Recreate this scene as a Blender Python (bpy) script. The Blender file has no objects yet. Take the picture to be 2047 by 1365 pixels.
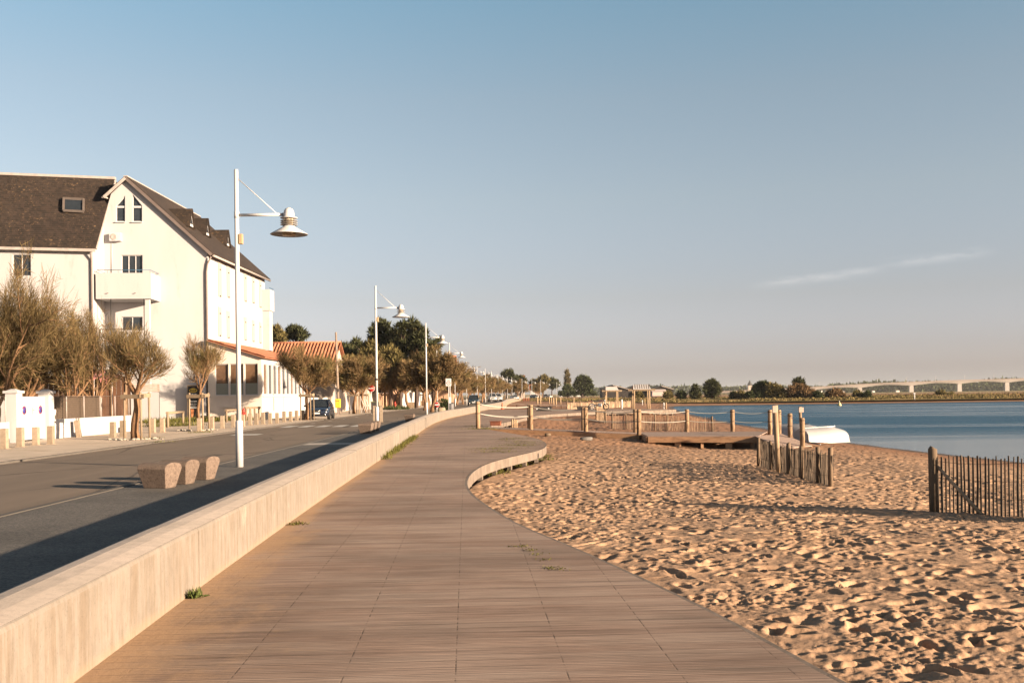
import bpy, bmesh, math, random
import numpy as np
from mathutils import Vector, Matrix
random.seed(7)
RS = np.random.RandomState(11)
scn = bpy.context.scene
COL = scn.collection
PI = math.pi
# ---------------------------------------------------------------- camera model: turns a surveyed bearing into a point of the place
FPX, CX, HY, ROLL, EYE = 2000.0, 1023.5, 788.0, 0.012, 1.65
cR, sR = math.cos(ROLL), math.sin(ROLL)
def ray(px, py):
    u, v = px - CX, HY - py
    return (cR*u + sR*v)/FPX, (-sR*u + cR*v)/FPX
def G(px, py, zg=0.0):
    x, z = ray(px, py)
    Y = (zg - EYE)/z
    return Vector((x*Y, Y, zg))
def D(px, py, Y):
    x, z = ray(px, py)
    return Vector((x*Y, Y, EYE + z*Y))
def PL(px, py, A, g):
    x, z = ray(px, py)
    Y = (A[0]*g[1] - A[1]*g[0])/(x*g[1] - g[0])
    return Vector((x*Y, Y, EYE + z*Y))

# ---------------------------------------------------------------- tags
def tag(o, label=None, cat=None, group=None, kind=None):
    if label: o['label'] = label
    if cat: o['category'] = cat
    if group: o['group'] = group
    if kind: o['kind'] = kind
    return o
def thing(name, label, cat, loc=(0, 0, 0), rz=0.0, group=None):
    o = bpy.data.objects.new(name, None)
    COL.objects.link(o)
    o.location = loc
    o.rotation_euler = (0, 0, rz)
    o.empty_display_size = 0.2
    return tag(o, label, cat, group)
def dup(root, loc, rz, label, group=None, scale=None):
    r = root.copy(); COL.objects.link(r)
    r.location = loc; r.rotation_euler = (0, 0, rz)
    if scale: r.scale = scale
    r['label'] = label
    if group: r['group'] = group
    for ch in list(root.children):
        c = ch.copy(); COL.objects.link(c); c.parent = r
        for gch in list(ch.children):
            d = gch.copy(); COL.objects.link(d); d.parent = c
    return r
ORD = ['first', 'second', 'third', 'fourth', 'fifth', 'sixth', 'seventh', 'eighth', 'ninth', 'tenth', 'eleventh', 'twelfth',
       'thirteenth', 'fourteenth', 'fifteenth', 'sixteenth', 'seventeenth', 'eighteenth', 'nineteenth', 'twentieth',
       'twenty-first', 'twenty-second', 'twenty-third', 'twenty-fourth', 'twenty-fifth', 'twenty-sixth']

# ---------------------------------------------------------------- mesh builder
class MB:
    def __init__(s):
        s.v = []; s.f = []; s.sm = []
    def add(s, vs, fs, smooth=False):
        b = len(s.v)
        s.v += [tuple(p) for p in vs]
        for f in fs:
            s.f.append(tuple(i + b for i in f)); s.sm.append(smooth)
        return s
    def hexa(s, p):
        return s.add(p, [(0, 3, 2, 1), (4, 5, 6, 7), (0, 1, 5, 4), (1, 2, 6, 5), (2, 3, 7, 6), (3, 0, 4, 7)])
    def box(s, c, d, rz=0.0, top=(1, 1), rx=0.0):
        x, y, z = d[0]/2, d[1]/2, d[2]/2
        p = []
        R = Matrix.Rotation(rz, 3, 'Z') @ Matrix.Rotation(rx, 3, 'X')
        for zz, (tx, ty) in ((-z, (1, 1)), (z, top)):
            for a, b in ((-x, -y), (x, -y), (x, y), (-x, y)):
                p.append(R @ Vector((a*tx, b*ty, zz)) + Vector(c))
        return s.hexa(p)
    def beam(s, a, b, w, h):
        """box along the line a-b, w wide, h high (a, b on its middle line)"""
        a, b = Vector(a), Vector(b)
        t = (b - a).normalized()
        n = t.cross(Vector((0, 0, 1)))
        n = n.normalized() if n.length > 1e-4 else Vector((1, 0, 0))
        up = n.cross(t)
        p = []
        for q in (-1, 1):
            for e, m in ((a, -1), (b, -1), (b, 1), (a, 1)):
                p.append(e + n*(m*w/2) + up*(q*h/2))
        return s.hexa(p)
    def tube(s, pts, rad, n=8, cap=True, smooth=True):
        pts = [Vector(p) for p in pts]
        if not hasattr(rad, '__len__'): rad = [rad]*len(pts)
        vs, fs = [], []
        ref = None
        for i, p in enumerate(pts):
            t = (pts[min(i+1, len(pts)-1)] - pts[max(i-1, 0)])
            t = t.normalized() if t.length > 1e-9 else Vector((0, 0, 1))
            if ref is None:
                ref = t.orthogonal().normalized()
            a = (ref - t*ref.dot(t))
            a = a.normalized() if a.length > 1e-6 else t.orthogonal().normalized()
            ref = a
            b = t.cross(a)
            for k in range(n):
                w = 2*PI*k/n
                vs.append(p + (a*math.cos(w) + b*math.sin(w))*rad[i])
        for i in range(len(pts)-1):
            for k in range(n):
                k2 = (k+1) % n
                fs.append((i*n+k, i*n+k2, (i+1)*n+k2, (i+1)*n+k))
        s.add(vs, fs, smooth)
        if cap:
            b = len(s.v) - len(vs)
            s.f.append(tuple(b + k for k in reversed(range(n)))); s.sm.append(False)
            e = b + (len(pts)-1)*n
            s.f.append(tuple(e + k for k in range(n))); s.sm.append(False)
        return s
    def lathe(s, prof, c=(0, 0, 0), n=20, axis='Z', smooth=True, caps=True):
        vs, fs = [], []
        for r, z in prof:
            for k in range(n):
                w = 2*PI*k/n
                if axis == 'Z': q = (r*math.cos(w), r*math.sin(w), z)
                elif axis == 'X': q = (z, r*math.cos(w), r*math.sin(w))
                else: q = (r*math.sin(w), z, r*math.cos(w))
                vs.append(Vector(q) + Vector(c))
        m = len(prof)
        for i in range(m-1):
            for k in range(n):
                k2 = (k+1) % n
                fs.append((i*n+k, i*n+k2, (i+1)*n+k2, (i+1)*n+k))
        s.add(vs, fs, smooth)
        b = len(s.v) - len(vs)
        if caps and prof[0][0] > 1e-6: s.f.append(tuple(b + k for k in reversed(range(n)))); s.sm.append(False)
        if caps and prof[-1][0] > 1e-6: s.f.append(tuple(b + (m-1)*n + k for k in range(n))); s.sm.append(False)
        return s
    def prism(s, poly, off):
        """flat polygon (3-D points) pushed along off"""
        n = len(poly)
        off = Vector(off)
        p = [Vector(q) for q in poly]
        nrm = Vector((0, 0, 0))
        for i in range(n):
            a, b = p[i], p[(i+1) % n]
            nrm += a.cross(b)
        if nrm.dot(off) > 0: p = p[::-1]
        vs = p + [q + off for q in p]
        fs = [tuple(range(n)), tuple(reversed(range(n, 2*n)))]
        for i in range(n):
            j = (i+1) % n
            fs.append((i, i+n, j+n, j))
        return s.add(vs, fs)
    def quad(s, a, b, c, d):
        return s.add([a, b, c, d], [(0, 1, 2, 3)])
    def build(s, name, m, parent=None, o=(0, 0, 0), bevel=0.0, seg=2, loc=None):
        me = bpy.data.meshes.new(name)
        o = Vector(o)
        me.from_pydata([Vector(p) - o for p in s.v], [], s.f)
        me.polygons.foreach_set('use_smooth', s.sm)
        me.materials.append(m)
        me.update()
        ob = bpy.data.objects.new(name, me)
        COL.objects.link(ob)
        if parent: ob.parent = parent
        if loc is not None: ob.location = loc
        if bevel > 0:
            md = ob.modifiers.new('edge', 'BEVEL')
            md.width = bevel; md.segments = seg; md.limit_method = 'ANGLE'; md.angle_limit = math.radians(40)
            md.harden_normals = False
        return ob
def np_obj(name, V, Fq, m, parent=None, smooth=False):
    """mesh from numpy arrays (all faces with the same number of corners)"""
    me = bpy.data.meshes.new(name)
    V = np.asarray(V, dtype=np.float32); Fq = np.asarray(Fq, dtype=np.int32)
    k = Fq.shape[1]
    me.vertices.add(len(V)); me.vertices.foreach_set('co', V.ravel())
    me.loops.add(Fq.size); me.loops.foreach_set('vertex_index', Fq.ravel())
    me.polygons.add(len(Fq))
    me.polygons.foreach_set('loop_start', np.arange(0, Fq.size, k, dtype=np.int32))
    try: me.polygons.foreach_set('loop_total', np.full(len(Fq), k, dtype=np.int32))
    except Exception: pass
    me.polygons.foreach_set('use_smooth', np.full(len(Fq), bool(smooth)))
    me.update(calc_edges=True); me.validate()
    me.materials.append(m)
    ob = bpy.data.objects.new(name, me); COL.objects.link(ob)
    if parent: ob.parent = parent
    return ob

# ---------------------------------------------------------------- materials
def nodes_of(name):
    m = bpy.data.materials.new(name); m.use_nodes = True
    nt = m.node_tree; nt.nodes.clear()
    out = nt.nodes.new('ShaderNodeOutputMaterial')
    return m, nt, out
class NT:
    def __init__(s, nt): s.t = nt
    def n(s, typ, **kw):
        x = s.t.nodes.new('ShaderNode' + typ)
        for k, v in kw.items(): setattr(x, k, v)
        return x
    def l(s, a, b): s.t.links.new(a, b)
    def val(s, sock, v):
        if hasattr(v, 'links') or hasattr(v, 'is_linked'): s.l(v, sock)
        else: sock.default_value = v
    def math(s, op, a, b=0.0, c=None, clamp=False):
        x = s.n('Math', operation=op, use_clamp=clamp)
        s.val(x.inputs[0], a); s.val(x.inputs[1], b)
        if c is not None: s.val(x.inputs[2], c)
        return x.outputs[0]
    def rng(s, v, a, b, c=0.0, d=1.0):
        x = s.n('MapRange', interpolation_type='SMOOTHSTEP')
        s.val(x.inputs[0], v)
        for i, q in enumerate((a, b, c, d)): s.val(x.inputs[i+1], q)
        return x.outputs[0]
    def noise(s, vec, scale, detail=5.0, rough=0.6, dist=0.0):
        x = s.n('TexNoise')
        if vec is not None: s.l(vec, x.inputs['Vector'])
        x.inputs['Scale'].default_value = scale; x.inputs['Detail'].default_value = detail
        x.inputs['Roughness'].default_value = rough; x.inputs['Distortion'].default_value = dist
        return x.outputs['Fac']
    def mapping(s, vec, sc=(1, 1, 1), rot=(0, 0, 0), loc=(0, 0, 0)):
        x = s.n('Mapping'); s.l(vec, x.inputs[0])
        x.inputs['Scale'].default_value = sc; x.inputs['Rotation'].default_value = rot; x.inputs['Location'].default_value = loc
        return x.outputs[0]
    def mix(s, fac, a, b, mode='MIX'):
        x = s.n('Mix', data_type='RGBA', blend_type=mode)
        s.val(x.inputs[0], fac)
        for i, q in ((6, a), (7, b)):
            if isinstance(q, (tuple, list)): x.inputs[i].default_value = (q[0], q[1], q[2], 1)
            else: s.l(q, x.inputs[i])
        return x.outputs[2]
    def scale_col(s, col, f):
        x = s.n('VectorMath', operation='SCALE')
        if isinstance(col, (tuple, list)): x.inputs[0].default_value = col[:3]
        else: s.l(col, x.inputs[0])
        s.val(x.inputs['Scale'], f)
        return x.outputs[0]
    def bump(s, h, strength=0.3, dist=0.02, normal=None):
        x = s.n('Bump'); s.l(h, x.inputs['Height'])
        x.inputs['Strength'].default_value = strength; x.inputs['Distance'].default_value = dist
        if normal is not None: s.l(normal, x.inputs['Normal'])
        return x.outputs[0]
    def pbsdf(s, col, rough=0.8, metal=0.0, normal=None, spec=0.3, **kw):
        x = s.n('BsdfPrincipled')
        if isinstance(col, (tuple, list)): x.inputs['Base Color'].default_value = (col[0], col[1], col[2], 1)
        else: s.l(col, x.inputs['Base Color'])
        s.val(x.inputs['Roughness'], rough); x.inputs['Metallic'].default_value = metal
        x.inputs['Specular IOR Level'].default_value = spec
        if normal is not None: s.l(normal, x.inputs['Normal'])
        for k, v in kw.items(): x.inputs[k].default_value = v
        return x.outputs[0]
MATS = {}
def M(name, col, rough=0.8, var=0.18, scale=3.0, bump=0.15, bscale=60.0, dist=0.01, metal=0.0, spec=0.3, col2=None, c2=(0.5, 0.7), c2scale=2.0,
      stretch=(1, 1, 1), island=0.0, objvar=0.0, coat=0.0, trans=0.0):
    if name in MATS: return MATS[name]
    col = (col[0]*0.72, col[1]*0.74, col[2]*0.78)
    if col2: col2 = (col2[0]*0.72, col2[1]*0.74, col2[2]*0.78)
    m, nt, out = nodes_of(name); t = NT(nt)
    tc = t.n('TexCoord').outputs['Object']
    vec = t.mapping(tc, stretch) if stretch != (1, 1, 1) else tc
    nz = t.noise(vec, scale, 6.0, 0.65)
    f = t.rng(nz, 0.25, 0.75, 1 - var, 1 + var)
    if island > 0:
        g = t.n('NewGeometry').outputs['Random Per Island']
        f = t.math('MULTIPLY', f, t.rng(g, 0, 1, 1 - island, 1 + island))
    if objvar > 0:
        oi = t.n('ObjectInfo').outputs['Random']
        f = t.math('MULTIPLY', f, t.rng(oi, 0, 1, 1 - objvar, 1 + objvar))
    c = t.scale_col(col, f)
    if col2:
        n2 = t.noise(vec, c2scale, 7.0, 0.7)
        c = t.mix(t.rng(n2, c2[0], c2[1]), c, col2)
    nrm = None
    if bump > 0:
        nrm = t.bump(t.noise(vec, bscale, 4.0, 0.6), bump, dist)
    b = t.pbsdf(c, rough, metal, nrm, spec)
    if coat: b.node.inputs['Coat Weight'].default_value = coat
    if trans > 0:
        tr = t.n('BsdfTranslucent'); t.l(c, tr.inputs[0])
        mx = t.n('MixShader'); mx.inputs[0].default_value = trans
        t.l(b, mx.inputs[1]); t.l(tr.outputs[0], mx.inputs[2])
        b = mx.outputs[0]
    t.l(b, out.inputs[0])
    MATS[name] = m
    return m

# ---------------------------------------------------------------- light, sky, camera
SUN_AZ, SUN_EL = math.radians(118.0), math.radians(11.3)       # azimuth clockwise from +Y, towards the sun
sd = Vector((math.sin(SUN_AZ)*math.cos(SUN_EL), math.cos(SUN_AZ)*math.cos(SUN_EL), math.sin(SUN_EL)))
sun = bpy.data.lights.new('sun', 'SUN'); sun.energy = 5.0; sun.angle = math.radians(0.6); sun.color = (1.0, 0.775, 0.545)
so = bpy.data.objects.new('sun', sun); COL.objects.link(so)
so.rotation_euler = sd.to_track_quat('Z', 'Y').to_euler(); so.location = (60, -40, 40)
w = bpy.data.worlds.new('World'); scn.world = w; w.use_nodes = True
wt = NT(w.node_tree); w.node_tree.nodes.clear()
sky = wt.n('TexSky', sky_type='NISHITA'); sky.sun_disc = False
sky.sun_elevation = SUN_EL; sky.sun_rotation = SUN_AZ
sky.air_density = 1.0; sky.dust_density = 1.2; sky.ozone_density = 1.5; sky.altitude = 0
tcw = wt.n('TexCoord').outputs['Generated']
sepw = wt.n('SeparateXYZ'); wt.l(tcw, sepw.inputs[0])
el = sepw.outputs[2]
hs = wt.n('HueSaturation'); wt.l(sky.outputs[0], hs.inputs['Color']); hs.inputs['Saturation'].default_value = 0.85
ramp = wt.n('ValToRGB'); wt.l(el, ramp.inputs[0])
cr = ramp.color_ramp
SKY_RAMP = [(0.0, (1.20, 1.25, 1.80)), (0.009, (1.22, 1.26, 1.83)), (0.0215, (0.99, 0.96, 1.37)), (0.044, (0.92, 0.85, 1.15)), (0.0936, (0.94, 0.80, 0.89)),
            (0.19, (1.053, 0.924, 0.882)), (0.282, (1.029, 0.975, 0.912)), (0.365, (0.878, 1.027, 1.0)), (0.50, (0.58, 0.66, 0.66)), (0.75, (0.40, 0.44, 0.44))]
while len(cr.elements) < len(SKY_RAMP): cr.elements.new(0.5)
for e, (p, c) in zip(cr.elements, SKY_RAMP):
    e.position = p; e.color = (*[q/2.3 for q in c], 1)
tint = wt.mix(1.0, wt.scale_col(hs.outputs[0], 2.3), ramp.outputs[0], 'MULTIPLY')
# thin high cloud streaks
def wisp(px0, py0, px1, py1, width, lo, hi, seed):
    a, b = Vector((*ray(px0, py0), 0)), Vector((*ray(px1, py1), 0))
    d0 = Vector((a.x, 1, a.y)).normalized(); d1 = Vector((b.x, 1, b.y)).normalized()
    ax = (d1 - d0).normalized(); mid = (d0 + d1)/2; up = mid.cross(ax).normalized()
    L = (d1 - d0).length/2
    def dot(v, k):
        x = wt.n('VectorMath', operation='DOT_PRODUCT'); wt.l(tcw, x.inputs[0]); x.inputs[1].default_value = v
        return wt.math('SUBTRACT', x.outputs['Value'], k)
    s = wt.math('DIVIDE', dot(ax, ax.dot(mid)), L)
    h = dot(up, up.dot(mid))
    nz = wt.noise(wt.mapping(tcw, (14, 14, 60), loc=(seed, 0, 0)), 3.0, 6.0, 0.65)
    h = wt.math('ADD', h, wt.math('MULTIPLY', wt.math('SUBTRACT', nz, 0.5), width*0.9))
    prof = wt.math('SUBTRACT', 1.0, wt.math('DIVIDE', wt.math('ABSOLUTE', h), width), clamp=True)
    ends = wt.rng(wt.math('ABSOLUTE', s), 1.0, 0.3)
    front = wt.rng(sepw.outputs[1], 0.0, 0.2)
    return wt.math('MULTIPLY', wt.math('MULTIPLY', wt.math('MULTIPLY', prof, ends), wt.rng(nz, lo, hi)), front)
wm = wt.math('ADD', wisp(1480, 575, 1800, 535, 0.0062, 0.22, 0.75, 1.3), wisp(1740, 532, 2015, 499, 0.0068, 0.25, 0.75, 5.1), clamp=True)
skyc = wt.mix(wt.math('MULTIPLY', wm, 0.50), tint, wt.scale_col(tint, 1.55))
skyc = wt.mix(wt.math('MULTIPLY', wm, 0.30), skyc, wt.mix(1.0, skyc, (1.18, 0.98, 0.85), 'MULTIPLY'))
bg = wt.n('Background'); wt.l(skyc, bg.inputs[0]); bg.inputs[1].default_value = 0.0535
wo = wt.n('OutputWorld'); wt.l(bg.outputs[0], wo.inputs[0])
cam = bpy.data.cameras.new('camera'); co = bpy.data.objects.new('camera', cam); COL.objects.link(co)
cam.sensor_width = 36.0; cam.lens = 36.0*FPX/2047.0
cam.shift_y = (HY - 682.5)/2047.0
cam.clip_start = 0.1; cam.clip_end = 20000
co.location = (0, 0, EYE); co.rotation_euler = (PI/2, 0, 0)
# a hand-held roll of 0.7 degrees: tops of verticals lean to the left
co.rotation_euler = (Matrix.Rotation(PI/2, 3, 'X') @ Matrix.Rotation(-ROLL, 3, 'Z')).to_euler()
scn.camera = co
scn.view_settings.view_transform = 'Standard'; scn.view_settings.look = 'None'; scn.view_settings.gamma = 1.0
scn.view_settings.exposure = 1.88
scn.cycles.max_bounces = 6; scn.cycles.diffuse_bounces = 3; scn.cycles.glossy_bounces = 3; scn.cycles.transmission_bounces = 3
scn.cycles.caustics_reflective = False; scn.cycles.caustics_refractive = False
scn.cycles.use_denoising = True
# ================================================================= SETTING
def lerp_tab(tab, y):
    xs = [p[0] for p in tab]; ys = [p[1] for p in tab]
    return np.interp(y, xs, ys)
# inner (beach side) foot of the sea wall: x as a function of y
WALL_TAB = [(-8, -2.0), (-4, -2.15), (0, -2.32), (3, -2.45), (5.8, -2.56), (8.3, -2.74), (16, -3.07), (25.8, -3.42), (39.4, -3.95), (50, -4.35), (58, -4.6), (66, -4.62), (74, -4.45),
            (82, -3.95), (92, -3.5), (104, -3.0), (120, -2.3), (150, -1.3), (180, -1.05), (213, -1.0), (260, -0.2), (315, 1.6), (360, 4.0), (415, 8.0), (470, 14), (520, 22)]
_yy = np.linspace(-8, 520, 529); _ww = lerp_tab(WALL_TAB, _yy)
for _ in range(6): _ww[1:-1] = (_ww[:-2] + 2*_ww[1:-1] + _ww[2:])/4
def wallx(y): return float(np.interp(y, _yy, _ww))
WALL_W, WALL_H = 0.56, 0.53
# free edge of the boardwalk, from near to far
BW_PX = [(1680, 1365), (1560, 1300), (1450, 1238), (1300, 1165), (1130, 1088), (1030, 1048), (965, 1008), (936, 985), (927, 965), (936, 946), (962, 929), (1000, 917), (1040, 908), (1078, 899),
         (1091, 891), (1086, 881), (1055, 872), (1010, 864), (968, 857)]
BW = [(3.0, -6.0), (2.6, 0.0), (2.2, 4.0)] + [tuple(G(a, b)[:2]) for a, b in BW_PX]
BW2_PX = [(976, 850), (1005, 845), (1035, 838.5), (1050, 834.5), (1080, 829.5), (1130, 826), (1190, 823), (1260, 821), (1315, 819.5)]
BW += [tuple(G(a, b)[:2]) for a, b in BW2_PX]
BW += [(16.2, 96.0), (15.0, 101.0), (9.0, 104.5), (3.0, 107), (-0.6, 110), (-2.2, 112.5)]
def smooth_poly(P, n=3):
    P = [Vector((p[0], p[1])) for p in P]
    for _ in range(n):
        Q = [P[0]]
        for a, b in zip(P[:-1], P[1:]):
            Q += [a*0.75 + b*0.25, a*0.25 + b*0.75]
        Q.append(P[-1]); P = Q
    return P
BWs = smooth_poly(BW, 2)
BW_POLY = [(p.x, p.y) for p in BWs] + [(wallx(y) - 0.2, y) for y in (112.5, 104, 95, 88, 82, 78, 74, 70, 66, 62, 58, 50, 40, 30, 20, 10, 5, 0, -6)]

def seg_dist(X, Y, poly, closed=True):
    d = np.full(X.shape, 1e9); n = len(poly)
    for i in range(n if closed else n-1):
        ax, ay = poly[i]; bx, by = poly[(i+1) % n]
        vx, vy = bx-ax, by-ay
        t = np.clip(((X-ax)*vx + (Y-ay)*vy)/max(vx*vx+vy*vy, 1e-9), 0, 1)
        d = np.minimum(d, np.hypot(X-ax-t*vx, Y-ay-t*vy))
    return d
def in_poly(X, Y, poly):
    c = np.zeros(X.shape, bool); n = len(poly)
    for i in range(n):
        ax, ay = poly[i]; bx, by = poly[(i+1) % n]
        if ay == by: continue
        k = ((ay > Y) != (by > Y)) & (X < (bx-ax)*(Y-ay)/(by-ay) + ax)
        c ^= k
    return c
def sst(x, a, b):
    t = np.clip((x-a)/(b-a), 0, 1); return t*t*(3-2*t)
# shoreline
SH = [(-40, 26), (0, 25.5), (15, 24), (27, 22), (39, 20.2), (46.8, 19.4), (56, 18.9), (66, 19.2), (78.7, 20), (90, 20.4), (103, 21.2), (126, 23.2), (150, 25.5), (175, 28.5), (195, 31.5), (205, 33), (212, 36)]
def bay_in(X, Y):
    near = X - lerp_tab(SH, Y)
    far = np.interp(X, [30, 34, 60, 111, 160, 300, 900], [209, 211, 216, 219, 222, 230, 260]) - Y
    return np.minimum(near, far*0.8)
WATER_Z = -1.30
def sand_h0(X, Y):
    land = -0.05 - 0.37*sst(Y, 11, 19) - 0.10*sst(Y, 60, 120)
    land = land - 0.12*sst(X, 5, 10) - 0.13*sst(Y, 24, 44)
    land = land - 0.30*np.exp(-((X-8.6)/3.2)**2 - ((Y-43.8)/2.6)**2)
    land = land + 0.20*sst(X, 6, 0)*sst(Y, 38, 46)*sst(Y, 62, 54)
    bi = bay_in(X, Y)
    slope = WATER_Z - 0.075*bi
    h = np.minimum(land, slope)
    k = 0.12                                            # soften the break of slope
    h = h - k*np.exp(-np.abs(land - slope)/k)*0.35
    return np.maximum(h, -3.2)
def hs1(ix, iy, s):
    n = (ix.astype(np.int64)*374761393 + iy.astype(np.int64)*668265263 + s*144665) & 0x7fffffff
    n = (n ^ (n >> 13))*1274126177 & 0x7fffffff
    n = (n ^ (n >> 16)) & 0xffff
    return n/65535.0
def vnoise(X, Y, s):
    ix, iy = np.floor(X), np.floor(Y); fx, fy = X-ix, Y-iy
    fx = fx*fx*(3-2*fx); fy = fy*fy*(3-2*fy)
    a = hs1(ix, iy, s); b = hs1(ix+1, iy, s); c = hs1(ix, iy+1, s); d = hs1(ix+1, iy+1, s)
    return (a*(1-fx)+b*fx)*(1-fy) + (c*(1-fx)+d*fx)*fy - 0.5
def pits(X, Y, cell, s, rl, rw, depth, thr=0.25):
    """trodden footprints: an oval hollow with a pushed-up rim in each cell of a jittered grid"""
    ix, iy = np.floor(X/cell), np.floor(Y/cell)
    H = np.zeros(X.shape)
    for dx in (-1, 0, 1):
        for dy in (-1, 0, 1):
            jx, jy = ix+dx, iy+dy
            px = (jx + hs1(jx, jy, s))*cell; py = (jy + hs1(jx, jy, s+1))*cell
            an = hs1(jx, jy, s+2)*PI; sc = 0.6 + 0.8*hs1(jx, jy, s+3); dp = 0.25 + 0.95*hs1(jx, jy, s+4)
            ca, sa = np.cos(an), np.sin(an)
            u = ((X-px)*ca + (Y-py)*sa)/(rl*sc); v = (-(X-px)*sa + (Y-py)*ca)/(rw*sc)
            q = u*u + v*v
            sq = np.sqrt(q)
            H += np.where(hs1(jx, jy, s+5) > thr, dp, 0.0)*depth*(-(1-sst(sq, 0.45, 1.12)) + 0.24*np.exp(-(sq-1.40)**2*7.0))
    return H
def sand_detail(X, Y):
    wx = X + 0.10*vnoise(X*4, Y*4, 31); wy = Y + 0.10*vnoise(X*4, Y*4, 32)
    h = pits(wx, wy, 0.25, 3, 0.095, 0.052, 0.038, 0.22) + pits(wx+7.3, wy+1.9, 0.48, 17, 0.14, 0.072, 0.044, 0.35)
    h += pits(wx+3.1, wy+5.7, 0.15, 29, 0.040, 0.028, 0.013, 0.4)
    crumb = sst(vnoise(X*1.1+9, Y*1.1+4, 51) + 0.5*vnoise(X*3.3, Y*3.3, 52), -0.15, 0.35)
    h += crumb*(0.022*vnoise(X*13, Y*13, 53) + 0.022*vnoise(X*25, Y*25, 54) + 0.014*vnoise(X*50, Y*50, 55))
    h += 0.030*vnoise(X*0.8, Y*0.8, 5) + 0.014*vnoise(X*2.9, Y*2.9, 6) + 0.010*vnoise(X*7.7, Y*7.7, 7) + 0.006*vnoise(X*39, Y*39, 9)
    return h
def sand_z(x, y):
    return float(sand_h0(np.array([x*1.0]), np.array([y*1.0]))[0])
def GS(px, py):
    z = -0.45
    for _ in range(12):
        p = G(px, py, z); z = sand_z(p.x, p.y)
    return G(px, py, z)
def build_sand():
    ang = np.concatenate([np.radians(np.arange(-24, -7, 0.5)), np.radians(np.arange(-7, 29.5, 0.09)), np.radians(np.arange(29.5, 42, 0.2)), np.radians(np.arange(42, 75, 0.8))])
    r = [2.2]
    while r[-1] < 60: r.append(r[-1]*1.0021)
    while r[-1] < 700: r.append(r[-1]*1.010)
    r = np.array(r)
    A, R = np.meshgrid(ang, r)
    X, Y = R*np.sin(A), R*np.cos(A)
    h = sand_h0(X, Y)
    ins = in_poly(X, Y, BW_POLY); d = seg_dist(X, Y, BW_POLY)
    sd_ = np.where(ins, -d, d)
    amp = 1.0 - 0.55*sst(bay_in(X, Y), -6, -1.0)
    amp = amp*(0.25 + 0.75*sst(R, 400, 80))*(1.0 + 0.30*sst(R, 9, 20))
    det = sand_detail(X, Y)*amp
    # sand blown up against the straight near edge of the deck, hollow under the bay
    det = det*(0.35 + 0.65*sst(sd_, 0.0, 0.5))
    h = h + det
    h = h + 0.10*sst(sd_, 2.2, 0.2)*sst(Y, 15, 18)*sst(Y, 34, 30)*0.6
    h = h + 0.36*sst(sd_, 4.0, 0.3)*sst(Y, 55, 66)*sst(Y, 112, 104)
    h = np.where(sd_ < 0.0, np.minimum(h, -0.06) - 0.30*sst(-sd_, 0.02, 0.25), h)
    # behind the wall nothing of the beach
    wx = np.interp(Y, _yy, _ww)
    h = np.where(X < wx - 0.3, np.minimum(h, -0.7), h)
    nr, na = X.shape
    V = np.stack([X, Y, h], -1).reshape(-1, 3)
    i = np.arange(nr*na).reshape(nr, na)
    F = np.stack([i[:-1, :-1], i[:-1, 1:], i[1:, 1:], i[1:, :-1]], -1).reshape(-1, 4)
    m, nt, out = nodes_of('sand'); t = NT(nt)
    pos = t.n('NewGeometry').outputs['Position']
    sp = t.n('SeparateXYZ'); t.l(pos, sp.inputs[0])
    n1 = t.noise(pos, 1.1, 7, 0.65); n2 = t.noise(pos, 30, 5, 0.7); n3 = t.noise(pos, 0.12, 4, 0.6)
    c = t.mix(t.rng(n1, 0.3, 0.7), SAND_A, SAND_B)
    c = t.mix(t.rng(n2, 0.35, 0.75), c, t.scale_col(c, 0.80))
    # the lower, damper and coarser beach is redder
    far = t.math('MAXIMUM', t.rng(sp.outputs[1], 25, 56), t.rng(sp.outputs[2], -0.72, -1.12))
    far = t.math('MULTIPLY', far, t.rng(n3, 0.1, 0.5, 0.75, 1.0))
    c = t.mix(far, c, SAND_FAR)
    wet = t.rng(sp.outputs[2], -1.17, -1.27)
    c = t.mix(wet, c, (0.08, 0.055, 0.038))
    fine = t.noise(pos, 160, 3, 0.6); mid = t.noise(pos, 45, 4, 0.65)
    nrm = t.bump(t.math('ADD', t.math('MULTIPLY', fine, 0.25), mid), 0.45, 0.012)
    t.l(t.pbsdf(c, t.math('SUBTRACT', 0.95, t.math('MULTIPLY', wet, 0.45)), 0.0, nrm, 0.2), out.inputs[0])
    o = np_obj('sand', V, F, m, smooth=True)
    tag(o, 'trodden orange sand of the beach beside the boardwalk', None, None, 'structure')
SAND_A, SAND_B, SAND_FAR = (0.385, 0.246, 0.158), (0.320, 0.200, 0.126), (0.225, 0.118, 0.066)
build_sand()

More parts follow.
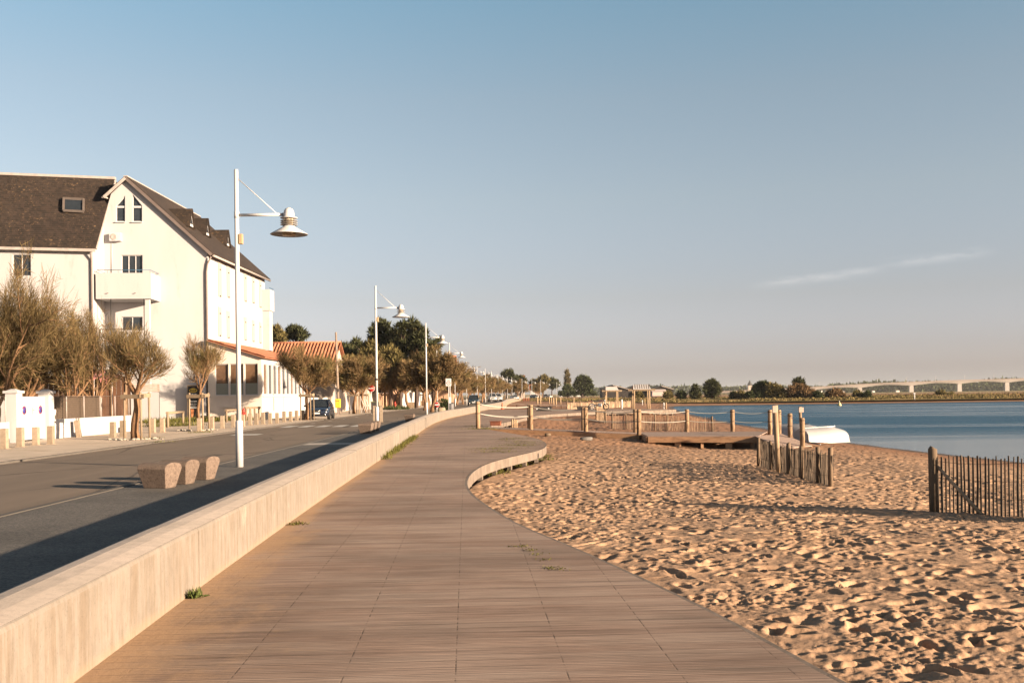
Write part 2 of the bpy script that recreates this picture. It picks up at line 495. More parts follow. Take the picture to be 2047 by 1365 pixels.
# ---------------------------------------------------------------- water
def build_water():
    m, nt, out = nodes_of('water'); t = NT(nt)
    pos = t.n('NewGeometry').outputs['Position']
    cat = t.noise(t.mapping(pos, (0.010, 0.075, 1), rot=(0, 0, 0.05), loc=(3.1, 1.7, 0)), 1.0, 4, 0.6)
    cat2 = t.noise(t.mapping(pos, (0.05, 0.45, 1)), 1.0, 3, 0.6)
    sp = t.n('SeparateXYZ'); t.l(pos, sp.inputs[0])
    ruff = t.math('ADD', t.math('MULTIPLY', cat, 0.8), t.math('MULTIPLY', cat2, 0.2))
    ruff = t.rng(ruff, 0.34, 0.54)
    calm = t.rng(sp.outputs[1], 48, 78)
    ruff = t.math('MULTIPLY', ruff, calm)
    w1 = t.noise(t.mapping(pos, (0.9, 2.6, 1)), 1.0, 5, 0.65)
    w2 = t.noise(t.mapping(pos, (3.5, 9.0, 1)), 1.0, 3, 0.6)
    h = t.math('ADD', w1, t.math('MULTIPLY', w2, 0.35))
    h = t.math('MULTIPLY', h, t.math('ADD', t.math('MULTIPLY', ruff, 1.0), 0.10))
    b = t.n('Bump'); t.l(h, b.inputs['Height']); b.inputs['Strength'].default_value = 1.0; b.inputs['Distance'].default_value = 0.22
    c = t.mix(ruff, WATER_A, WATER_B)
    sh = t.pbsdf(c, t.math('ADD', 0.10, t.math('MULTIPLY', ruff, 0.22)), 0.0, b.outputs[0], 0.5)
    t.l(t.math('SUBTRACT', 0.5, t.math('MULTIPLY', ruff, 0.36)), sh.node.inputs['Specular IOR Level'])
    sh.node.inputs['IOR'].default_value = 1.33
    t.l(sh, out.inputs[0])
    mb = MB(); mb.quad((14, -60, WATER_Z), (900, -60, WATER_Z), (900, 300, WATER_Z), (14, 300, WATER_Z))
    o = mb.build('water', m)
    tag(o, 'calm blue water of the bay', None, None, 'structure')
WATER_A, WATER_B = (0.050, 0.085, 0.110), (0.007, 0.058, 0.112)
build_water()

# ---------------------------------------------------------------- the plain beyond the bay, to the horizon
def plain_front(x):
    return np.interp(x, [-600, -40, 0, 10, 25, 31, 36, 60, 111, 160, 300, 900, 5000], [330, 330, 340, 320, 262, 236, 221, 222.5, 225, 228, 236, 268, 400])
def plain_h(X, Y):
    d = Y - plain_front(X)
    return -0.62 + 0.55*sst(d, -1, 28) + 0.10*sst(d, 28, 80) - 2.6*sst(d, 70, 380) + 0.35*vnoise(X*0.06, Y*0.03, 41)*sst(d, 3, 30) + 0.12*vnoise(X*0.4, Y*0.2, 42)*sst(d, 2, 12)
def plain_z(x, y): return float(plain_h(np.array([x*1.]), np.array([y*1.]))[0])
def build_plain():
    k = np.array([-2, 0, 1, 2, 3, 4.5, 6, 8, 10, 13, 16, 20, 25, 31, 38, 46, 56, 68, 84, 104, 130, 165, 210, 270, 350, 460, 600, 800, 1100, 1500, 2100, 3000, 4500, 9000.])
    xs = np.concatenate([[-6000, -2500, -1200, -700, -400, -250, -150, -100], np.arange(-70, 260, 3.0), [270, 300, 350, 420, 520, 700, 1000, 1600, 3000, 6000]])
    X, Kk = np.meshgrid(xs, k)
    Y = plain_front(X) + Kk + 1.2*vnoise(X*0.11, X*0+0.3, 44)*(Kk < 200)
    H = plain_h(X, Y)
    V = np.stack([X, Y, H], -1).reshape(-1, 3); nr, na = X.shape
    i = np.arange(nr*na).reshape(nr, na)
    F = np.stack([i[:-1, :-1], i[:-1, 1:], i[1:, 1:], i[1:, :-1]], -1).reshape(-1, 4)
    m, nt, out = nodes_of('plain_grass'); t = NT(nt)
    pos = t.n('NewGeometry').outputs['Position']
    a = t.noise(t.mapping(pos, (0.02, 0.035, 1)), 1.0, 6, 0.65); b = t.noise(t.mapping(pos, (0.5, 0.6, 1)), 1.0, 5, 0.7)
    c = t.mix(t.rng(a, 0.38, 0.60), (0.26, 0.18, 0.065), (0.13, 0.115, 0.036))
    c = t.mix(t.rng(b, 0.40, 0.68), c, (0.30, 0.19, 0.085))
    nrm = t.bump(t.noise(t.mapping(pos, (2, 2, 1)), 1.5, 5, 0.7), 0.6, 0.2)
    t.l(t.pbsdf(c, 0.95, 0, nrm, 0.1), out.inputs[0])
    o = np_obj('grass_plain', V, F, m, smooth=True)
    tag(o, 'flat salt meadow of dry and green grass beyond the bay', None, None, 'structure')
build_plain()

# ---------------------------------------------------------------- inland ground, road, pavements, kerbs
def strip(name, left, right, ys, z, m, label, zr=None):
    V, F = [], []
    for y in ys:
        V += [(left(y), y, z), (right(y), y, z)]
    for i in range(len(ys)-1): F.append((2*i, 2*i+1, 2*i+3, 2*i+2))
    mb = MB(); mb.add(V, F)
    o = mb.build(name, m)
    return tag(o, label, None, None, 'structure')
YS = list(range(-8, 60, 4)) + list(range(60, 520, 6))
def road_l(y): return float(np.interp(y, [-8, 95, 112, 130, 150, 520], [-13.55, -13.55, -13.0, -12.2, -11.6, wallx(520) - 10.6])) if y < 150 else wallx(y) - 10.3
def road_r(y): return float(np.interp(y, [-8, 72, 95, 120, 150, 520], [-7.36, -7.5, -7.6, -7.0, wallx(150) - 5.0, wallx(520) - 5])) if y < 150 else wallx(y) - 5.0
def asphalt():
    m, nt, out = nodes_of('asphalt'); t = NT(nt)
    pos = t.n('NewGeometry').outputs['Position']
    n1 = t.noise(t.mapping(pos, (0.5, 0.12, 1)), 1.0, 5, 0.6); n2 = t.noise(pos, 90, 3, 0.7); n3 = t.noise(pos, 2.2, 6, 0.7)
    c = t.mix(t.rng(n1, 0.3, 0.7), (0.120, 0.092, 0.070), (0.148, 0.113, 0.086))
    c = t.mix(t.rng(n2, 0.35, 0.75), c, t.scale_col(c, 1.45))
    c = t.mix(t.rng(n3, 0.62, 0.75), c, t.scale_col(c, 0.75))
    vc = t.n('TexVoronoi', feature='DISTANCE_TO_EDGE'); t.l(t.mapping(pos, (0.30, 0.11, 1)), vc.inputs['Vector']); vc.inputs['Scale'].default_value = 1.0
    wob = t.noise(pos, 1.1, 4, 0.7)
    crack = t.math('MULTIPLY', t.rng(t.math('ADD', vc.outputs['Distance'], t.math('MULTIPLY', t.math('SUBTRACT', wob, 0.5), 0.05)), 0.014, 0.004), t.rng(n1, 0.40, 0.55))
    c = t.mix(t.math('MULTIPLY', crack, 0.7), c, (0.03, 0.025, 0.02))
    spx = t.n('SeparateXYZ'); t.l(pos, spx.inputs[0])
    trk = t.math('ABSOLUTE', t.math('SUBTRACT', t.math('FRACT', t.math('DIVIDE', t.math('ADD', spx.outputs[0], 13.5), 1.55)), 0.5))
    c = t.mix(t.math('MULTIPLY', t.rng(trk, 0.18, 0.02), 0.5), c, t.scale_col(c, 1.14))
    t.l(t.pbsdf(c, 0.85, 0, t.bump(n2, 0.35, 0.006), 0.25), out.inputs[0])
    return m
m_road = asphalt()
strip('road', lambda y: road_l(y) - 0.06, lambda y: road_r(y) + 0.06, YS, -0.045, m_road, 'grey asphalt road along the sea front')
def aggregate():
    m, nt, out = nodes_of('aggregate'); t = NT(nt)
    pos = t.n('NewGeometry').outputs['Position']
    vo = t.n('TexVoronoi'); t.l(pos, vo.inputs['Vector']); vo.inputs['Scale'].default_value = 42
    n1 = t.noise(pos, 0.7, 5, 0.65); n2 = t.noise(pos, 60, 3, 0.7)
    sv = t.n('SeparateColor'); t.l(vo.outputs['Color'], sv.inputs[0])
    c = t.mix(sv.outputs[0], (0.055, 0.051, 0.048), (0.15, 0.132, 0.115))
    c = t.mix(t.rng(n2, 0.5, 0.8), c, (0.24, 0.21, 0.18))
    c = t.mix(t.rng(n1, 0.35, 0.7), c, t.scale_col(c, 0.68))
    br = t.n('TexBrick'); t.l(t.mapping(pos, (1, 1, 1), rot=(0, 0, PI/2)), br.inputs['Vector'])
    h = t.math('ADD', vo.outputs['Distance'], t.math('MULTIPLY', n2, 0.4))
    t.l(t.pbsdf(c, 0.8, 0, t.bump(h, 0.28, 0.006), 0.3), out.inputs[0])
    return m
strip('pavement', lambda y: road_r(y) + 0.14, lambda y: wallx(y) - WALL_W + 0.1, YS, 0.0, aggregate(), 'dark aggregate pavement between road and sea wall')
m_gravel = M('gravel', (0.66, 0.52, 0.39), 0.95, 0.14, 0.8, 0.5, 55, 0.012, col2=(0.50, 0.38, 0.26), c2=(0.52, 0.72), c2scale=0.5)
strip('gravel_verge', lambda y: -33.0 if y < 155 else road_l(y) - 16, lambda y: road_l(y) - 0.14, YS, 0.0, m_gravel, 'pale gravel verge on the house side of the road')
m_yard = M('yard_soil', (0.22, 0.18, 0.11), 0.95, 0.3, 0.3, 0.4, 20, 0.03, col2=(0.13, 0.13, 0.05), c2=(0.45, 0.6), c2scale=0.2)
strip('inland_ground', lambda y: -700.0, lambda y: road_l(y) - 0.3, YS + [560, 700, 900], -0.03, m_yard, 'ground of the plots behind the sea front')
m_kerb = M('kerb_concrete', (0.115, 0.098, 0.082), 0.85, 0.15, 2.0, 0.2, 80, 0.004)
def kerb(name, xf, wd, h, label):
    mb = MB()
    for a, b in zip(YS[:-1], YS[1:]):
        mb.hexa([(xf(a), a, -0.2), (xf(a)+wd, a, -0.2), (xf(b)+wd, b, -0.2), (xf(b), b, -0.2), (xf(a), a, h), (xf(a)+wd, a, h), (xf(b)+wd, b, h), (xf(b), b, h)])
    tag(mb.build(name, m_kerb), label, None, None, 'structure')
kerb('kerb', road_r, 0.14, 0.012, 'pale concrete kerb on the sea side of the road')
kerb('kerb', lambda y: road_l(y) - 0.14, 0.14, 0.012, 'pale concrete kerb along the gravel verge')
# painted marks: zebra crossing and edge dashes
m_paint = M('road_paint', (0.62, 0.58, 0.52), 0.7, 0.15, 5, 0.1, 60, 0.003, col2=(0.2, 0.18, 0.16), c2=(0.60, 0.72), c2scale=9)
mb = MB()
for k in range(6):
    x0 = -13.05 + k*0.98
    mb.quad((x0, 55.9, -0.041), (x0+0.58, 55.9, -0.041), (x0+0.58, 58.7, -0.041), (x0, 58.7, -0.041))
tag(mb.build('crosswalk_marking', m_paint), 'white zebra stripes painted across the road', None, None, 'structure')
mb = MB()
for y0 in (45.0, 63, 69, 75, 81, 87):
    mb.quad((-12.75, y0, -0.041), (-11.5 if y0 < 50 else -12.62, y0, -0.041), (-11.5 if y0 < 50 else -12.62, y0+1.3, -0.041), (-12.75, y0+1.3, -0.041))
tag(mb.build('road_line', m_paint), 'short white dashes painted beside the verge', None, None, 'structure')
m_pale = M('pale_strip', (0.50, 0.43, 0.36), 0.85, 0.1, 3, 0.2, 90, 0.004)
mb = MB()
mb.quad((-7.2, 34.2, 0.004), (-4.62, 34.2, 0.004), (-4.66, 35.5, 0.004), (-7.2, 35.5, 0.004))  # flat pale strip over the darker pavement
tag(mb.build('pavement_strip', m_pale), 'pale flat strip across the dark pavement', None, None, 'structure')

# ---------------------------------------------------------------- boardwalk
def build_boardwalk():
    m, nt, out = nodes_of('boardwalk_planks'); t = NT(nt)
    pos = t.n('NewGeometry').outputs['Position']
    r = t.mapping(pos, (1, 1, 1), rot=(0, 0, math.radians(-2.6)))
    sp = t.n('SeparateXYZ'); t.l(r, sp.inputs[0])
    px, py = sp.outputs[0], sp.outputs[1]
    PW = 0.145
    row = t.math('DIVIDE', py, PW)
    idx = t.math('FLOOR', row); fr = t.math('FRACT', row)
    wn = t.n('TexWhiteNoise', noise_dimensions='1D'); t.l(idx, wn.inputs['W'])
    # a second, board-length split gives each board its own tone
    col_i = t.math('FLOOR', t.math('ADD', t.math('DIVIDE', px, 1.86), t.math('MULTIPLY', t.math('FLOOR', t.math('MULTIPLY', wn.outputs['Value'], 3)), 0.333)))
    wn2 = t.n('TexWhiteNoise', noise_dimensions='2D')
    cmb = t.n('CombineXYZ'); t.l(idx, cmb.inputs[0]); t.l(cmb.outputs[0], wn2.inputs['Vector'])
    grain = t.noise(t.mapping(r, (0.9, 46, 1)), 1.0, 7, 0.75)
    groove = t.noise(t.mapping(r, (0.35, 14, 1)), 1.0, 5, 0.6)
    blot = t.noise(t.mapping(pos, (0.7, 1.4, 1)), 1.0, 5, 0.6)
    c = t.mix(t.rng(wn2.outputs['Value'], 0, 1), (0.305, 0.218, 0.172), (0.350, 0.260, 0.208))
    c = t.mix(t.rng(grain, 0.32, 0.70), t.scale_col(c, 0.66), t.scale_col(c, 1.24))
    fine = t.noise(t.mapping(r, (2.2, 120, 1)), 1.0, 5, 0.75)
    c = t.mix(t.rng(fine, 0.35, 0.68), t.scale_col(c, 0.74), t.scale_col(c, 1.14))
    c = t.mix(t.rng(groove, 0.52, 0.70), c, t.scale_col(c, 0.62))
    c = t.mix(t.rng(blot, 0.35, 0.7), c, t.mix(1.0, c, (0.86, 0.80, 0.77), 'MULTIPLY'))
    big = t.noise(t.mapping(pos, (0.35, 0.45, 1), loc=(4.2, 1.0, 0)), 1.0, 4, 0.6)
    c = t.mix(t.rng(big, 0.40, 0.66), t.scale_col(c, 1.12), t.scale_col(c, 0.80))
    # gaps between boards
    gap = t.math('ABSOLUTE', t.math('SUBTRACT', fr, 0.5))
    gapm = t.rng(gap, 0.455, 0.492)
    # milled grooves of the board face
    mg = t.math('ABSOLUTE', t.math('SUBTRACT', t.math('FRACT', t.math('MULTIPLY', row, 4.0)), 0.5))
    # nail and joint lines every 0.62 m
    jx = t.math('ABSOLUTE', t.math('SUBTRACT', t.math('FRACT', t.math('ADD', t.math('DIVIDE', px, 0.66), 0.13)), 0.5))
    wob = t.noise(t.mapping(pos, (0.1, 9, 1)), 1.0, 3, 0.7)
    jm = t.math('MULTIPLY', t.rng(t.math('ADD', jx, t.math('MULTIPLY', t.math('SUBTRACT', wob, 0.5), 0.010)), 0.490, 0.498), t.rng(t.noise(t.mapping(pos, (1.5, 9.0, 1)), 1.0, 5, 0.75), 0.43, 0.60))
    c = t.mix(t.math('MULTIPLY', gapm, 0.34), c, (0.07, 0.05, 0.04))
    c = t.mix(t.math('MULTIPLY', t.rng(mg, 0.30, 0.46), 0.26), c, (0.08, 0.056, 0.043))
    c = t.mix(t.math('MULTIPLY', jm, 0.80), c, (0.045, 0.032, 0.025))
    # sand drifted on to the boards: thick along the wall, thin flecks elsewhere
    vx = t.n('VertexColor', layer_name='drift'); dv = t.n('SeparateColor'); t.l(vx.outputs[0], dv.inputs[0])
    dn = t.noise(t.mapping(pos, (1.1, 0.55, 1)), 1.0, 7, 0.7); fl = t.noise(t.mapping(r, (2.5, 16, 1)), 1.0, 6, 0.75)
    drift = t.rng(t.math('ADD', t.math('MULTIPLY', dv.outputs[0], 0.90), t.math('MULTIPLY', t.math('SUBTRACT', dn, 0.5), 1.3)), 0.50, 0.88)
    drift = t.math('MULTIPLY', drift, t.math('SUBTRACT', 1.0, t.math('MULTIPLY', gapm, 0.5)))
    thin = t.math('MULTIPLY', t.rng(fl, 0.52, 0.74), t.math('MULTIPLY', t.rng(dv.outputs[0], 0.0, 0.7), 0.8))
    drift = t.math('MAXIMUM', drift, thin)
    c = t.mix(t.math('MULTIPLY', drift, 0.85), c, (0.36, 0.232, 0.138))
    h = t.math('ADD', t.math('MULTIPLY', gapm, -0.55), t.math('ADD', t.math('MULTIPLY', grain, 0.30), t.math('MULTIPLY', t.rng(mg, 0.25, 0.45), -0.22)))
    h = t.math('ADD', h, t.math('MULTIPLY', wn2.outputs['Value'], 0.25))
    h = t.math('ADD', t.math('MULTIPLY', h, t.math('SUBTRACT', 1.0, t.math('MULTIPLY', drift, 0.8))), t.math('MULTIPLY', t.noise(pos, 14, 5, 0.7), t.math('MULTIPLY', drift, 0.9)))
    h = t.math('SUBTRACT', h, t.math('MULTIPLY', jm, 0.15))
    t.l(t.pbsdf(c, 0.88, 0, t.bump(h, 0.55, 0.010), 0.22), out.inputs[0])
    # top as a fine grid clipped to the outline, so drift can be carried per vertex
    bm = bmesh.new()
    vs = [bm.verts.new((x, y, 0.0)) for x, y in BW_POLY]
    f = bm.faces.new(vs); f.normal_update()
    if f.normal.z < 0: f.normal_flip()
    bmesh.ops.inset_region(bm, faces=bm.faces[:], thickness=0.16, use_even_offset=True, use_boundary=True)
    for y in np.concatenate([np.arange(-5, 30, 0.5), np.arange(30, 112, 3.0)]):
        bmesh.ops.bisect_plane(bm, geom=bm.verts[:] + bm.edges[:] + bm.faces[:], plane_co=(0, float(y), 0), plane_no=(0, 1, 0))
    for x in (-3.6, -3.0, -2.4, -1.8, -1.2, -0.6, 0.0, 0.6, 1.2, 2.0, 4.0, 8.0):
        bmesh.ops.bisect_plane(bm, geom=bm.verts[:] + bm.edges[:] + bm.faces[:], plane_co=(x, 0, 0), plane_no=(1, 0, 0))
    bmesh.ops.triangulate(bm, faces=bm.faces[:])
    me = bpy.data.meshes.new('boardwalk'); bm.to_mesh(me); bm.free()
    ca = me.color_attributes.new('drift', 'FLOAT_COLOR', 'POINT')
    for i, v in enumerate(me.vertices):
        d = v.co.x - wallx(v.co.y)
        k = max(0.0, 1.0 - d/(1.3 if v.co.y < 13 else 0.75))
        if v.co.y < 9: k = max(k, max(0, 1.0 - d/2.0))
        if v.co.y > 46: k = max(k, 0.35)
        if v.co.y < 17.5 and d > 1.5:
            de = float(seg_dist(np.array([v.co.x]), np.array([v.co.y]), [(p.x, p.y) for p in BWs], False)[0])
            if de < 0.02: k = max(k, 0.50)
        ca.data[i].color = (k, k, k, 1)
    me.materials.append(m)
    o = bpy.data.objects.new('boardwalk', me); COL.objects.link(o)
    tag(o, 'weathered timber boardwalk of cross planks along the sea wall', None, None, 'structure')
    # edge board and short posts under the curved free edge
    m_edge = M('edge_board', (0.215, 0.165, 0.128), 0.85, 0.25, 3.0, 0.35, 30, 0.01, stretch=(1, 1, 0.6), col2=(0.14, 0.105, 0.075), c2=(0.5, 0.7), c2scale=5)
    mb = MB(); P = [(p.x, p.y) for p in BWs]
    top, bot = [], []
    N = len(P)
    for i, (x, y) in enumerate(P):
        a = Vector(P[max(i-1, 0)]); b = Vector(P[min(i+1, N-1)])
        t_ = (b - a).normalized(); n_ = Vector((t_.y, -t_.x))
        top.append(((x, y), (x + n_.x*0.05, y + n_.y*0.05)))
    for i in range(N-1):
        (a0, a1), (b0, b1) = top[i], top[i+1]
        mb.hexa([(*a0, -0.24), (*a1, -0.24), (*b1, -0.24), (*b0, -0.24), (*a0, -0.006), (*a1, -0.006), (*b1, -0.006), (*b0, -0.006)])
    mb.build('edge_board', m_edge, o)
    acc = 0.0
    for i in range(N-1):
        a, b = Vector(P[i]), Vector(P[i+1]); L = (b-a).length
        acc += L
        if acc > 1.25 and 17 < a.y < 104:
            acc = 0.0
            t_ = (b - a).normalized(); n_ = Vector((t_.y, -t_.x))
            q = a - n_*0.10
            z0 = sand_z(q.x, q.y) - 0.3
            MB().box((q.x, q.y, (z0 - 0.03)/2 - 0.01), (0.11, 0.11, abs(z0) - 0.03), math.atan2(t_.y, t_.x)).build('support_post', m_edge, o)
build_boardwalk()

# ---------------------------------------------------------------- sea wall
def build_wall():
    m, nt, out = nodes_of('wall_concrete'); t = NT(nt)
    pos = t.n('NewGeometry').outputs['Position']; nor = t.n('NewGeometry').outputs['Normal']
    sn = t.n('SeparateXYZ'); t.l(nor, sn.inputs[0])
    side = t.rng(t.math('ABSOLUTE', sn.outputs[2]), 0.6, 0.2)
    st = t.noise(t.mapping(pos, (1, 13, 0.9)), 1.0, 7, 0.75); st2 = t.noise(t.mapping(pos, (1, 2.6, 0.9)), 1.0, 6, 0.7)
    sp_ = t.noise(pos, 55, 4, 0.7); blot = t.noise(pos, 1.3, 6, 0.6)
    c = t.mix(t.rng(blot, 0.3, 0.7), (0.170, 0.149, 0.129), (0.198, 0.172, 0.150))
    c = t.mix(t.math('MULTIPLY', t.rng(st, 0.40, 0.66), side), c, (0.150, 0.120, 0.094))
    c = t.mix(t.math('MULTIPLY', t.math('MULTIPLY', t.rng(st2, 0.56, 0.70), side), 0.8), c, (0.255, 0.222, 0.190))
    c = t.mix(t.rng(sp_, 0.55, 0.75), c, t.scale_col(c, 0.70))
    mot = t.noise(t.mapping(pos, (1, 1, 0.6)), 9.0, 6, 0.75)
    c = t.mix(t.rng(mot, 0.40, 0.66), t.scale_col(c, 1.06), t.scale_col(c, 0.90))
    drip = t.noise(t.mapping(pos, (1, 4.2, 0.12)), 1.0, 5, 0.7)
    c = t.mix(t.math('MULTIPLY', t.math('MULTIPLY', t.rng(drip, 0.60, 0.74), side), 0.55), c, (0.105, 0.083, 0.064))
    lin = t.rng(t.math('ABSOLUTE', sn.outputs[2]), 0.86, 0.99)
    c = t.mix(lin, c, t.mix(1.0, c, (2.75, 2.60, 2.50), 'MULTIPLY'))  # same concrete; brighter light on the top is put into its colour
    spz = t.n('SeparateXYZ'); t.l(pos, spz.inputs[0])
    foot = t.math('MULTIPLY', t.rng(t.math('ADD', spz.outputs[2], t.math('MULTIPLY', blot, 0.08)), 0.13, 0.04), 0.45)
    c = t.mix(foot, c, (0.24, 0.18, 0.12))
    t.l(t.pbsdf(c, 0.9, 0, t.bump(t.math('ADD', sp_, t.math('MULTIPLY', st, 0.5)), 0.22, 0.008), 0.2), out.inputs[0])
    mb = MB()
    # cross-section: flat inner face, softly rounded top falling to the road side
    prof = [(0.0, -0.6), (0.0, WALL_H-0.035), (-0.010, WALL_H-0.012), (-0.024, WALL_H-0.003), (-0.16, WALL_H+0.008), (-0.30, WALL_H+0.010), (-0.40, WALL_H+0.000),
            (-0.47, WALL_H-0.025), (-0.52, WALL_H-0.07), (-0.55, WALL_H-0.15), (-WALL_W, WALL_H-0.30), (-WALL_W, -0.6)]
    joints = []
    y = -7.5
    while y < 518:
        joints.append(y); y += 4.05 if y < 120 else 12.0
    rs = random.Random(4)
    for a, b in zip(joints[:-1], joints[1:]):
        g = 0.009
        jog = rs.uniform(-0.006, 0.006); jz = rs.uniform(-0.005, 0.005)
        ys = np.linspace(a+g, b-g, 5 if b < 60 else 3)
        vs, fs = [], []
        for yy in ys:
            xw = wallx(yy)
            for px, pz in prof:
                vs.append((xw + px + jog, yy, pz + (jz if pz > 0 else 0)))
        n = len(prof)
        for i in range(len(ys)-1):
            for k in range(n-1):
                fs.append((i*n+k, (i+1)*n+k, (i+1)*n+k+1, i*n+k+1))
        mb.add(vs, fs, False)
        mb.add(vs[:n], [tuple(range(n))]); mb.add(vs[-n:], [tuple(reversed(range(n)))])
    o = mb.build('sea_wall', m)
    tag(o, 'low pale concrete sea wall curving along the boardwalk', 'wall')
build_wall()
# ================================================================= STREET THINGS
m_white = M('white_paint', (0.60, 0.575, 0.55), 0.42, 0.05, 2, 0.03, 80, 0.002, spec=0.45)
m_lampbox = M('ochre_box', (0.42, 0.30, 0.17), 0.6, 0.12, 6, 0.05)
m_dark = M('dark_metal', (0.035, 0.034, 0.033), 0.5, 0.2, 5, 0.05)
m_lens = M('lamp_lens', (0.52, 0.36, 0.20), 0.25, 0.1, 8, 0.03, spec=0.5)
m_grate = M('lamp_core', (0.55, 0.42, 0.26), 0.4, 0.1, 8, 0.03)
m_conc = M('cast_concrete', (0.33, 0.25, 0.175), 0.92, 0.16, 6, 0.5, 70, 0.008, col2=(0.17, 0.12, 0.085), c2=(0.50, 0.72), c2scale=5, objvar=0.12)
m_seat = M('seat_stone', (0.185, 0.132, 0.100), 0.92, 0.20, 14, 0.6, 70, 0.008, col2=(0.085, 0.055, 0.040), c2=(0.47, 0.70), c2scale=26, objvar=0.08)
m_wood = M('grey_wood', (0.27, 0.195, 0.125), 0.85, 0.25, 5, 0.4, 30, 0.008, stretch=(1, 1, 0.25), col2=(0.20, 0.14, 0.09), c2=(0.5, 0.7), c2scale=6, objvar=0.15)
m_wood2 = M('pale_post_wood', (0.40, 0.275, 0.165), 0.85, 0.22, 5, 0.4, 30, 0.008, stretch=(1, 1, 0.2), col2=(0.26, 0.17, 0.10), c2=(0.52, 0.68), c2scale=7, objvar=0.12)
m_black = M('black_rubber', (0.015, 0.015, 0.016), 0.7, 0.2, 9, 0.1)
m_glass = M('dark_glass', (0.028, 0.034, 0.040), 0.06, 0.15, 1.2, 0.0, spec=0.6)
m_chrome = M('bright_metal', (0.62, 0.60, 0.57), 0.25, 0.05, 6, 0.0, metal=1.0)
m_red = M('sign_red', (0.50, 0.03, 0.025), 0.4, 0.08, 4, 0.0)
m_signwhite = M('sign_white', (0.72, 0.70, 0.66), 0.45, 0.05, 4, 0.0)

# ---- street lamps
def make_lamp(loc, label, group):
    r = thing('street_lamp', label, 'street lamp', loc, 0, group)
    MB().lathe([(0.088, 0.0), (0.088, 1.07), (0.080, 1.10), (0.058, 1.11)], n=18).build('pole_base', m_white, r)
    MB().tube([(0, 0, 1.09), (0, 0, 3.7), (0, 0, 7.05)], [0.056, 0.056, 0.050], 16).lathe([(0.0, 7.05), (0.051, 7.05), (0.045, 7.075), (0.0, 7.085)], n=16).lathe([(0.061, 5.92), (0.061, 6.08)], n=16).build('pole', m_white, r)
    ar = MB().tube([(0.04, 0, 5.99), (1.10, 0, 5.99)], 0.036, 12).build('arm', m_white, r)
    MB().tube([(0.04, 0, 6.86), (0.955, 0, 6.02)], 0.011, 8).build('stay', m_white, r)
    MB().tube([(1.09, 0, 5.985), (1.17, 0, 5.985)], 0.05, 12).build('bracket', M('lamp_bracket', (0.30, 0.30, 0.30), 0.5), r)
    cx = 1.245
    hd = MB().lathe([(0.20, 5.90), (0.205, 5.915), (0.13, 5.935), (0.128, 6.02), (0.115, 6.08), (0.085, 6.125), (0.04, 6.15), (0.0, 6.156)], (cx, 0, 0), 22).build('lamp_cap', m_white, r)
    c2 = MB()
    c2.lathe([(0.105, 5.70), (0.105, 5.905)], (cx, 0, 0), 16)
    for k in range(4):
        w = PI/4 + k*PI/2
        c2.tube([(cx+0.135*math.cos(w), 0.135*math.sin(w), 5.70), (cx+0.135*math.cos(w), 0.135*math.sin(w), 5.905)], 0.008, 6)
    c2.build('lamp_core', m_grate, r)
    for k in range(3):
        z = 5.745 + k*0.048
        MB().lathe([(0.10, z+0.012), (0.205, z-0.004), (0.207, z), (0.10, z+0.018)], (cx, 0, 0), 22).build('louvre', m_white, r)
    MB().lathe([(0.13, 5.725), (0.155, 5.69), (0.44, 5.525), (0.443, 5.515), (0.436, 5.513), (0.15, 5.675), (0.12, 5.70)], (cx, 0, 0), 28).build('lamp_shade', m_white, r)
    MB().lathe([(0.155, 5.66), (0.162, 5.515), (0.15, 5.492), (0.0, 5.485)], (cx, 0, 0), 20).build('lens', m_lens, r)
    MB().box((0.095, 0, 5.42), (0.09, 0.12, 0.24)).box((0.075, 0, 5.42), (0.14, 0.03, 0.05)).build('control_box', m_lampbox, r, bevel=0.01)
    return r
LAMPS = [G(479, 933)[:2], G(754, 858)[:2], (-6.42, 75.2), (-6.45, 104.0), (-8.9, 119.0), (-8.2, 144.0), (-7.4, 163.0), (-6.7, 193.0), (-5.5, 207.0), (-4.7, 230.0), (-3.6, 262.0), (-2.7, 286.0),
         (-1.4, 304.0), (0.0, 322.0), (3.5, 346.0), (7.4, 372.0), (10.7, 374.0), (15.9, 455.0), (20.8, 465.0)]
LLAB = ['tall white street lamp with a bell shade beside the three stone seats', 'white street lamp behind the second cluster of stone seats, dark band on its pole',
        'white street lamp with its foot hidden by the sea wall beside the single stone seat', 'white street lamp rising behind the square zone sign', 'white street lamp over the row of tamarisks, just past the low no-entry sign']
lamp0 = None
for i, (x, y) in enumerate(LAMPS):
    lb = LLAB[i] if i < len(LLAB) else 'white street lamp, %s along the sea wall counted from the three stone seats' % ORD[i]
    if lamp0 is None: lamp0 = make_lamp((x, y, 0), lb, 'white street lamps along the sea wall')
    else: dup(lamp0, (x, y, 0), random.uniform(-0.04, 0.04) + (0.0 if i < 8 else -0.1), lb)
# the lamp carrying a dark clamp is the second one
second = [o for o in bpy.data.objects if o.get('label') == LLAB[1]][0]
MB().lathe([(0.062, 2.42), (0.085, 2.43), (0.085, 2.50), (0.062, 2.51)], n=14).build('clamp_band', m_dark, second)

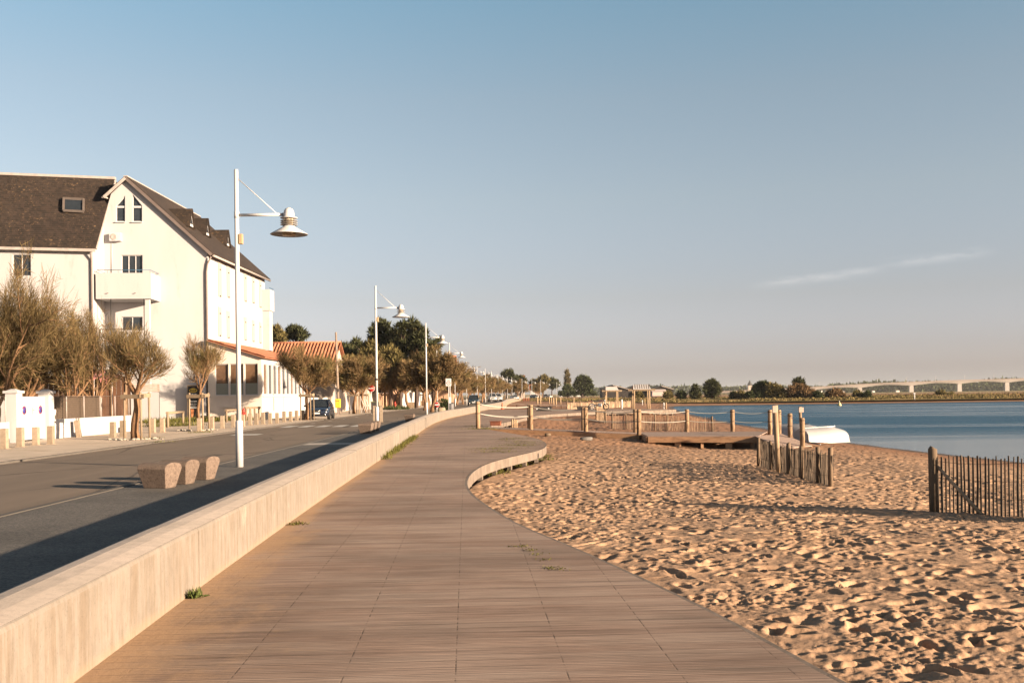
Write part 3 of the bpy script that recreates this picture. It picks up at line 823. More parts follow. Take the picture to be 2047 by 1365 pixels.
# ---- stone seats: wedge blocks with a rolled top
def make_seat(loc, rz, label, group):
    mb = MB()
    L, H = 0.60, 0.47
    # profile across (x) swept along y; narrow at the foot, wide and rolled on top
    top = []
    for k in range(9):
        a = PI*k/8
        top.append((-0.255*math.cos(a), 0.385 + 0.085*math.sin(a)))
    prof = [(-0.155, 0.0)] + [(-0.265, 0.36)] + top[1:-1] + [(0.265, 0.36), (0.155, 0.0)]
    n = len(prof)
    vs = [(x*sx, yy*(0.78 if z < 0.1 else 1.0), z) for yy, sx in ((-L/2, 1), (L/2, 1)) for x, z in prof]
    fs = [tuple(range(n)), tuple(reversed(range(n, 2*n)))] + [(k, k+n, (k+1) % n + n, (k+1) % n) for k in range(n)]
    mb.add(vs, fs)
    r = thing('stone_bench', label, 'stone bench', loc, rz, group)
    mb.build('block', m_seat, r, bevel=0.010, seg=2)
    MB().box((0, 0, 0.005), (0.26, 0.42, 0.03)).build('foot_plate', m_conc, r)
    return r
SEATS = [((-6.55, 18.55), 1.30, 'brown stone seat, closest of the cluster of three beside the tall lamp'), ((-6.46, 19.35), 1.36, 'brown stone seat in the middle of the cluster of three beside the tall lamp'),
         ((-6.36, 20.35), 1.33, 'brown stone seat at the lamp end of the cluster of three by the kerb'),
         (tuple(G(732, 866)[:2]), 1.45, 'stone seat in front in the shaded cluster at the foot of the second lamp'), (tuple(G(739.5, 863.5)[:2]), 1.5, 'stone seat in the middle of the shaded cluster at the second lamp'),
         (tuple(G(747, 861)[:2]), 1.5, 'stone seat partly behind the pole of the second lamp'), (tuple(G(819, 842)[:2]), 1.4, 'single stone seat standing alone between the second and third lamps')]
seat0 = None
for (p, rz, lb) in SEATS:
    if seat0 is None: seat0 = make_seat((p[0], p[1], 0), rz, lb, 'wedge shaped stone seats on the pavement')
    else: dup(seat0, (p[0], p[1], 0), rz, lb)

# ---- concrete bollards on the verge
BOL = [(9, 897), (41, 893), (72, 889.5), (102, 887.5), (226, 874), (246, 873), (306, 865), (325, 864), (399, 862), (423.6, 858.5), (445, 856), (466.7, 854), (485.6, 853), (500, 850), (512.5, 848.6), (526, 847.7),
       (540, 847), (554, 846), (568, 843.6), (581, 842.5), (593, 840.5), (605.6, 839.5)]
bol0 = None
for i, (px, py) in enumerate(BOL):
    g = G(px, py)
    if i < 4: lb = 'square concrete bollard, %s from the frame edge before the white gate' % ORD[i]
    elif i < 6: lb = 'square concrete bollard %s the staked tamarisk with the thick trunk' % ('standing well before', 'right beside')[i-4]
    elif i < 8: lb = 'square concrete bollard, %s of the pair before the wooden trestle bar' % ORD[i-6]
    elif i == 8: lb = 'square concrete bollard half behind the thin staked tamarisk in front of the poster'
    else: lb = 'square concrete bollard, %s in the row from the thin staked tamarisk to the dark car' % ORD[i-9]
    if bol0 is None:
        bol0 = thing('bollard', lb, 'bollard', g, 0.0, 'square concrete bollards on the gravel verge')
        MB().box((0, 0, 0.34), (0.215, 0.215, 0.70), top=(0.97, 0.97)).build('post', m_conc, bol0, bevel=0.012)
        MB().box((0, 0, 0.0), (0.30, 0.30, 0.03)).build('footing', m_conc, bol0, bevel=0.006)
    else: dup(bol0, g, random.uniform(-0.06, 0.06), lb, scale=(1, 1, random.uniform(0.95, 1.05)))
tag(MB().box((0, 0, 0.36), (0.21, 0.21, 0.76)).build('bollard', m_conc, None, bevel=0.02), 'square concrete bollard leaning by the white garden wall', 'bollard', 'square concrete bollards on the gravel verge')
lo = bpy.data.objects['bollard.%03d' % (len(BOL))] if ('bollard.%03d' % len(BOL)) in bpy.data.objects else COL.objects[-1]
lo = COL.objects[-1]
lo.location = G(158, 873.5); lo.rotation_euler = (0.0, -0.13, 0.2)
# ---- tall square posts by the second lamp
for k, (px, py, lb) in enumerate([(762, 843.5, 'tall grey square post beside the second lamp'), (749, 846, 'dark square post right behind the pole of the second lamp')]):
    g = G(px, py)
    r = thing('bollard', lb, 'post', g, 0.1)
    MB().box((0, 0, 0.53), (0.20, 0.20, 1.06), top=(0.96, 0.96)).build('post', m_conc, r, bevel=0.012)
    MB().box((0, 0, 0.02), (0.26, 0.26, 0.05)).build('footing', m_conc, r, bevel=0.01)

# ---- log trestles (round log on two posts)
def trestle(name, p1, p2, h, label, nposts=2, thick=0.075):
    p1, p2 = Vector(p1), Vector(p2)
    c = (p1+p2)/2
    r = thing(name, label, 'log barrier', c, 0, 'log barriers on the verge')
    d = p2-p1
    MB().tube([p1 - d.normalized()*0.15 + Vector((0, 0, h)) - c, p2 + d.normalized()*0.15 + Vector((0, 0, h)) - c], thick, 10).build('rail_log', m_wood, r)
    for k in range(nposts):
        q = p1 + d*(k/(nposts-1)) - c
        MB().tube([q + Vector((0, 0, -0.05)), q + Vector((0, 0, h-0.03))], thick, 10).build('post', m_wood, r)
trestle('log_barrier', G(335.5, 854.5), G(366, 851), 0.83, 'wooden trestle bar on the grass before the shaded house wall')
trestle('log_barrier', G(453, 844), G(482, 841.5), 0.80, 'log barrier half hidden behind the pole of the tall lamp')
trestle('log_barrier', G(492, 841), G(518, 839.5), 0.92, 'log barrier with close posts below the corner of the glazed veranda', 4)

# ---- tree stakes (three poles with a top bar)
STAKES = []
def stake_frame(cx, cy, label, rz=0.0):
    r = thing('tree_stakes', label, 'tree stakes', (cx, cy, 0), rz, 'wooden stakes round the street trees')
    for (dx, dy) in ((-0.40, -0.15), (0.36, -0.30), (0.48, 0.30)):
        MB().tube([(dx*0.98, dy, -0.05), (dx*0.93, dy, 1.92)], 0.045, 8).build('stake', m_wood, r)
    MB().beam((-0.50, -0.22, 1.74), (0.50, -0.38, 1.74), 0.045, 0.17).build('cross_bar', m_wood, r)
    MB().beam((0.33, -0.40, 1.78), (0.49, 0.36, 1.78), 0.045, 0.16).build('cross_bar', m_wood, r)
    return r

# ---- signs
def disc_sign(loc, h, rad, label, rz=0.0, post=True, bar=True):
    r = thing('no_entry_sign', label, 'road sign', loc, rz)
    MB().tube([(0, 0.03, -0.1), (0, 0.03, h + rad*0.9)], 0.035, 10).build('post', m_white, r)
    MB().lathe([(0.0, -0.012), (rad, -0.012), (rad, 0.004), (0.0, 0.004)], (0, 0, h), 28, axis='Y').build('rim', m_signwhite, r)
    MB().lathe([(0.0, -0.018), (rad*0.94, -0.018), (rad*0.94, -0.013), (0.0, -0.013)], (0, 0, h), 28, axis='Y').build('red_disc', m_red, r)
    MB().box((0, -0.021, h), (rad*1.45, 0.006, rad*0.36)).build('white_bar', m_signwhite, r)
    return r
g = G(743, 826.5); g.x = D(742, 776, g.y).x; disc_sign(g, D(742, 776, g.y).z, 7.2*g.y/FPX, 'red and white no-entry sign on a tall post before the orange house wall')
gl = D(873, 809, 88.0)
disc_sign((gl.x, gl.y, 0), gl.z, 0.245, 'small low no-entry sign behind the sea wall next to a boulder')
def zone_sign():
    g = D(896.5, 764, 84.0)
    r = thing('zone_sign', 'square thirty zone sign with a red ring on its own pole behind the sea wall', 'road sign', (g.x, g.y, 0), 0)
    MB().tube([(0, 0.04, -0.1), (0, 0.04, g.z + 0.28)], 0.03, 10).build('post', m_white, r)
    MB().box((0, 0, g.z), (0.46, 0.02, 0.62)).build('plate', m_signwhite, r, bevel=0.004)
    MB().lathe([(0.122, -0.004), (0.172, -0.004), (0.172, 0.0), (0.122, 0.0), (0.122, -0.004)], (0, -0.012, g.z - 0.06), 26, axis='Y', caps=False).build('ring', m_red, r)
    def txt(s, size, z, col):
        cu = bpy.data.curves.new('lettering', 'FONT'); cu.body = s; cu.size = size; cu.align_x = 'CENTER'; cu.align_y = 'CENTER'; cu.extrude = 0.001
        tmp = bpy.data.objects.new('lettering', cu); COL.objects.link(tmp)
        dg = bpy.context.evaluated_depsgraph_get(); dg.update()
        me = bpy.data.meshes.new_from_object(tmp.evaluated_get(dg)); bpy.data.objects.remove(tmp)
        o = bpy.data.objects.new('lettering', me); COL.objects.link(o); o.parent = r
        o.location = (0, -0.0125, z); o.rotation_euler = (PI/2, 0, 0); me.materials.clear(); me.materials.append(col)
    txt('ZONE', 0.115, g.z + 0.20, m_dark); txt('30', 0.15, g.z - 0.06, m_dark)
    MB().box((0.10, 0.01, 1.22), (0.22, 0.02, 0.52)).build('notice', m_signwhite, r)
zone_sign()
# grey waste bin by the zone sign
g = D(901.5, 812, 87.0)
r = thing('litter_bin', 'grey round litter bin at the foot of the zone sign', 'bin', (g.x, g.y, 0))
MB().lathe([(0.20, 0.0), (0.24, 0.05), (0.26, 0.85), (0.25, 0.90)], n=16).build('bin_body', M('bin_grey', (0.16, 0.15, 0.15), 0.6), r)
MB().lathe([(0.27, 0.90), (0.27, 0.94), (0.12, 1.02), (0.0, 1.03)], n=16).build('lid', m_dark, r)
g = D(749.5, 806, 92)
r = thing('litter_bin', 'dark square litter bin across the road behind the second lamp', 'bin', (g.x, g.y, 0))
MB().box((0, 0, 0.55), (0.62, 0.5, 1.0), top=(1.08, 1.08)).build('bin_body', M('bin_dark', (0.05, 0.045, 0.04), 0.6), r, bevel=0.03)
MB().box((0, 0, 1.09), (0.72, 0.6, 0.09)).build('lid', M('bin_lid', (0.10, 0.11, 0.05), 0.6), r, bevel=0.02)

# hydrants
def hydrant(g, label):
    r = thing('fire_hydrant', label, 'fire hydrant', g, 0, 'red fire hydrants')
    m = M('hydrant_red', (0.55, 0.05, 0.035), 0.4, 0.1, 5)
    MB().lathe([(0.11, 0.0), (0.11, 0.06), (0.075, 0.09), (0.075, 0.62), (0.10, 0.66), (0.10, 0.80), (0.06, 0.86), (0.03, 0.93), (0.0, 0.95)], n=14).build('barrel', m, r)
    for s in (-1, 1): MB().tube([(0.05*s, 0, 0.58), (0.16*s, 0, 0.58)], 0.05, 10).build('outlet', m, r)
hydrant(G(487, 843.5), 'red fire hydrant just behind the pole of the tall lamp')
hydrant(G(790, 818), 'red fire hydrant among the green plants of the verge')

# boulder and planters
def rock(name, g, dims, m, label, cat, rz=0.0, seed=1):
    bm = bmesh.new(); bmesh.ops.create_icosphere(bm, subdivisions=3, radius=0.5)
    rr = random.Random(seed)
    off = [rr.uniform(0, 9) for _ in range(3)]
    for v in bm.verts:
        n = math.sin(v.co.x*6+off[0])*math.cos(v.co.y*5+off[1])*0.07 + math.sin(v.co.z*9+off[2]+v.co.x*4)*0.04
        v.co = v.co*(1+n)
        v.co.x = max(-0.42, min(0.42, v.co.x)); v.co.z = max(-0.36, min(0.38, v.co.z))
        v.co = Vector((v.co.x*dims[0]*1.2, v.co.y*dims[1]*1.1, (v.co.z+0.34)*dims[2]*1.38))
    me = bpy.data.meshes.new(name); bm.to_mesh(me); bm.free(); me.materials.append(m)
    o = bpy.data.objects.new(name, me); COL.objects.link(o); o.location = g; o.rotation_euler.z = rz
    return tag(o, label, cat)
m_rock = M('boulder_stone', (0.36, 0.28, 0.19), 0.95, 0.25, 3, 0.6, 25, 0.03, col2=(0.18, 0.13, 0.085), c2=(0.5, 0.7))
g = D(883, 816, 90); rock('boulder', (g.x, g.y, 0), (0.62, 0.5, 0.55), m_rock, 'beige boulder beside the low no-entry sign', 'boulder', 0.3, 3)
g = G(824, 815); r = thing('planter_box', 'low beige timber planter box on the far pavement', 'planter', g)
MB().box((0, 0, 0.34), (1.1, 0.9, 0.68)).build('box', m_wood, r, bevel=0.02)
MB().box((0, 0, 0.70), (1.18, 0.98, 0.06)).build('rim', m_wood, r, bevel=0.015)
g = G(851, 810); r = thing('planter_box', 'low beige timber planter box half behind the third lamp', 'planter', g)
MB().box((0, 0, 0.34), (1.6, 0.9, 0.68)).build('box', m_wood, r, bevel=0.02)
MB().box((0, 0, 0.70), (1.68, 0.98, 0.06)).build('rim', m_wood, r, bevel=0.015)
# white hoop cycle rack
g = G(722, 826)
r = thing('cycle_rack', 'white curved hoop rack between two staked trees', 'cycle rack', g)
for k in range(3):
    MB().tube([(k*0.22, 0, 0), (k*0.22+0.10, 0, 0.35), (k*0.22+0.28, 0, 0.75), (k*0.22+0.10, 0, 1.15), (k*0.22, 0, 1.45)], 0.022, 8).build('hoop', m_white, r)

# ---- utility pole with yellow letter box
g = G(677, 829)
r = thing('utility_pole', 'thin weathered utility pole beside the gable of the red roofed house', 'utility pole', (g.x, g.y, 0))
top = D(671.5, 664, g.y)
MB().tube([(0, 0, -0.2), (top.x-g.x, 0, top.z)], [0.13, 0.085], 12).build('pole', M('pole_wood', (0.27, 0.20, 0.15), 0.85, 0.25, 3, 0.3, 30), r)
MB().box((0.0, -0.14, 2.2), (0.12, 0.05, 0.3)).build('number_plate', m_dark, r)
g2 = D(675.5, 806, g.y - 0.6)
r = thing('letter_box', 'yellow letter box mounted in front of the utility pole', 'letter box', (g2.x, g2.y, 0))
m_yel = M('letter_yellow', (0.78, 0.47, 0.04), 0.45, 0.08, 4)
MB().box((0, 0, g2.z), (0.46, 0.34, 0.80)).build('box', m_yel, r, bevel=0.05)
MB().box((0, -0.172, g2.z+0.2), (0.34, 0.01, 0.05)).build('slot', m_dark, r)
MB().box((0, 0, (g2.z-0.4)/2), (0.14, 0.14, g2.z-0.38)).build('stand', M('stand_grey', (0.25, 0.2, 0.17), 0.7), r)

# ---- car
def make_car(name, loc, rz, label, paint, cat='car', tall=1.0, group=None):
    """front points to -y; 4.3 m long"""
    r = thing(name, label, cat, loc, rz, group)
    # lower body lofted along the length
    st = [(-2.12, .62, .42, .62), (-2.08, .76, .30, .70), (-1.9, .84, .24, .76), (-1.5, .88, .22, .84), (-.95, .89, .22, .93), (-.2, .89, .22, .97), (.6, .89, .22, .99), (1.3, .88, .22, 1.0), (1.85, .85, .26, .98), (2.1, .78, .34, .92), (2.16, .66, .45, .80)]
    N = 20
    vs, fs = [], []
    for (y, hw, zb, zt) in st:
        zc, hh = (zb+zt)/2, (zt-zb)/2
        for k in range(N):
            a = 2*PI*k/N
            c, s_ = math.cos(a), math.sin(a)
            e = 0.38
            vs.append((hw*abs(c)**e*(1 if c >= 0 else -1), y, (zc + hh*abs(s_)**e*(1 if s_ >= 0 else -1))))
    for i in range(len(st)-1):
        for k in range(N):
            fs.append((i*N+k, (i+1)*N+k, (i+1)*N+(k+1) % N, i*N+(k+1) % N))
    fs.append(tuple(range(N))); fs.append(tuple(reversed(range((len(st)-1)*N, len(st)*N))))
    MB().add(vs, fs, True).build('body', paint, r)
    # greenhouse: glass block with roof and pillars
    T = 1.45*tall
    base = [(-1.02, .78, .93), (1.72, .76, .97)]
    a = [(-.80, -1.05, .92), (.80, -1.05, .92), (.78, 1.75, .96), (-.78, 1.75, .96), (-.58, -.28, T-.04), (.58, -.28, T-.04), (.57, 1.05, T-.03), (-.57, 1.05, T-.03)]
    MB().hexa(a).build('window_glass', m_glass, r, bevel=0.03)
    rf = MB(); rs_ = [(-.60, -.34, T-.05), (.60, -.34, T-.05), (.59, 1.10, T-.04), (-.59, 1.10, T-.04), (-.50, -.20, T), (.50, -.20, T), (.50, .95, T), (-.50, .95, T)]
    rf.hexa(rs_).build('roof', paint, r, bevel=0.03)
    pl = MB()
    for s_ in (-1, 1):
        pl.beam((.79*s_, -1.07, .93), (.585*s_, -.30, T-.04), 0.05, 0.06)
        pl.beam((.80*s_, .38, .93), (.585*s_, .40, T-.04), 0.07, 0.04)
        pl.beam((.77*s_, 1.78, .95), (.575*s_, 1.07, T-.04), 0.07, 0.09)
    pl.build('pillars', paint, r)
    for s_ in (-1, 1):
        for y in (-1.33, 1.32):
            wh = MB().lathe([(.20, -.10), (.315, -.10), (.325, -.06), (.325, .06), (.315, .10), (.20, .10)], (0.80*s_, y, .325), 22, axis='X').build('wheel', m_black, r)
            MB().lathe([(0.0, .085*s_), (.10, .105*s_), (.21, .095*s_), (.21, .02*s_), (0.0, .02*s_)], (0.80*s_, y, .325), 18, axis='X').build('rim', m_chrome, wh)
        MB().hexa([(.50*s_, -2.10, .56), (.80*s_, -1.93, .58), (.82*s_, -1.80, .60), (.50*s_, -2.0, .58), (.52*s_, -2.06, .70), (.79*s_, -1.90, .74), (.80*s_, -1.74, .76), (.52*s_, -1.98, .72)]).build('headlight', M('headlight_glass', (0.50, 0.48, 0.46), 0.12, 0.1, 8, 0), r, bevel=0.01)
        MB().lathe([(.0, -.03), (.07, -.02), (.08, .02), (.0, .03)], (.60*s_, -2.09, .38), 12, axis='Y').build('fog_light', m_chrome, r)
        MB().box((.95*s_, -.80, .99), (.20, .10, .13), rz=0.15*s_).build('mirror', paint, r, bevel=0.03)
    MB().box((0, -2.125, .54), (.62, .05, .20)).build('grille', m_dark, r, bevel=0.015)
    MB().tube([(-.33, -2.15, .65), (.33, -2.15, .65), (.28, -2.155, .42), (-.28, -2.155, .42), (-.33, -2.15, .65)], .012, 6).build('grille_trim', m_chrome, r)
    MB().box((0, -2.165, .47), (.50, .02, .11)).build('number_plate', m_signwhite, r)
    MB().box((0, -2.06, .28), (1.36, .16, .10)).build('bumper_lip', m_dark, r, bevel=0.02)
    return r
m_navy = M('car_navy', (0.012, 0.018, 0.034), 0.22, 0.08, 2, 0.0, spec=0.6, coat=0.6)
g = G(631, 839)
car0 = make_car('parked_car', (g.x - 0.1, g.y + 2.1, 0), 0.07, 'dark blue saloon parked on the verge beside a staked tamarisk', m_navy)
# ================================================================= HOUSES
m_render = M('white_render', (0.485, 0.460, 0.445), 0.9, 0.05, 0.6, 0.15, 25, 0.006, col2=(0.40, 0.365, 0.335), c2=(0.55, 0.78), c2scale=0.9, stretch=(1, 1, 0.22))
m_frame = M('window_frame', (0.55, 0.53, 0.52), 0.5, 0.04, 3, 0.0)
m_gutter = M('zinc_gutter', (0.42, 0.36, 0.32), 0.6, 0.15, 3, 0.1)
m_pipe = M('downpipe', (0.20, 0.155, 0.135), 0.6, 0.12, 3, 0.05)
m_blue = M('blue_rail', (0.03, 0.10, 0.17), 0.45, 0.1, 3, 0.0)
m_shutter = M('pale_shutter', (0.42, 0.36, 0.31), 0.7, 0.04, 3, 0.05)
def slate():
    m, nt, out = nodes_of('slate_roof'); t = NT(nt)
    pos = t.n('NewGeometry').outputs['Position']
    sp = t.n('SeparateXYZ'); t.l(pos, sp.inputs[0])
    rowf = t.math('MULTIPLY', sp.outputs[2], 6.2)
    fr = t.math('FRACT', rowf)
    wn = t.n('TexWhiteNoise', noise_dimensions='2D'); cb = t.n('CombineXYZ')
    xr = t.math('FLOOR', t.math('MULTIPLY', t.math('ADD', t.math('ADD', sp.outputs[0], sp.outputs[1]), t.math('MULTIPLY', t.math('FLOOR', rowf), 0.13)), 4.5))
    t.l(xr, cb.inputs[0]); t.l(t.math('FLOOR', rowf), cb.inputs[1]); t.l(cb.outputs[0], wn.inputs['Vector'])
    c = t.mix(t.rng(wn.outputs['Value'], 0, 1), (0.016, 0.0115, 0.009), (0.028, 0.019, 0.0145))
    c = t.mix(t.rng(fr, 0.18, 0.0), c, (0.03, 0.022, 0.018))
    big = t.noise(pos, 0.55, 4, 0.6); lich = t.noise(pos, 5.0, 5, 0.8)
    lm = t.math('MULTIPLY', t.rng(lich, 0.56, 0.66), t.rng(big, 0.36, 0.60))
    c = t.mix(t.math('MULTIPLY', lm, 0.8), c, (0.15, 0.095, 0.05))
    c = t.mix(t.rng(t.noise(pos, 1.4, 6, 0.6), 0.35, 0.65), c, t.scale_col(c, 1.25))
    t.l(t.pbsdf(c, 0.75, 0, t.bump(t.math('ADD', fr, t.math('MULTIPLY', wn.outputs['Value'], 0.5)), 0.5, 0.02), 0.3), out.inputs[0])
    return m
m_slate = slate()
m_slate2 = M('slate_edge', (0.15, 0.115, 0.10), 0.7, 0.15, 2, 0.2, 20, 0.01)

def wall_panel(name, P0, ax, poly, holes, thick, m, parent, o, normal):
    """wall in the vertical plane through P0 along ax: poly = outline [(s, z)], holes = convex outlines cut right through; thick is pushed against normal"""
    bm = bmesh.new()
    f = bm.faces.new([bm.verts.new((s, z, 0)) for s, z in poly])
    for h in holes:
        for i in range(len(h)):
            a, b = h[i], h[(i+1) % len(h)]
            n = Vector((b[1]-a[1], -(b[0]-a[0]), 0))
            if n.length < 1e-6: continue
            bmesh.ops.bisect_plane(bm, geom=bm.verts[:]+bm.edges[:]+bm.faces[:], plane_co=(a[0], a[1], 0), plane_no=n.normalized(), dist=1e-5)
    dele = []
    for fc in bm.faces:
        c = fc.calc_center_median()
        for h in holes:
            sg = 0; ins = True
            for i in range(len(h)):
                a, b = h[i], h[(i+1) % len(h)]
                cr_ = (b[0]-a[0])*(c.y-a[1]) - (b[1]-a[1])*(c.x-a[0])
                if sg == 0: sg = 1 if cr_ > 0 else -1
                elif cr_*sg < 0: ins = False; break
            if ins: dele.append(fc); break
    bmesh.ops.delete(bm, geom=dele, context='FACES')
    g = bmesh.ops.extrude_face_region(bm, geom=bm.faces[:])
    nv = [e for e in g['geom'] if isinstance(e, bmesh.types.BMVert)]
    for v in nv: v.co.z = -thick
    P0, ax, nm = Vector(P0), Vector(ax), Vector(normal).normalized()
    for v in bm.verts:
        v.co = P0 + ax*v.co.x + Vector((0, 0, v.co.y)) + nm*v.co.z - Vector(o)
    bmesh.ops.recalc_face_normals(bm, faces=bm.faces[:])
    me = bpy.data.meshes.new(name); bm.to_mesh(me); bm.free(); me.materials.append(m)
    ob = bpy.data.objects.new(name, me); COL.objects.link(ob); ob.parent = parent
    return ob
def framed_window(name, pts, n, parent, o, fw=0.06, recess=0.10, mull=(), glass=None, sub='pane', thick=0.05):
    """frame round the outline pts (3-D, in order) set back by recess; pane as its child; mull = vertical bars as fractions"""
    n = Vector(n).normalized()
    P = [Vector(p) - n*recess for p in pts]
    k = len(P)
    c = sum(P, Vector())/k
    mb = MB()
    for i in range(k):
        a, b = P[i], P[(i+1) % k]
        mb.beam(a.lerp(c, 0.02), b.lerp(c, 0.02), thick, fw) if abs((b-a).normalized().z) < 0.9 else mb.tube([a.lerp(c, 0.04), b.lerp(c, 0.04)], fw*0.55, 4, smooth=False)
    for m_ in mull:
        a = P[0].lerp(P[1], m_); b = P[3].lerp(P[2], m_)
        mb.tube([a, b], fw*0.55, 4, smooth=False)
    w = mb.build(name, m_frame, parent, o)
    g = MB().prism([p - n*0.03 for p in P], -n*0.02).build(sub, glass or m_glass, w, o)
    return w

A = (-22.7, 75.0); AG = math.radians(4.0)
gx = (math.cos(AG), math.sin(AG)); gn = Vector((math.sin(AG), -math.cos(AG), 0)).normalized()
HO = Vector((A[0]-4, A[1]+2, 0))
def gp(px, py): return PL(px, py, A, gx)
def gs(px, py):
    p = gp(px, py); return ((p.x-A[0])*gx[0] + (p.y-A[1])*gx[1], p.z)
def gw(s, z, d=0.0): return Vector((A[0]+gx[0]*s, A[1]+gx[1]*s, z)) + gn*d
BL = 16.5                                               # length of the sea-facing side
bd = Vector((0.0125, 1.0, 0)).normalized()
apt = thing('apartment_house', 'tall white apartment house with steep dark slate roof and a balcony over the tamarisks', 'house', HO)
eR = gs(415, 502); apex = gs(253, 359); kick = gs(222, 388); kb = gs(190, 500)
sL = gs(188, 640)[0]
# windows of the gable
wl = [gs(a, b) for a, b in ((232, 443), (250, 443), (250, 391), (232, 411))]
wr = [gs(a, b) for a, b in ((265, 443), (284, 443), (284, 411), (265, 388))]
wd = [gs(a, b) for a, b in ((242, 553), (285, 553), (285, 510), (242, 510))]
lo_ = [gs(a, b) for a, b in ((243, 661), (285, 661), (285, 633), (243, 633))]
poly = [(0, -0.3), (0, eR[1]), (apex[0], apex[1]), (kick[0], kick[1]), (kb[0], kb[1]), (sL, kb[1]-0.2), (sL, -0.3)]
wall_panel('wall', (A[0], A[1], 0), (gx[0], gx[1], 0), poly, [wl, wr, wd, lo_], 0.35, m_render, apt, HO, gn)
framed_window('window', [gw(*p) for p in wl], gn, apt, HO)
framed_window('window', [gw(*p) for p in wr], gn, apt, HO)
for (a, b, c, d_) in ((232, 414, 250, 411), (265, 411, 284, 414)):
    MB().beam(gp(a, (b+d_)/2+1) - gn*0.09, gp(c, (b+d_)/2+1) - gn*0.09, 0.07, 0.14).build('window_transom', m_frame, apt, HO)
for (p_, q_) in (((231, 444.5), (251, 444.5)), ((264, 444.5), (285, 444.5)), ((241, 662.5), (287, 662.5))):
    MB().beam(gp(*p_) + gn*0.05, gp(*q_) + gn*0.05, 0.16, 0.07).build('window_sill', m_frame, apt, HO)
framed_window('balcony_door', [gw(*p) for p in wd], gn, apt, HO, 0.07, 0.12, (0.34, 0.66))
framed_window('window', [gw(*p) for p in lo_], gn, apt, HO, 0.07, 0.12, (0.5,))
# side wall to the sea, with closed shutters
SA = Vector((A[0], A[1], 0)); sn = Vector((bd.y, -bd.x, 0))
def sp_(px, py): return PL(px, py, A, (bd.x, bd.y))
eaveS = eR[1]
wall_panel('wall', SA, bd, [(0, -0.3), (BL, -0.3), (BL, eaveS), (0, eaveS)], [], 0.35, m_render, apt, HO, sn)
# back walls
far = SA + bd*BL
MB().hexa([far - Vector((0.4, 0.35, 0.3)), far + Vector((-0.4, -0.02, -0.3)), far + Vector((-9.0, -0.02, -0.3)), far + Vector((-9.0, -0.35, -0.3)),
           far + Vector((-0.4, -0.35, eaveS)), far + Vector((-0.4, -0.02, eaveS)), far + Vector((-9, -0.02, eaveS)), far + Vector((-9, -0.35, eaveS))]).build('back_wall', m_render, apt, HO)
SHUT = [(439, 524, 593), (456, 532, 595), (490, 543, 603), (506, 552, 606), (520, 559, 615), (439, 614, 672), (456, 622, 676), (490, 634, 680), (506, 640, 683), (520, 644, 686)]
for (px, y0, y1) in SHUT:
    p = sp_(px, y0); q = sp_(px, y1)
    c = (p+q)/2
    o2 = MB().beam((c - bd*0.42) + sn*0.02, (c + bd*0.42) + sn*0.02, 0.05, abs(p.z-q.z)).build('shutter', m_shutter, apt, HO)
    hb = MB()
    for zf in (0.28, -0.48):
        hb.beam(c - bd*0.10 + sn*0.06 + Vector((0, 0, zf*abs(p.z-q.z))), c + bd*0.10 + sn*0.06 + Vector((0, 0, zf*abs(p.z-q.z))), 0.04, 0.10)
    hb.build('hinge', m_dark, o2, HO)
# main roof: slope to the sea and short slope to the wing, ridge straight back
def slab(name, a, b, c, d_, th, m, parent, o):
    a, b, c, d_ = map(Vector, (a, b, c, d_))
    n = (b-a).cross(d_-a).normalized()
    if n.z < 0: n = -n
    return MB().prism([a, b, c, d_], n*th).build(name, m, parent, o)
ap0 = gw(apex[0], apex[1]+0.05, 0.28); ev0 = gw(eR[0]+0.35, eR[1]-0.32, 0.28)
ap1 = gw(apex[0], apex[1]+0.05, 0) + bd*(BL+0.1); ev1 = Vector((ev0.x, ev0.y, ev0.z)) + bd*(BL+0.5) ; ev1.z = ev0.z
ap1.z = ap0.z
roof = slab('roof', ap0, ev0, ev1, ap1, 0.16, m_slate, apt, HO)
kk = gw(kick[0]-0.45, kick[1]-0.30, 0.28)
slab('roof', ap0 + Vector((0, 0, -0.01)), kk, kk + bd*6, ap1.lerp(ap0, 0.6), 0.15, m_slate, apt, HO)
# pale barge boards on both rakes
MB().beam(ap0 + Vector((0, 0, 0.0)), ev0 + Vector((0, 0, 0.0)), 0.05, 0.22).build('barge_board', m_slate2, apt, HO)
MB().beam(ap0 + gn*0.02, kk + gn*0.02, 0.05, 0.20).build('barge_board', m_gutter, apt, HO)
MB().beam(kk, kk + bd*0.8, 0.3, 0.10).build('eave_return', m_gutter, apt, HO)
MB().tube([ev0 + Vector((0.05, 0.3, -0.02)), ev1 + Vector((0.05, 0, -0.02))], 0.085, 8).build('gutter', m_gutter, apt, HO)
MB().beam(ap0 + Vector((0, 0, 0.14)), ap1 + Vector((0, 0, 0.14)), 0.3, 0.08).build('ridge_tile', m_gutter, apt, HO)
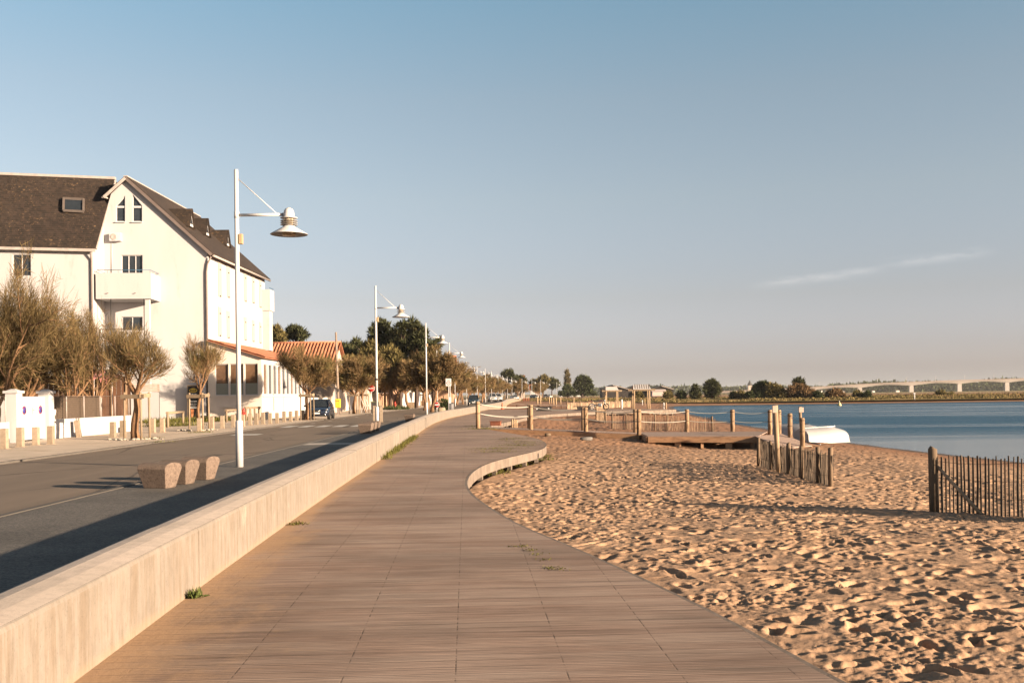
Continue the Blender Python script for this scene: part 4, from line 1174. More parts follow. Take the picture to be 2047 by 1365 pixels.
# dormers: wedge roofs with a triangular front to the sea
for (pa, f0, f1, rb) in (((381, 419), (373, 452), (388, 463), (342, 418)), ((413, 438), (405, 470), (424, 481), (385, 437)), ((454, 461), (448, 487), (464, 499), (425, 460))):
    # front apex lies above the slope: find depth on the side plane moved back from the wall
    back = 1.9 if pa[0] < 400 else 1.9
    A2 = (A[0]-back, A[1])
    fa = PL(pa[0], pa[1], A2, (bd.x, bd.y)); q0 = PL(f0[0], f0[1], A2, (bd.x, bd.y)); q1 = PL(f1[0], f1[1], A2, (bd.x, bd.y))
    w_ = (fa.y - q0.y); hh = fa.z - (q0.z+q1.z)/2
    yc = fa.y; hw = 0.62
    zb = fa.z - 1.28
    fx = fa.x
    b0 = Vector((fx, yc-hw, zb)); b1 = Vector((fx, yc+hw, zb)); fa = Vector((fx, yc, fa.z))
    rbk = fa - Vector((2.1, 0, 0))
    dm = MB(); dm.prism([b0, b1, fa], (-0.12, 0, 0)); dfr = dm.build('dormer_front', m_frame, apt, HO)
    MB().prism([b0.lerp(fa, 0.14) + Vector((0.012, 0.07, 0.0)), b1.lerp(fa, 0.14) + Vector((0.012, -0.07, 0.0)), fa + Vector((0.012, 0, -0.26))], (-0.02, 0, 0)).build('pane', m_glass, dfr, HO)
    for b in (b0, b1):
        e = (b - fa)*1.12 + fa
        slab('dormer_roof', fa + Vector((0.16, 0, 0.03)), e + Vector((0.16, 0, 0)), e + Vector((-2.0, 0, 0)), rbk + Vector((0, 0, 0.03)), 0.07, m_slate, apt, HO)
# left wing
wS0, wS1 = sL - 0.0, sL - 12.0
WN = -2.42
A_w = (A[0] + gn.x*2.42, A[1] + gn.y*2.42)
def gpw(px, py): return PL(px, py, A_w, gx)
def gsw(px, py):
    p = gpw(px, py); return ((p.x-A_w[0])*gx[0] + (p.y-A_w[1])*gx[1], p.z)
wallO = Vector((A[0], A[1], 0)) - gn*WN
wing_z = gsw(100, 505)[1]
wS0 = gsw(187, 640)[0]; wS1 = wS0 - 12
w2 = [gsw(25, 552), gsw(62, 552), gsw(62, 508), gsw(25, 508)]
w2 = [(s_, z) for s_, z in ((w2[0][0], w2[0][1]), (w2[1][0], w2[0][1]), (w2[1][0], w2[2][1]), (w2[0][0], w2[2][1]))]
wall_panel('wall', wallO, (gx[0], gx[1], 0), [(wS1, -0.3), (wS0, -0.3), (wS0, wing_z+0.2), (wS1, wing_z+0.2)], [w2], 0.35, m_render, apt, HO, gn)
framed_window('window', [gw(s_, z, -WN) for s_, z in w2], gn, apt, HO, 0.07, 0.10, (0.5,))
rA = gpw(194, 500) + gn*0.30; rB = gpw(-70, 494) + gn*0.30
# return wall of the wing, in the sun
rw0 = gw(wS0, 0, 2.42) - gn*0.355; rw1 = gw(wS0, 0, 0.0)
MB().hexa([rw1 + Vector((-0.3, 0, -0.3)), rw0 + Vector((-0.3, 0, -0.3)), rw0 + Vector((0, 0, -0.3)), rw1 + Vector((0, 0, -0.3)), rw1 + Vector((-0.3, 0, wing_z+3.4)), rw0 + Vector((-0.3, 0, wing_z)), rw0 + Vector((0, 0, wing_z)), rw1 + Vector((0, 0, wing_z+3.4))]).build('return_wall', m_render, apt, HO)
rA.z -= 0.05; rB.z -= 0.05
GAPY = 1.6
rC = D(231, 361.2, A[1] + GAPY - 0.2); rD = D(-70, 349.5, A[1] + GAPY - 1.4)
slab('wing_roof', rB, rA, rC, rD, 0.14, m_slate, apt, HO)
MB().beam(rD + Vector((0, 0, 0.16)), rC + Vector((0, 0, 0.16)), 0.35, 0.18).build('ridge_tile', m_gutter, apt, HO)
back_off = Vector((0, 5.0, 0))
slab('wing_roof', rD, rC, rC + back_off + Vector((0, 0, -6)), rD + back_off + Vector((0, 0, -6)), 0.14, m_slate, apt, HO)
MB().beam(rB + gn*0.06 + Vector((0, 0, -0.02)), rA + gn*0.06 + Vector((0, 0, -0.02)), 0.14, 0.20).build('gutter', m_gutter, apt, HO)
MB().beam(rA + Vector((0.0, 0.10, 0.1)), rA.lerp(rC, 0.98) + Vector((0.02, 0, 0.1)), 0.10, 0.16).build('verge_strip', m_gutter, apt, HO)
# roof window
def on_wing(px, py):
    f = (py - 499)/(356 - 499)
    a = rB.lerp(rA, (px+70)/(263)); b = rD.lerp(rC, (px+70)/301)
    return a.lerp(b, f)
n_w = (rA-rB).cross(rD-rB).normalized()
if n_w.z < 0: n_w = -n_w
q = [on_wing(129, 427), on_wing(169, 428), on_wing(169, 403), on_wing(129, 402)]
sk = MB()
for i in range(4): sk.beam(q[i] + n_w*0.22, q[(i+1) % 4] + n_w*0.22, 0.15, 0.18)
skl = sk.build('roof_window', M('roof_window_frame', (0.12, 0.095, 0.08), 0.6), apt, HO)
MB().prism([p + n_w*0.20 for p in q], n_w*0.02).build('pane', m_glass, skl, HO)
# balcony
def balc():
    pA = gs(190, 553); pB = gs(320, 553)
    zt, zb = gs(300, 552)[1] - 0.05, gs(300, 606)[1] + 0.1
    dep = 2.40
    s0, s1 = gsw(191, 560)[0], pB[0]
    mb = MB()
    ft = 0.14
    def pr(sa, sb, d0, d1, z0, z1): mb.hexa([gw(sa, z0, d1), gw(sb, z0, d1), gw(sb, z0, d0), gw(sa, z0, d0), gw(sa, z1, d1), gw(sb, z1, d1), gw(sb, z1, d0), gw(sa, z1, d0)])
    pr(s0, s1, 0.0, dep, zb, zb+0.2)
    pr(s0, s1, dep-ft, dep+0.003, zb+0.203, zt); pr(s1-ft, s1+0.003, 0.0, dep-ft-0.002, zb+0.203, zt); pr(s0-0.003, s0+ft, 0.0, dep-ft-0.002, zb+0.203, zt)
    mb.build('balcony', m_render, apt, HO)
    rl = MB()
    pts = [gw(s0+0.07, zt+0.22, 0.05), gw(s0+0.07, zt+0.22, dep-0.07), gw(s1-0.07, zt+0.22, dep-0.07), gw(s1-0.07, zt+0.22, 0.05)]
    for a, b in zip(pts[:-1], pts[1:]): rl.tube([a, b], 0.022, 6)
    for s_ in np.linspace(s0+0.07, s1-0.07, 6): rl.tube([gw(s_, zt, dep-0.07), gw(s_, zt+0.22, dep-0.07)], 0.014, 6)
    for d_ in (0.8, 1.6): rl.tube([gw(s1-0.07, zt, d_), gw(s1-0.07, zt+0.22, d_)], 0.014, 6)
    rl.build('balcony_rail', m_blue, apt, HO)
    for k in (0.22, 0.72): MB().tube([gw(s0+(s1-s0)*k, zb+0.42, dep), gw(s0+(s1-s0)*k, zb+0.40, dep+0.14)], 0.03, 6).build('water_spout', m_pipe, apt, HO)
    # pillar to the ground, low wall and rail of the floor below
    MB().box(gw(s1-0.32, zb/2, dep-0.30), (0.30, 0.30, zb-0.01), rz=AG).build('pillar', m_render, apt, HO)
    zl = gs(285, 662)[1]
    l2 = MB()
    l2.tube([gw(s0+0.1, zl, dep-0.1), gw(s1-0.5, zl, dep-0.1)], 0.03, 6)
    for k in (0.0, 0.25, 0.96): l2.tube([gw(s0+0.2+(s1-s0-0.6)*k, zl-0.9, dep-0.1), gw(s0+0.2+(s1-s0-0.6)*k, zb if k != 0 else zl, dep-0.1)], 0.035, 6)
    l2.build('terrace_rail', m_dark, apt, HO)
    p2 = MB()
    p2.hexa([gw(s0, zl-2.9, dep), gw(s1, zl-2.9, dep), gw(s1, zl-2.9, dep-0.14), gw(s0, zl-2.9, dep-0.14), gw(s0, zl-0.95, dep), gw(s1, zl-0.95, dep), gw(s1, zl-0.95, dep-0.14), gw(s0, zl-0.95, dep-0.14)])
    p2.hexa([gw(s0, zl-1.15, 0.0), gw(s1, zl-1.15, 0.0), gw(s1, zl-1.15, dep-0.15), gw(s0, zl-1.15, dep-0.15), gw(s0, zl-0.97, 0.0), gw(s1, zl-0.97, 0.0), gw(s1, zl-0.97, dep-0.15), gw(s0, zl-0.97, dep-0.15)])
    p2.build('terrace_front', m_render, apt, HO)
    # low lean-to and planter wall below
    d2 = MB(); d2.hexa([gw(s1-2.4, -0.2, dep+0.6), gw(s1-0.2, -0.2, dep+0.6), gw(s1-0.2, -0.2, dep+0.2), gw(s1-2.4, -0.2, dep+0.2), gw(s1-2.4, 2.2, dep+0.6), gw(s1-0.2, 2.2, dep+0.6), gw(s1-0.2, 2.2, dep+0.2), gw(s1-2.4, 2.2, dep+0.2)])
    d2.build('garden_wall', m_render, apt, HO)
balc()
# second balcony seen past the sea-facing corner
cb = far + Vector((0.5, -0.9, 0)); zb2 = sp_(530, 640).z
MB().box((far.x+0.35, far.y-0.2, zb2+1.75), (0.7, 1.6, 1.9)).build('balcony', m_render, apt, HO)
MB().tube([(far.x+0.65, far.y-0.95, zb2+2.85), (far.x+0.65, far.y+0.5, zb2+2.85)], 0.03, 6).build('balcony_rail', m_blue, apt, HO)
MB().box((far.x+0.3, far.y-0.3, zb2-1.0), (0.6, 1.2, 3.6)).build('bay', m_render, apt, HO)
# air conditioner
acp = gp(233, 475)
acr = MB().box(acp + gn*0.2, (0.86, 0.34, 0.62), rz=AG).build('air_conditioner', m_frame, apt, HO, bevel=0.03)
MB().lathe([(0.0, 0.0), (0.20, -0.02), (0.24, -0.02), (0.24, 0.02)], acp + gn*0.39 + Vector((-0.10, 0, 0)), 18, axis='Y').build('fan_grille', M('fan_grey', (0.45, 0.40, 0.36), 0.5), acr, HO)
MB().tube([acp + Vector((-0.35, 0, -0.3)) + gn*0.04, gp(224, 545) + gn*0.04], 0.03, 6).build('conduit', m_frame, apt, HO)
# downpipes
pz = gp(414, 512)
MB().tube([gw(eR[0]+0.30, eR[1]-0.45, 0.2), gw(0.0, eR[1]-1.0, 0.10), gw(-0.08, eR[1]-1.6, 0.10), gw(-0.08, 0, 0.10)], 0.065, 8).build('downpipe', m_pipe, apt, HO)
MB().tube([rA + gn*0.05 + Vector((-0.35, 0, -0.1)), gw(wS0-0.08, wing_z-0.55, 2.5), gw(wS0-0.08, 0, 2.5)], 0.065, 8).build('downpipe', m_pipe, apt, HO)

# ---- glazed veranda restaurant in front of the side wall
def terracotta():
    m, nt, out = nodes_of('terracotta'); t = NT(nt)
    pos = t.n('NewGeometry').outputs['Position']
    sp = t.n('SeparateXYZ'); t.l(pos, sp.inputs[0])
    n1 = t.noise(pos, 2.5, 6, 0.7); n2 = t.noise(pos, 14, 4, 0.7)
    c = t.mix(t.rng(n1, 0.3, 0.7), (0.28, 0.105, 0.058), (0.36, 0.165, 0.10))
    c = t.mix(t.rng(n2, 0.55, 0.75), c, (0.17, 0.078, 0.05))
    t.l(t.pbsdf(c, 0.85, 0, t.bump(n2, 0.4, 0.02), 0.2), out.inputs[0])
    return m
m_terra = terracotta()
def tile_roof(name, a, b, c, d_, pitch, m, parent, o, amp=0.05):
    """corrugated pan-tile slope: a-b eave, d-c ridge"""
    a, b, c, d_ = map(Vector, (a, b, c, d_))
    L = (b-a).length; n = max(2, int(L/pitch))*6
    nm = (b-a).cross(d_-a).normalized()
    if nm.z < 0: nm = -nm
    rows = 9
    vs, fs = [], []
    for j in range(rows+1):
        v = j/rows
        for i in range(n+1):
            u = i/n
            p = (a.lerp(b, u)).lerp(d_.lerp(c, u), v)
            ph = (i % 6)/6.0*2*PI
            vs.append(p + nm*(amp*math.cos(ph) + 0.03*((j % 2))))
    for j in range(rows):
        for i in range(n): fs.append((j*(n+1)+i, j*(n+1)+i+1, (j+1)*(n+1)+i+1, (j+1)*(n+1)+i))
    mb = MB().add(vs, fs, True)
    mb.prism([a - nm*0.10, b - nm*0.10, c - nm*0.10, d_ - nm*0.10], nm*0.05)
    return mb.build(name, m, parent, o)
RX = -18.65
RO = Vector((-20.6, 76, 0))
ver = thing('veranda_restaurant', 'single storey glazed veranda with a terracotta lean-to roof against the white house', 'restaurant', RO)
m_cream = M('cream_wall', (0.70, 0.60, 0.50), 0.9, 0.06, 0.8, 0.12, 25, 0.006)
RY = 74.6
def rf(px, py): return PL(px, py, (0, RY), (1, 0))          # front face
def rsd(px, py): return PL(px, py, (RX, RY), (0, 1))         # side face
zs = rf(470, 790).z; zt_ = rf(470, 727).z; ze = rsd(527, 714).z
z_hi = rf(440, 680).z
xl, xr = -22.66, RX
hx = [rf(430.5, 800).x, rf(457, 800).x, rf(459.5, 800).x, rf(487, 800).x, rf(489.5, 800).x, rf(516, 800).x]
holes = [[(hx[i], zs), (hx[i+1], zs), (hx[i+1], zt_), (hx[i], zt_)] for i in (0, 2, 4)]
wall_panel('wall', (0, RY, 0), (1, 0, 0), [(xl, -0.3), (xr, -0.3), (xr, ze), (xl, z_hi)], holes, 0.25, m_cream, ver, RO, (0, -1, 0))
m_brownglass = M('curtained_glass', (0.15, 0.085, 0.048), 0.10, 0.35, 1.3, 0.0, spec=0.5)
m_panel = M('grey_panel', (0.24, 0.24, 0.19), 0.5, 0.05, 3, 0.0)
for i in (0, 2, 4):
    P = [Vector((hx[i], RY, zs)), Vector((hx[i+1], RY, zs)), Vector((hx[i+1], RY, zt_)), Vector((hx[i], RY, zt_))]
    wdw = framed_window('window', P, (0, -1, 0), ver, RO, 0.07, 0.10, (), m_brownglass)
    MB().prism([p + Vector((0, 0.085, 0)) for p in (P[0], P[1], P[1].lerp(P[2], 0.38), P[0].lerp(P[3], 0.38))], (0, 0.02, 0)).build('frosted_panel', m_panel, wdw, RO)
MB().box(((xl+xr)/2+0.1, RY-0.04, zs-0.06), (xr-xl-0.3, 0.12, 0.10)).build('sill', m_cream, ver, RO)
# side with a row of tall panes
RL = 16.6
ys_ = [RY+0.55]
xs_px = [538, 545, 552, 561, 569, 578, 586, 594, 602, 610]
bars = [RY+0.5 + k*1.52 for k in range(11)]
holes = [[(bars[k]+0.16-RY, zs+0.02), (bars[k+1]-0.16-RY, zs+0.02), (bars[k+1]-0.16-RY, zt_), (bars[k]+0.16-RY, zt_)] for k in range(10)]
wall_panel('wall', (RX, RY, 0), (0, 1, 0), [(0.26, -0.3), (RL, -0.3), (RL, ze), (0.26, ze)], holes, 0.22, m_render, ver, RO, (1, 0, 0))
for k in range(10):
    y0, y1 = bars[k]+0.16, bars[k+1]-0.16
    framed_window('window', [(RX, y0, zs+0.02), (RX, y1, zs+0.02), (RX, y1, zt_), (RX, y0, zt_)], (1, 0, 0), ver, RO, 0.06, 0.08, (), m_glass if k % 3 else m_brownglass)
MB().box((RX+0.03, RY+RL/2, zs-0.10), (0.14, RL-0.3, 0.10)).build('sill', m_cream, ver, RO)
hz = z_hi + 0.05
tile_roof('roof', (RX+0.35, RY-0.3, ze-0.02), (RX+0.35, RY+RL, ze-0.02), (xl+0.05, RY+RL, hz), (xl+0.05, RY-0.3, hz), 0.30, m_terra, ver, RO, 0.035)
MB().box((xl+2, RY+RL-0.1, ze/2), (4.0, 0.2, ze-0.2)).build('back_wall', m_cream, ver, RO)
MB().box((RX+0.06, RY+3.5, 2.2), (0.05, 0.05, 3.2)).build('downpipe', m_gutter, ver, RO)
MB().box((-21.2, RY-0.07, 0.95), (0.95, 0.1, 0.05)).build('ledge', m_cream, ver, RO)
# poster panel and white door beside it
pq = [rf(376, 838), rf(398, 838), rf(398, 770), rf(376, 770)]
PY = 74.3
pc = PL(387, 804, (0, PY), (1, 0))
pw, ph = 22*PY/2000, 66*PY/2000
r = thing('poster_board', 'tall black advertising board with yellow and white print beside the house downpipe', 'poster board', (pc.x, PY, 0))
zc = pc.z
MB().box((0, 0, zc), (pw, 0.08, ph)).build('board', M('poster_black', (0.02, 0.018, 0.016), 0.4), r)
MB().box((0, -0.012, zc), (pw+0.10, 0.05, ph+0.10)).build('frame', m_wood, r)
m_py = M('poster_yellow', (0.62, 0.42, 0.05), 0.5); m_pw = M('poster_white', (0.62, 0.60, 0.56), 0.5); m_po = M('poster_orange', (0.62, 0.24, 0.10), 0.5)
yy0 = -0.062
MB().box((0, yy0+0.012, zc), (pw-0.06, 0.02, ph-0.06)).build('print_ground', bpy.data.materials['poster_black'], r)
e = MB()
for k in range(16):
    a, b = 2*PI*k/16, 2*PI*(k+1)/16
    e.beam((0.28*math.cos(a), yy0, zc+ph*0.36+0.13*math.sin(a)), (0.28*math.cos(b), yy0, zc+ph*0.36+0.13*math.sin(b)), 0.01, 0.05)
e.box((0, yy0, zc+ph*0.36), (0.30, 0.01, 0.06)).build('yellow_logo', m_py, r)
wv = MB()
for (dz, n_, hgt) in ((0.24, 4, 0.12), (0.03, 5, 0.09), (-0.05, 4, 0.09)):
    for k in range(n_):
        x0 = -0.25 + 0.5*(k+0.5)/n_
        wv.box((x0, yy0, zc+ph*dz), (0.07, 0.01, hgt)); wv.box((x0+0.03, yy0-0.001, zc+ph*dz), (0.03, 0.01, hgt*0.5))
wv.box((0, yy0, zc-ph*0.16), (0.46, 0.01, 0.10)).box((0, yy0, zc-ph*0.10), (0.40, 0.01, 0.03)).build('white_print', m_pw, r)
MB().prism([(-0.20, yy0, zc-ph*0.20), (0.05, yy0, zc-ph*0.20), (0.02, yy0, zc-ph*0.32), (-0.05, yy0, zc-ph*0.46), (-0.15, yy0, zc-ph*0.46)], (0, 0.01, 0)).build('orange_picture', m_po, r)
dq = PL(403, 800, (0, 74.5), (1, 0))
r = thing('doorway', 'white door leaf between the poster board and the brown downpipe', 'door', (dq.x, 74.62, 0))
MB().box((0, 0, 1.7), (0.55, 0.10, 2.7)).build('door_leaf', m_frame, r, bevel=0.01)
MB().box((0.0, -0.06, 2.75), (0.34, 0.02, 0.30)).build('door_light', m_glass, r)
MB().tube([(0.20, -0.06, 1.6), (0.20, -0.12, 1.6)], 0.03, 6).build('handle', m_chrome, r)

# ---- white garden wall with gate and wire fence
WX = -19.4
m_mesh_scr = None
def garden():
    r = thing('garden_wall', 'low white rendered garden wall carrying a wire mesh fence', 'wall', (WX, 44, 0))
    o = Vector((WX, 44, 0))
    MB().box((WX-0.1, 46.45, 0.40), (0.2, 9.0, 0.84)).build('wall', m_render, r, o, bevel=0.015)
    MB().box((WX-0.1, 35.2, 0.40), (0.2, 6.8, 0.84)).build('wall', m_render, r, o, bevel=0.015)
    # wire fence on top
    def wire(y0, y1, z0, z1):
        ps = MB(); ws = MB(); st = []
        n = max(1, int((y1-y0)/1.55))
        for k in range(n+1):
            y = y0 + (y1-y0)*k/n
            ps = MB().tube([(WX-0.1, y, z0), (WX-0.1, y, z1)], 0.024, 8).build('fence_post', m_gutter, r, o)
        k = z0+0.04
        while k < z1:
            ws.tube([(WX-0.1, y0, k), (WX-0.1, y1, k)], 0.003, 4, cap=False); k += 0.085
        yv = y0
        while yv < y1:
            ws.tube([(WX-0.1, yv, z0), (WX-0.1, yv, z1)], 0.0025, 4, cap=False); yv += 0.13
        ws.tube([(WX-0.1, y0, z1), (WX-0.1, y1, z1)], 0.014, 6).build('wire_mesh', M('rusty_wire', (0.14, 0.10, 0.075), 0.7), r, o)
    wire(42.0, 50.9, 0.82, 1.80); wire(32.0, 38.5, 0.82, 1.80)
    return r
garden()
# brown screen behind the wire, greener at the end
tag(MB().box((WX-0.35, 45.0, 1.25), (0.05, 5.6, 1.05)).build('reed_screen', M('reed_screen', (0.095, 0.066, 0.045), 0.9, 0.3, 4, 0.6, 30, 0.02, stretch=(1, 1, 8))), 'brown reed screen tied behind the wire fence', 'screen')
gate = thing('garden_gate', 'white double gate with two round no-parking discs between white pillars', 'gate', (WX, 40.0, 0))
for y in (38.95, 41.65):
    pr_ = MB().box((0.0, y-40, 0.95), (0.46, 0.46, 1.94)).build('pillar', m_render, gate, bevel=0.015)
    MB().box((0, y-40, 1.97), (0.58, 0.58, 0.10)).box((0, y-40, 2.05), (0.46, 0.46, 0.08), top=(0.3, 0.3)).build('cap', m_render, pr_, bevel=0.01)
m_gate = M('gate_white', (0.55, 0.525, 0.50), 0.5, 0.03, 3, 0.0)
for s_, (a, b) in enumerate(((39.2, 40.3), (40.32, 41.41))):
    MB().box((0.05, (a+b)/2-40, 0.93), (0.05, b-a, 1.72)).build('gate_leaf', m_gate, gate, bevel=0.01)
m_npb = M('sign_blue', (0.03, 0.06, 0.28), 0.4, 0.08, 4)
for y in (39.62, 40.98):
    d = MB().lathe([(0.0, 0.004), (0.17, 0.004), (0.17, 0.0), (0.0, 0.0)], (0.08, y-40, 1.25), 24, axis='X').build('no_parking_disc', m_red, gate)
    MB().lathe([(0.0, 0.007), (0.135, 0.007), (0.135, 0.004), (0.0, 0.004)], (0.08, y-40, 1.25), 24, axis='X').build('blue_field', m_npb, d)
    MB().beam((0.089, y-40-0.095, 1.345), (0.089, y-40+0.095, 1.155), 0.045, 0.002).build('red_stroke', m_red, d)
MB().box((0.085, 0.31, 1.22), (0.02, 0.05, 0.3)).tube([(0.09, 0.31, 1.25), (0.13, 0.31, 1.25), (0.13, 0.42, 1.25)], 0.012, 6).build('handle', M('handle_grey', (0.35, 0.33, 0.32), 0.4), gate)
# meter boxes on the wall
tag(MB().box((WX+0.06, 42.12, 1.0), (0.14, 0.34, 0.5)).build('meter_box', m_cream, None, bevel=0.02), 'small cream meter box beside the gate pillar', 'meter box')
r = thing('wall_pipes', 'pair of grey pipes fixed to the white garden wall', 'pipes', (WX+0.05, 44.6, 0))
for y in (-0.12, 0.12): MB().tube([(0, y, -0.05), (0, y, 0.82)], 0.045, 8).build('pipe', m_gutter, r)

# ---- brown plank fence and pink awning of the terrace behind
FX0, FX1, FY = D(125, 800, 60).x, D(259, 800, 60).x, 60.0
r = thing('plank_fence', 'dark brown plank fence of the terrace behind the wire fence', 'fence', ((FX0+FX1)/2, FY, 0))
m_plank = M('brown_planks', (0.115, 0.055, 0.030), 0.8, 0.35, 2.5, 0.3, 20, 0.01, stretch=(3, 3, 0.4), island=0.35)
mb = MB(); x = FX0-3.0
zf = D(200, 752, FY).z
while x < FX1:
    mb.box((x-(FX0+FX1)/2, 0, zf/2), (0.27, 0.03, zf-0.02)); x += 0.29
mb.build('planks', m_plank, r)
for k in range(5):
    MB().box((FX0 + (FX1-FX0)*(k+0.4)/4.6 - (FX0+FX1)/2, -0.05, zf/2), (0.09, 0.06, zf+0.04)).build('post', M('pale_batten', (0.34, 0.22, 0.13), 0.8), r)
m_pink = M('pink_canvas', (0.62, 0.22, 0.19), 0.8, 0.25, 4, 0.2, 14, 0.02, col2=(0.70, 0.42, 0.36), c2=(0.5, 0.62), c2scale=5)
def awning(px0, px1, py0, py1, y, label):
    a, b = D(px0, py1, y), D(px1, py1, y)
    zt = D((px0+px1)/2, py0, y).z
    r = thing('awning', label, 'awning', (a.lerp(b, .5).x, y, 0))
    o = Vector((a.lerp(b, .5).x, y, 0))
    w_ = b.x-a.x
    MB().hexa([(a.x, y, a.z), (b.x, y, a.z), (b.x, y+1.6, zt), (a.x, y+1.6, zt), (a.x, y, a.z+0.03), (b.x, y, a.z+0.03), (b.x, y+1.6, zt+0.03), (a.x, y+1.6, zt+0.03)]).build('canvas', m_pink, r, o)
    n = max(3, int(w_/0.38)); vs = MB()
    for k in range(n):
        x0, x1 = a.x + w_*k/n, a.x + w_*(k+1)/n
        vs.prism([(x0, y-0.01, a.z+0.02), (x1, y-0.01, a.z+0.02), ((x0+x1)/2, y-0.01, a.z-0.26)], (0, 0.015, 0))
    vs.build('valance', m_pink, r, o)
    for x_ in (a.x+0.1, b.x-0.1): MB().tube([(x_, y+0.1, 0), (x_, y+0.1, a.z)], 0.03, 8).build('awning_post', m_gutter, r, o)
awning(128, 190, 742, 758, 58.5, 'pink scalloped awning seen through the large tamarisks')
awning(197, 226, 748, 758, 59.0, 'smaller pink scalloped awning above the brown plank fence')
awning(-6, 26, 742, 758, 58.0, 'pink scalloped awning at the edge of the frame behind the gate')
# slatted screen near the house foot
r = thing('slat_screen', 'pale slatted screen on a white wall below the balcony', 'screen', (D(285, 790, 70).x, 70, 0))
zz = D(285, 768, 70).z; z0 = D(285, 784, 70).z
for k in range(5): MB().box((0, 0, z0+0.08+(zz-z0)*k/5), (2.3, 0.04, 0.09)).build('slat', M('pink_slats', (0.52, 0.38, 0.31), 0.8), r)
MB().box((0, 0.05, z0/2), (2.3, 0.12, z0)).build('screen_wall', m_render, r)
for s_ in (-1.1, 1.1): MB().box((s_, 0.05, zz/2), (0.1, 0.1, zz)).build('post', m_wood, r)

# ---- red roofed house
def simple_house(name, label, x0, x1, y0, y1, ze_, zr_, mw, mr, rows=True, ridge='x', over=0.35, doors=()):
    o = Vector(((x0+x1)/2, (y0+y1)/2, 0))
    r = thing(name, label, 'house', o)
    if ridge == 'x':
        ym = (y0+y1)/2
        mb = MB()
        mb.prism([(x0, y0, -0.3), (x0, y1, -0.3), (x0, y1, ze_), (x0, ym, zr_-0.15), (x0, y0, ze_)], (x1-x0, 0, 0))
        mb.build('walls', mw, r, o)
        k = (zr_-ze_)/(ym-y0)
        tile_roof('roof', (x0-over, y0-over, ze_-k*over+0.12), (x1+over, y0-over, ze_-k*over+0.12), (x1+over, ym, zr_+0.1), (x0-over, ym, zr_+0.1), 0.34 if rows else 0.5, mr, r, o, 0.07)
        tile_roof('roof', (x1+over, y1+over, ze_-k*over+0.12), (x0-over, y1+over, ze_-k*over+0.12), (x0-over, ym, zr_+0.1), (x1+over, ym, zr_+0.1), 0.5, mr, r, o, 0.06)
        MB().tube([(x0-over, ym, zr_+0.12), (x1+over, ym, zr_+0.12)], 0.12, 8).build('ridge_tile', mr, r, o)
    else:
        xm = (x0+x1)/2
        mb = MB()
        mb.prism([(x0, y0, -0.3), (x1, y0, -0.3), (x1, y0, ze_), (xm, y0, zr_-0.15), (x0, y0, ze_)], (0, y1-y0, 0))
        mb.build('walls', mw, r, o)
        k = (zr_-ze_)/(xm-x0)
        tile_roof('roof', (x1+over, y0-over, ze_-k*over+0.12), (x1+over, y1+over, ze_-k*over+0.12), (xm, y1+over, zr_+0.1), (xm, y0-over, zr_+0.1), 0.5, mr, r, o, 0.06)
        tile_roof('roof', (x0-over, y1+over, ze_-k*over+0.12), (x0-over, y0-over, ze_-k*over+0.12), (xm, y0-over, zr_+0.1), (xm, y1+over, zr_+0.1), 0.5, mr, r, o, 0.06)
        MB().tube([(xm, y0-over, zr_+0.12), (xm, y1+over, zr_+0.12)], 0.12, 8).build('ridge_tile', mr, r, o)
    for (face, a, b, z0, z1) in doors:
        if face == 'f': P = [(a, y0-0.10, z0), (b, y0-0.10, z0), (b, y0-0.10, z1), (a, y0-0.10, z1)]; n = (0, -1, 0)
        else: P = [(x1+0.10, a, z0), (x1+0.10, b, z0), (x1+0.10, b, z1), (x1+0.10, a, z1)]; n = (1, 0, 0)
        framed_window('window', P, n, r, o, 0.09, 0.06)
    return r
m_stone = M('old_render', (0.52, 0.42, 0.34), 0.95, 0.12, 1.2, 0.3, 20, 0.01, col2=(0.36, 0.28, 0.22), c2=(0.52, 0.7), c2scale=1.5)
yR = 106.0
x1 = D(668, 720, 103).x; x0 = D(532, 720, 103).x - 3
simple_house('red_roof_house', 'low old house with a bright red pan-tile roof behind the veranda', x0, x1, 100.5, 110.0, 4.4, D(600, 685, 105).z - 0.1, m_stone, m_terra, doors=(('s', 103.0, 104.0, 1.2, 2.6), ('f', x1-4, x1-3, 1.0, 2.3)))
simple_house('garden_house', 'beige house with pale shutters behind the street trees', D(655, 790, 122).x, D(735, 790, 122).x, 122, 130, 3.0, 4.6, m_stone, m_terra, doors=(('f', D(681, 790, 122).x, D(688, 790, 122).x, 1.1, 2.6), ('f', D(697, 790, 122).x, D(704, 790, 122).x, 1.1, 2.6)))
m_orange = M('orange_render', (0.50, 0.30, 0.19), 0.9, 0.1, 1, 0.1)
simple_house('garden_house', 'orange rendered house behind the tall no-entry sign', D(738, 790, 140).x, D(782, 790, 140).x, 140, 150, 2.8, 4.2, m_orange, m_slate2)
simple_house('garden_house', 'small white house with shutters behind the red hydrant', D(783, 790, 150).x, D(812, 790, 150).x, 150, 158, 3.3, 4.6, m_render, m_terra, doors=(('f', D(788, 790, 150).x, D(792, 790, 150).x, 1.0, 2.6), ('f', D(797, 790, 150).x, D(801, 790, 150).x, 1.0, 2.6)))
simple_house('terrace_house', 'house with a red gable roof rising above the tamarisk row', D(874, 760, 185).x, D(906, 760, 185).x, 185, 196, 5.0, D(888, 712, 188).z, m_orange, m_terra)
simple_house('terrace_house', 'brown roofed house on the far sea front beside a pine', D(1029, 770, 400).x, D(1049, 770, 400).x, 400, 412, 5.5, D(1040, 751, 406).z, m_stone, M('brown_tiles', (0.20, 0.10, 0.06), 0.9))
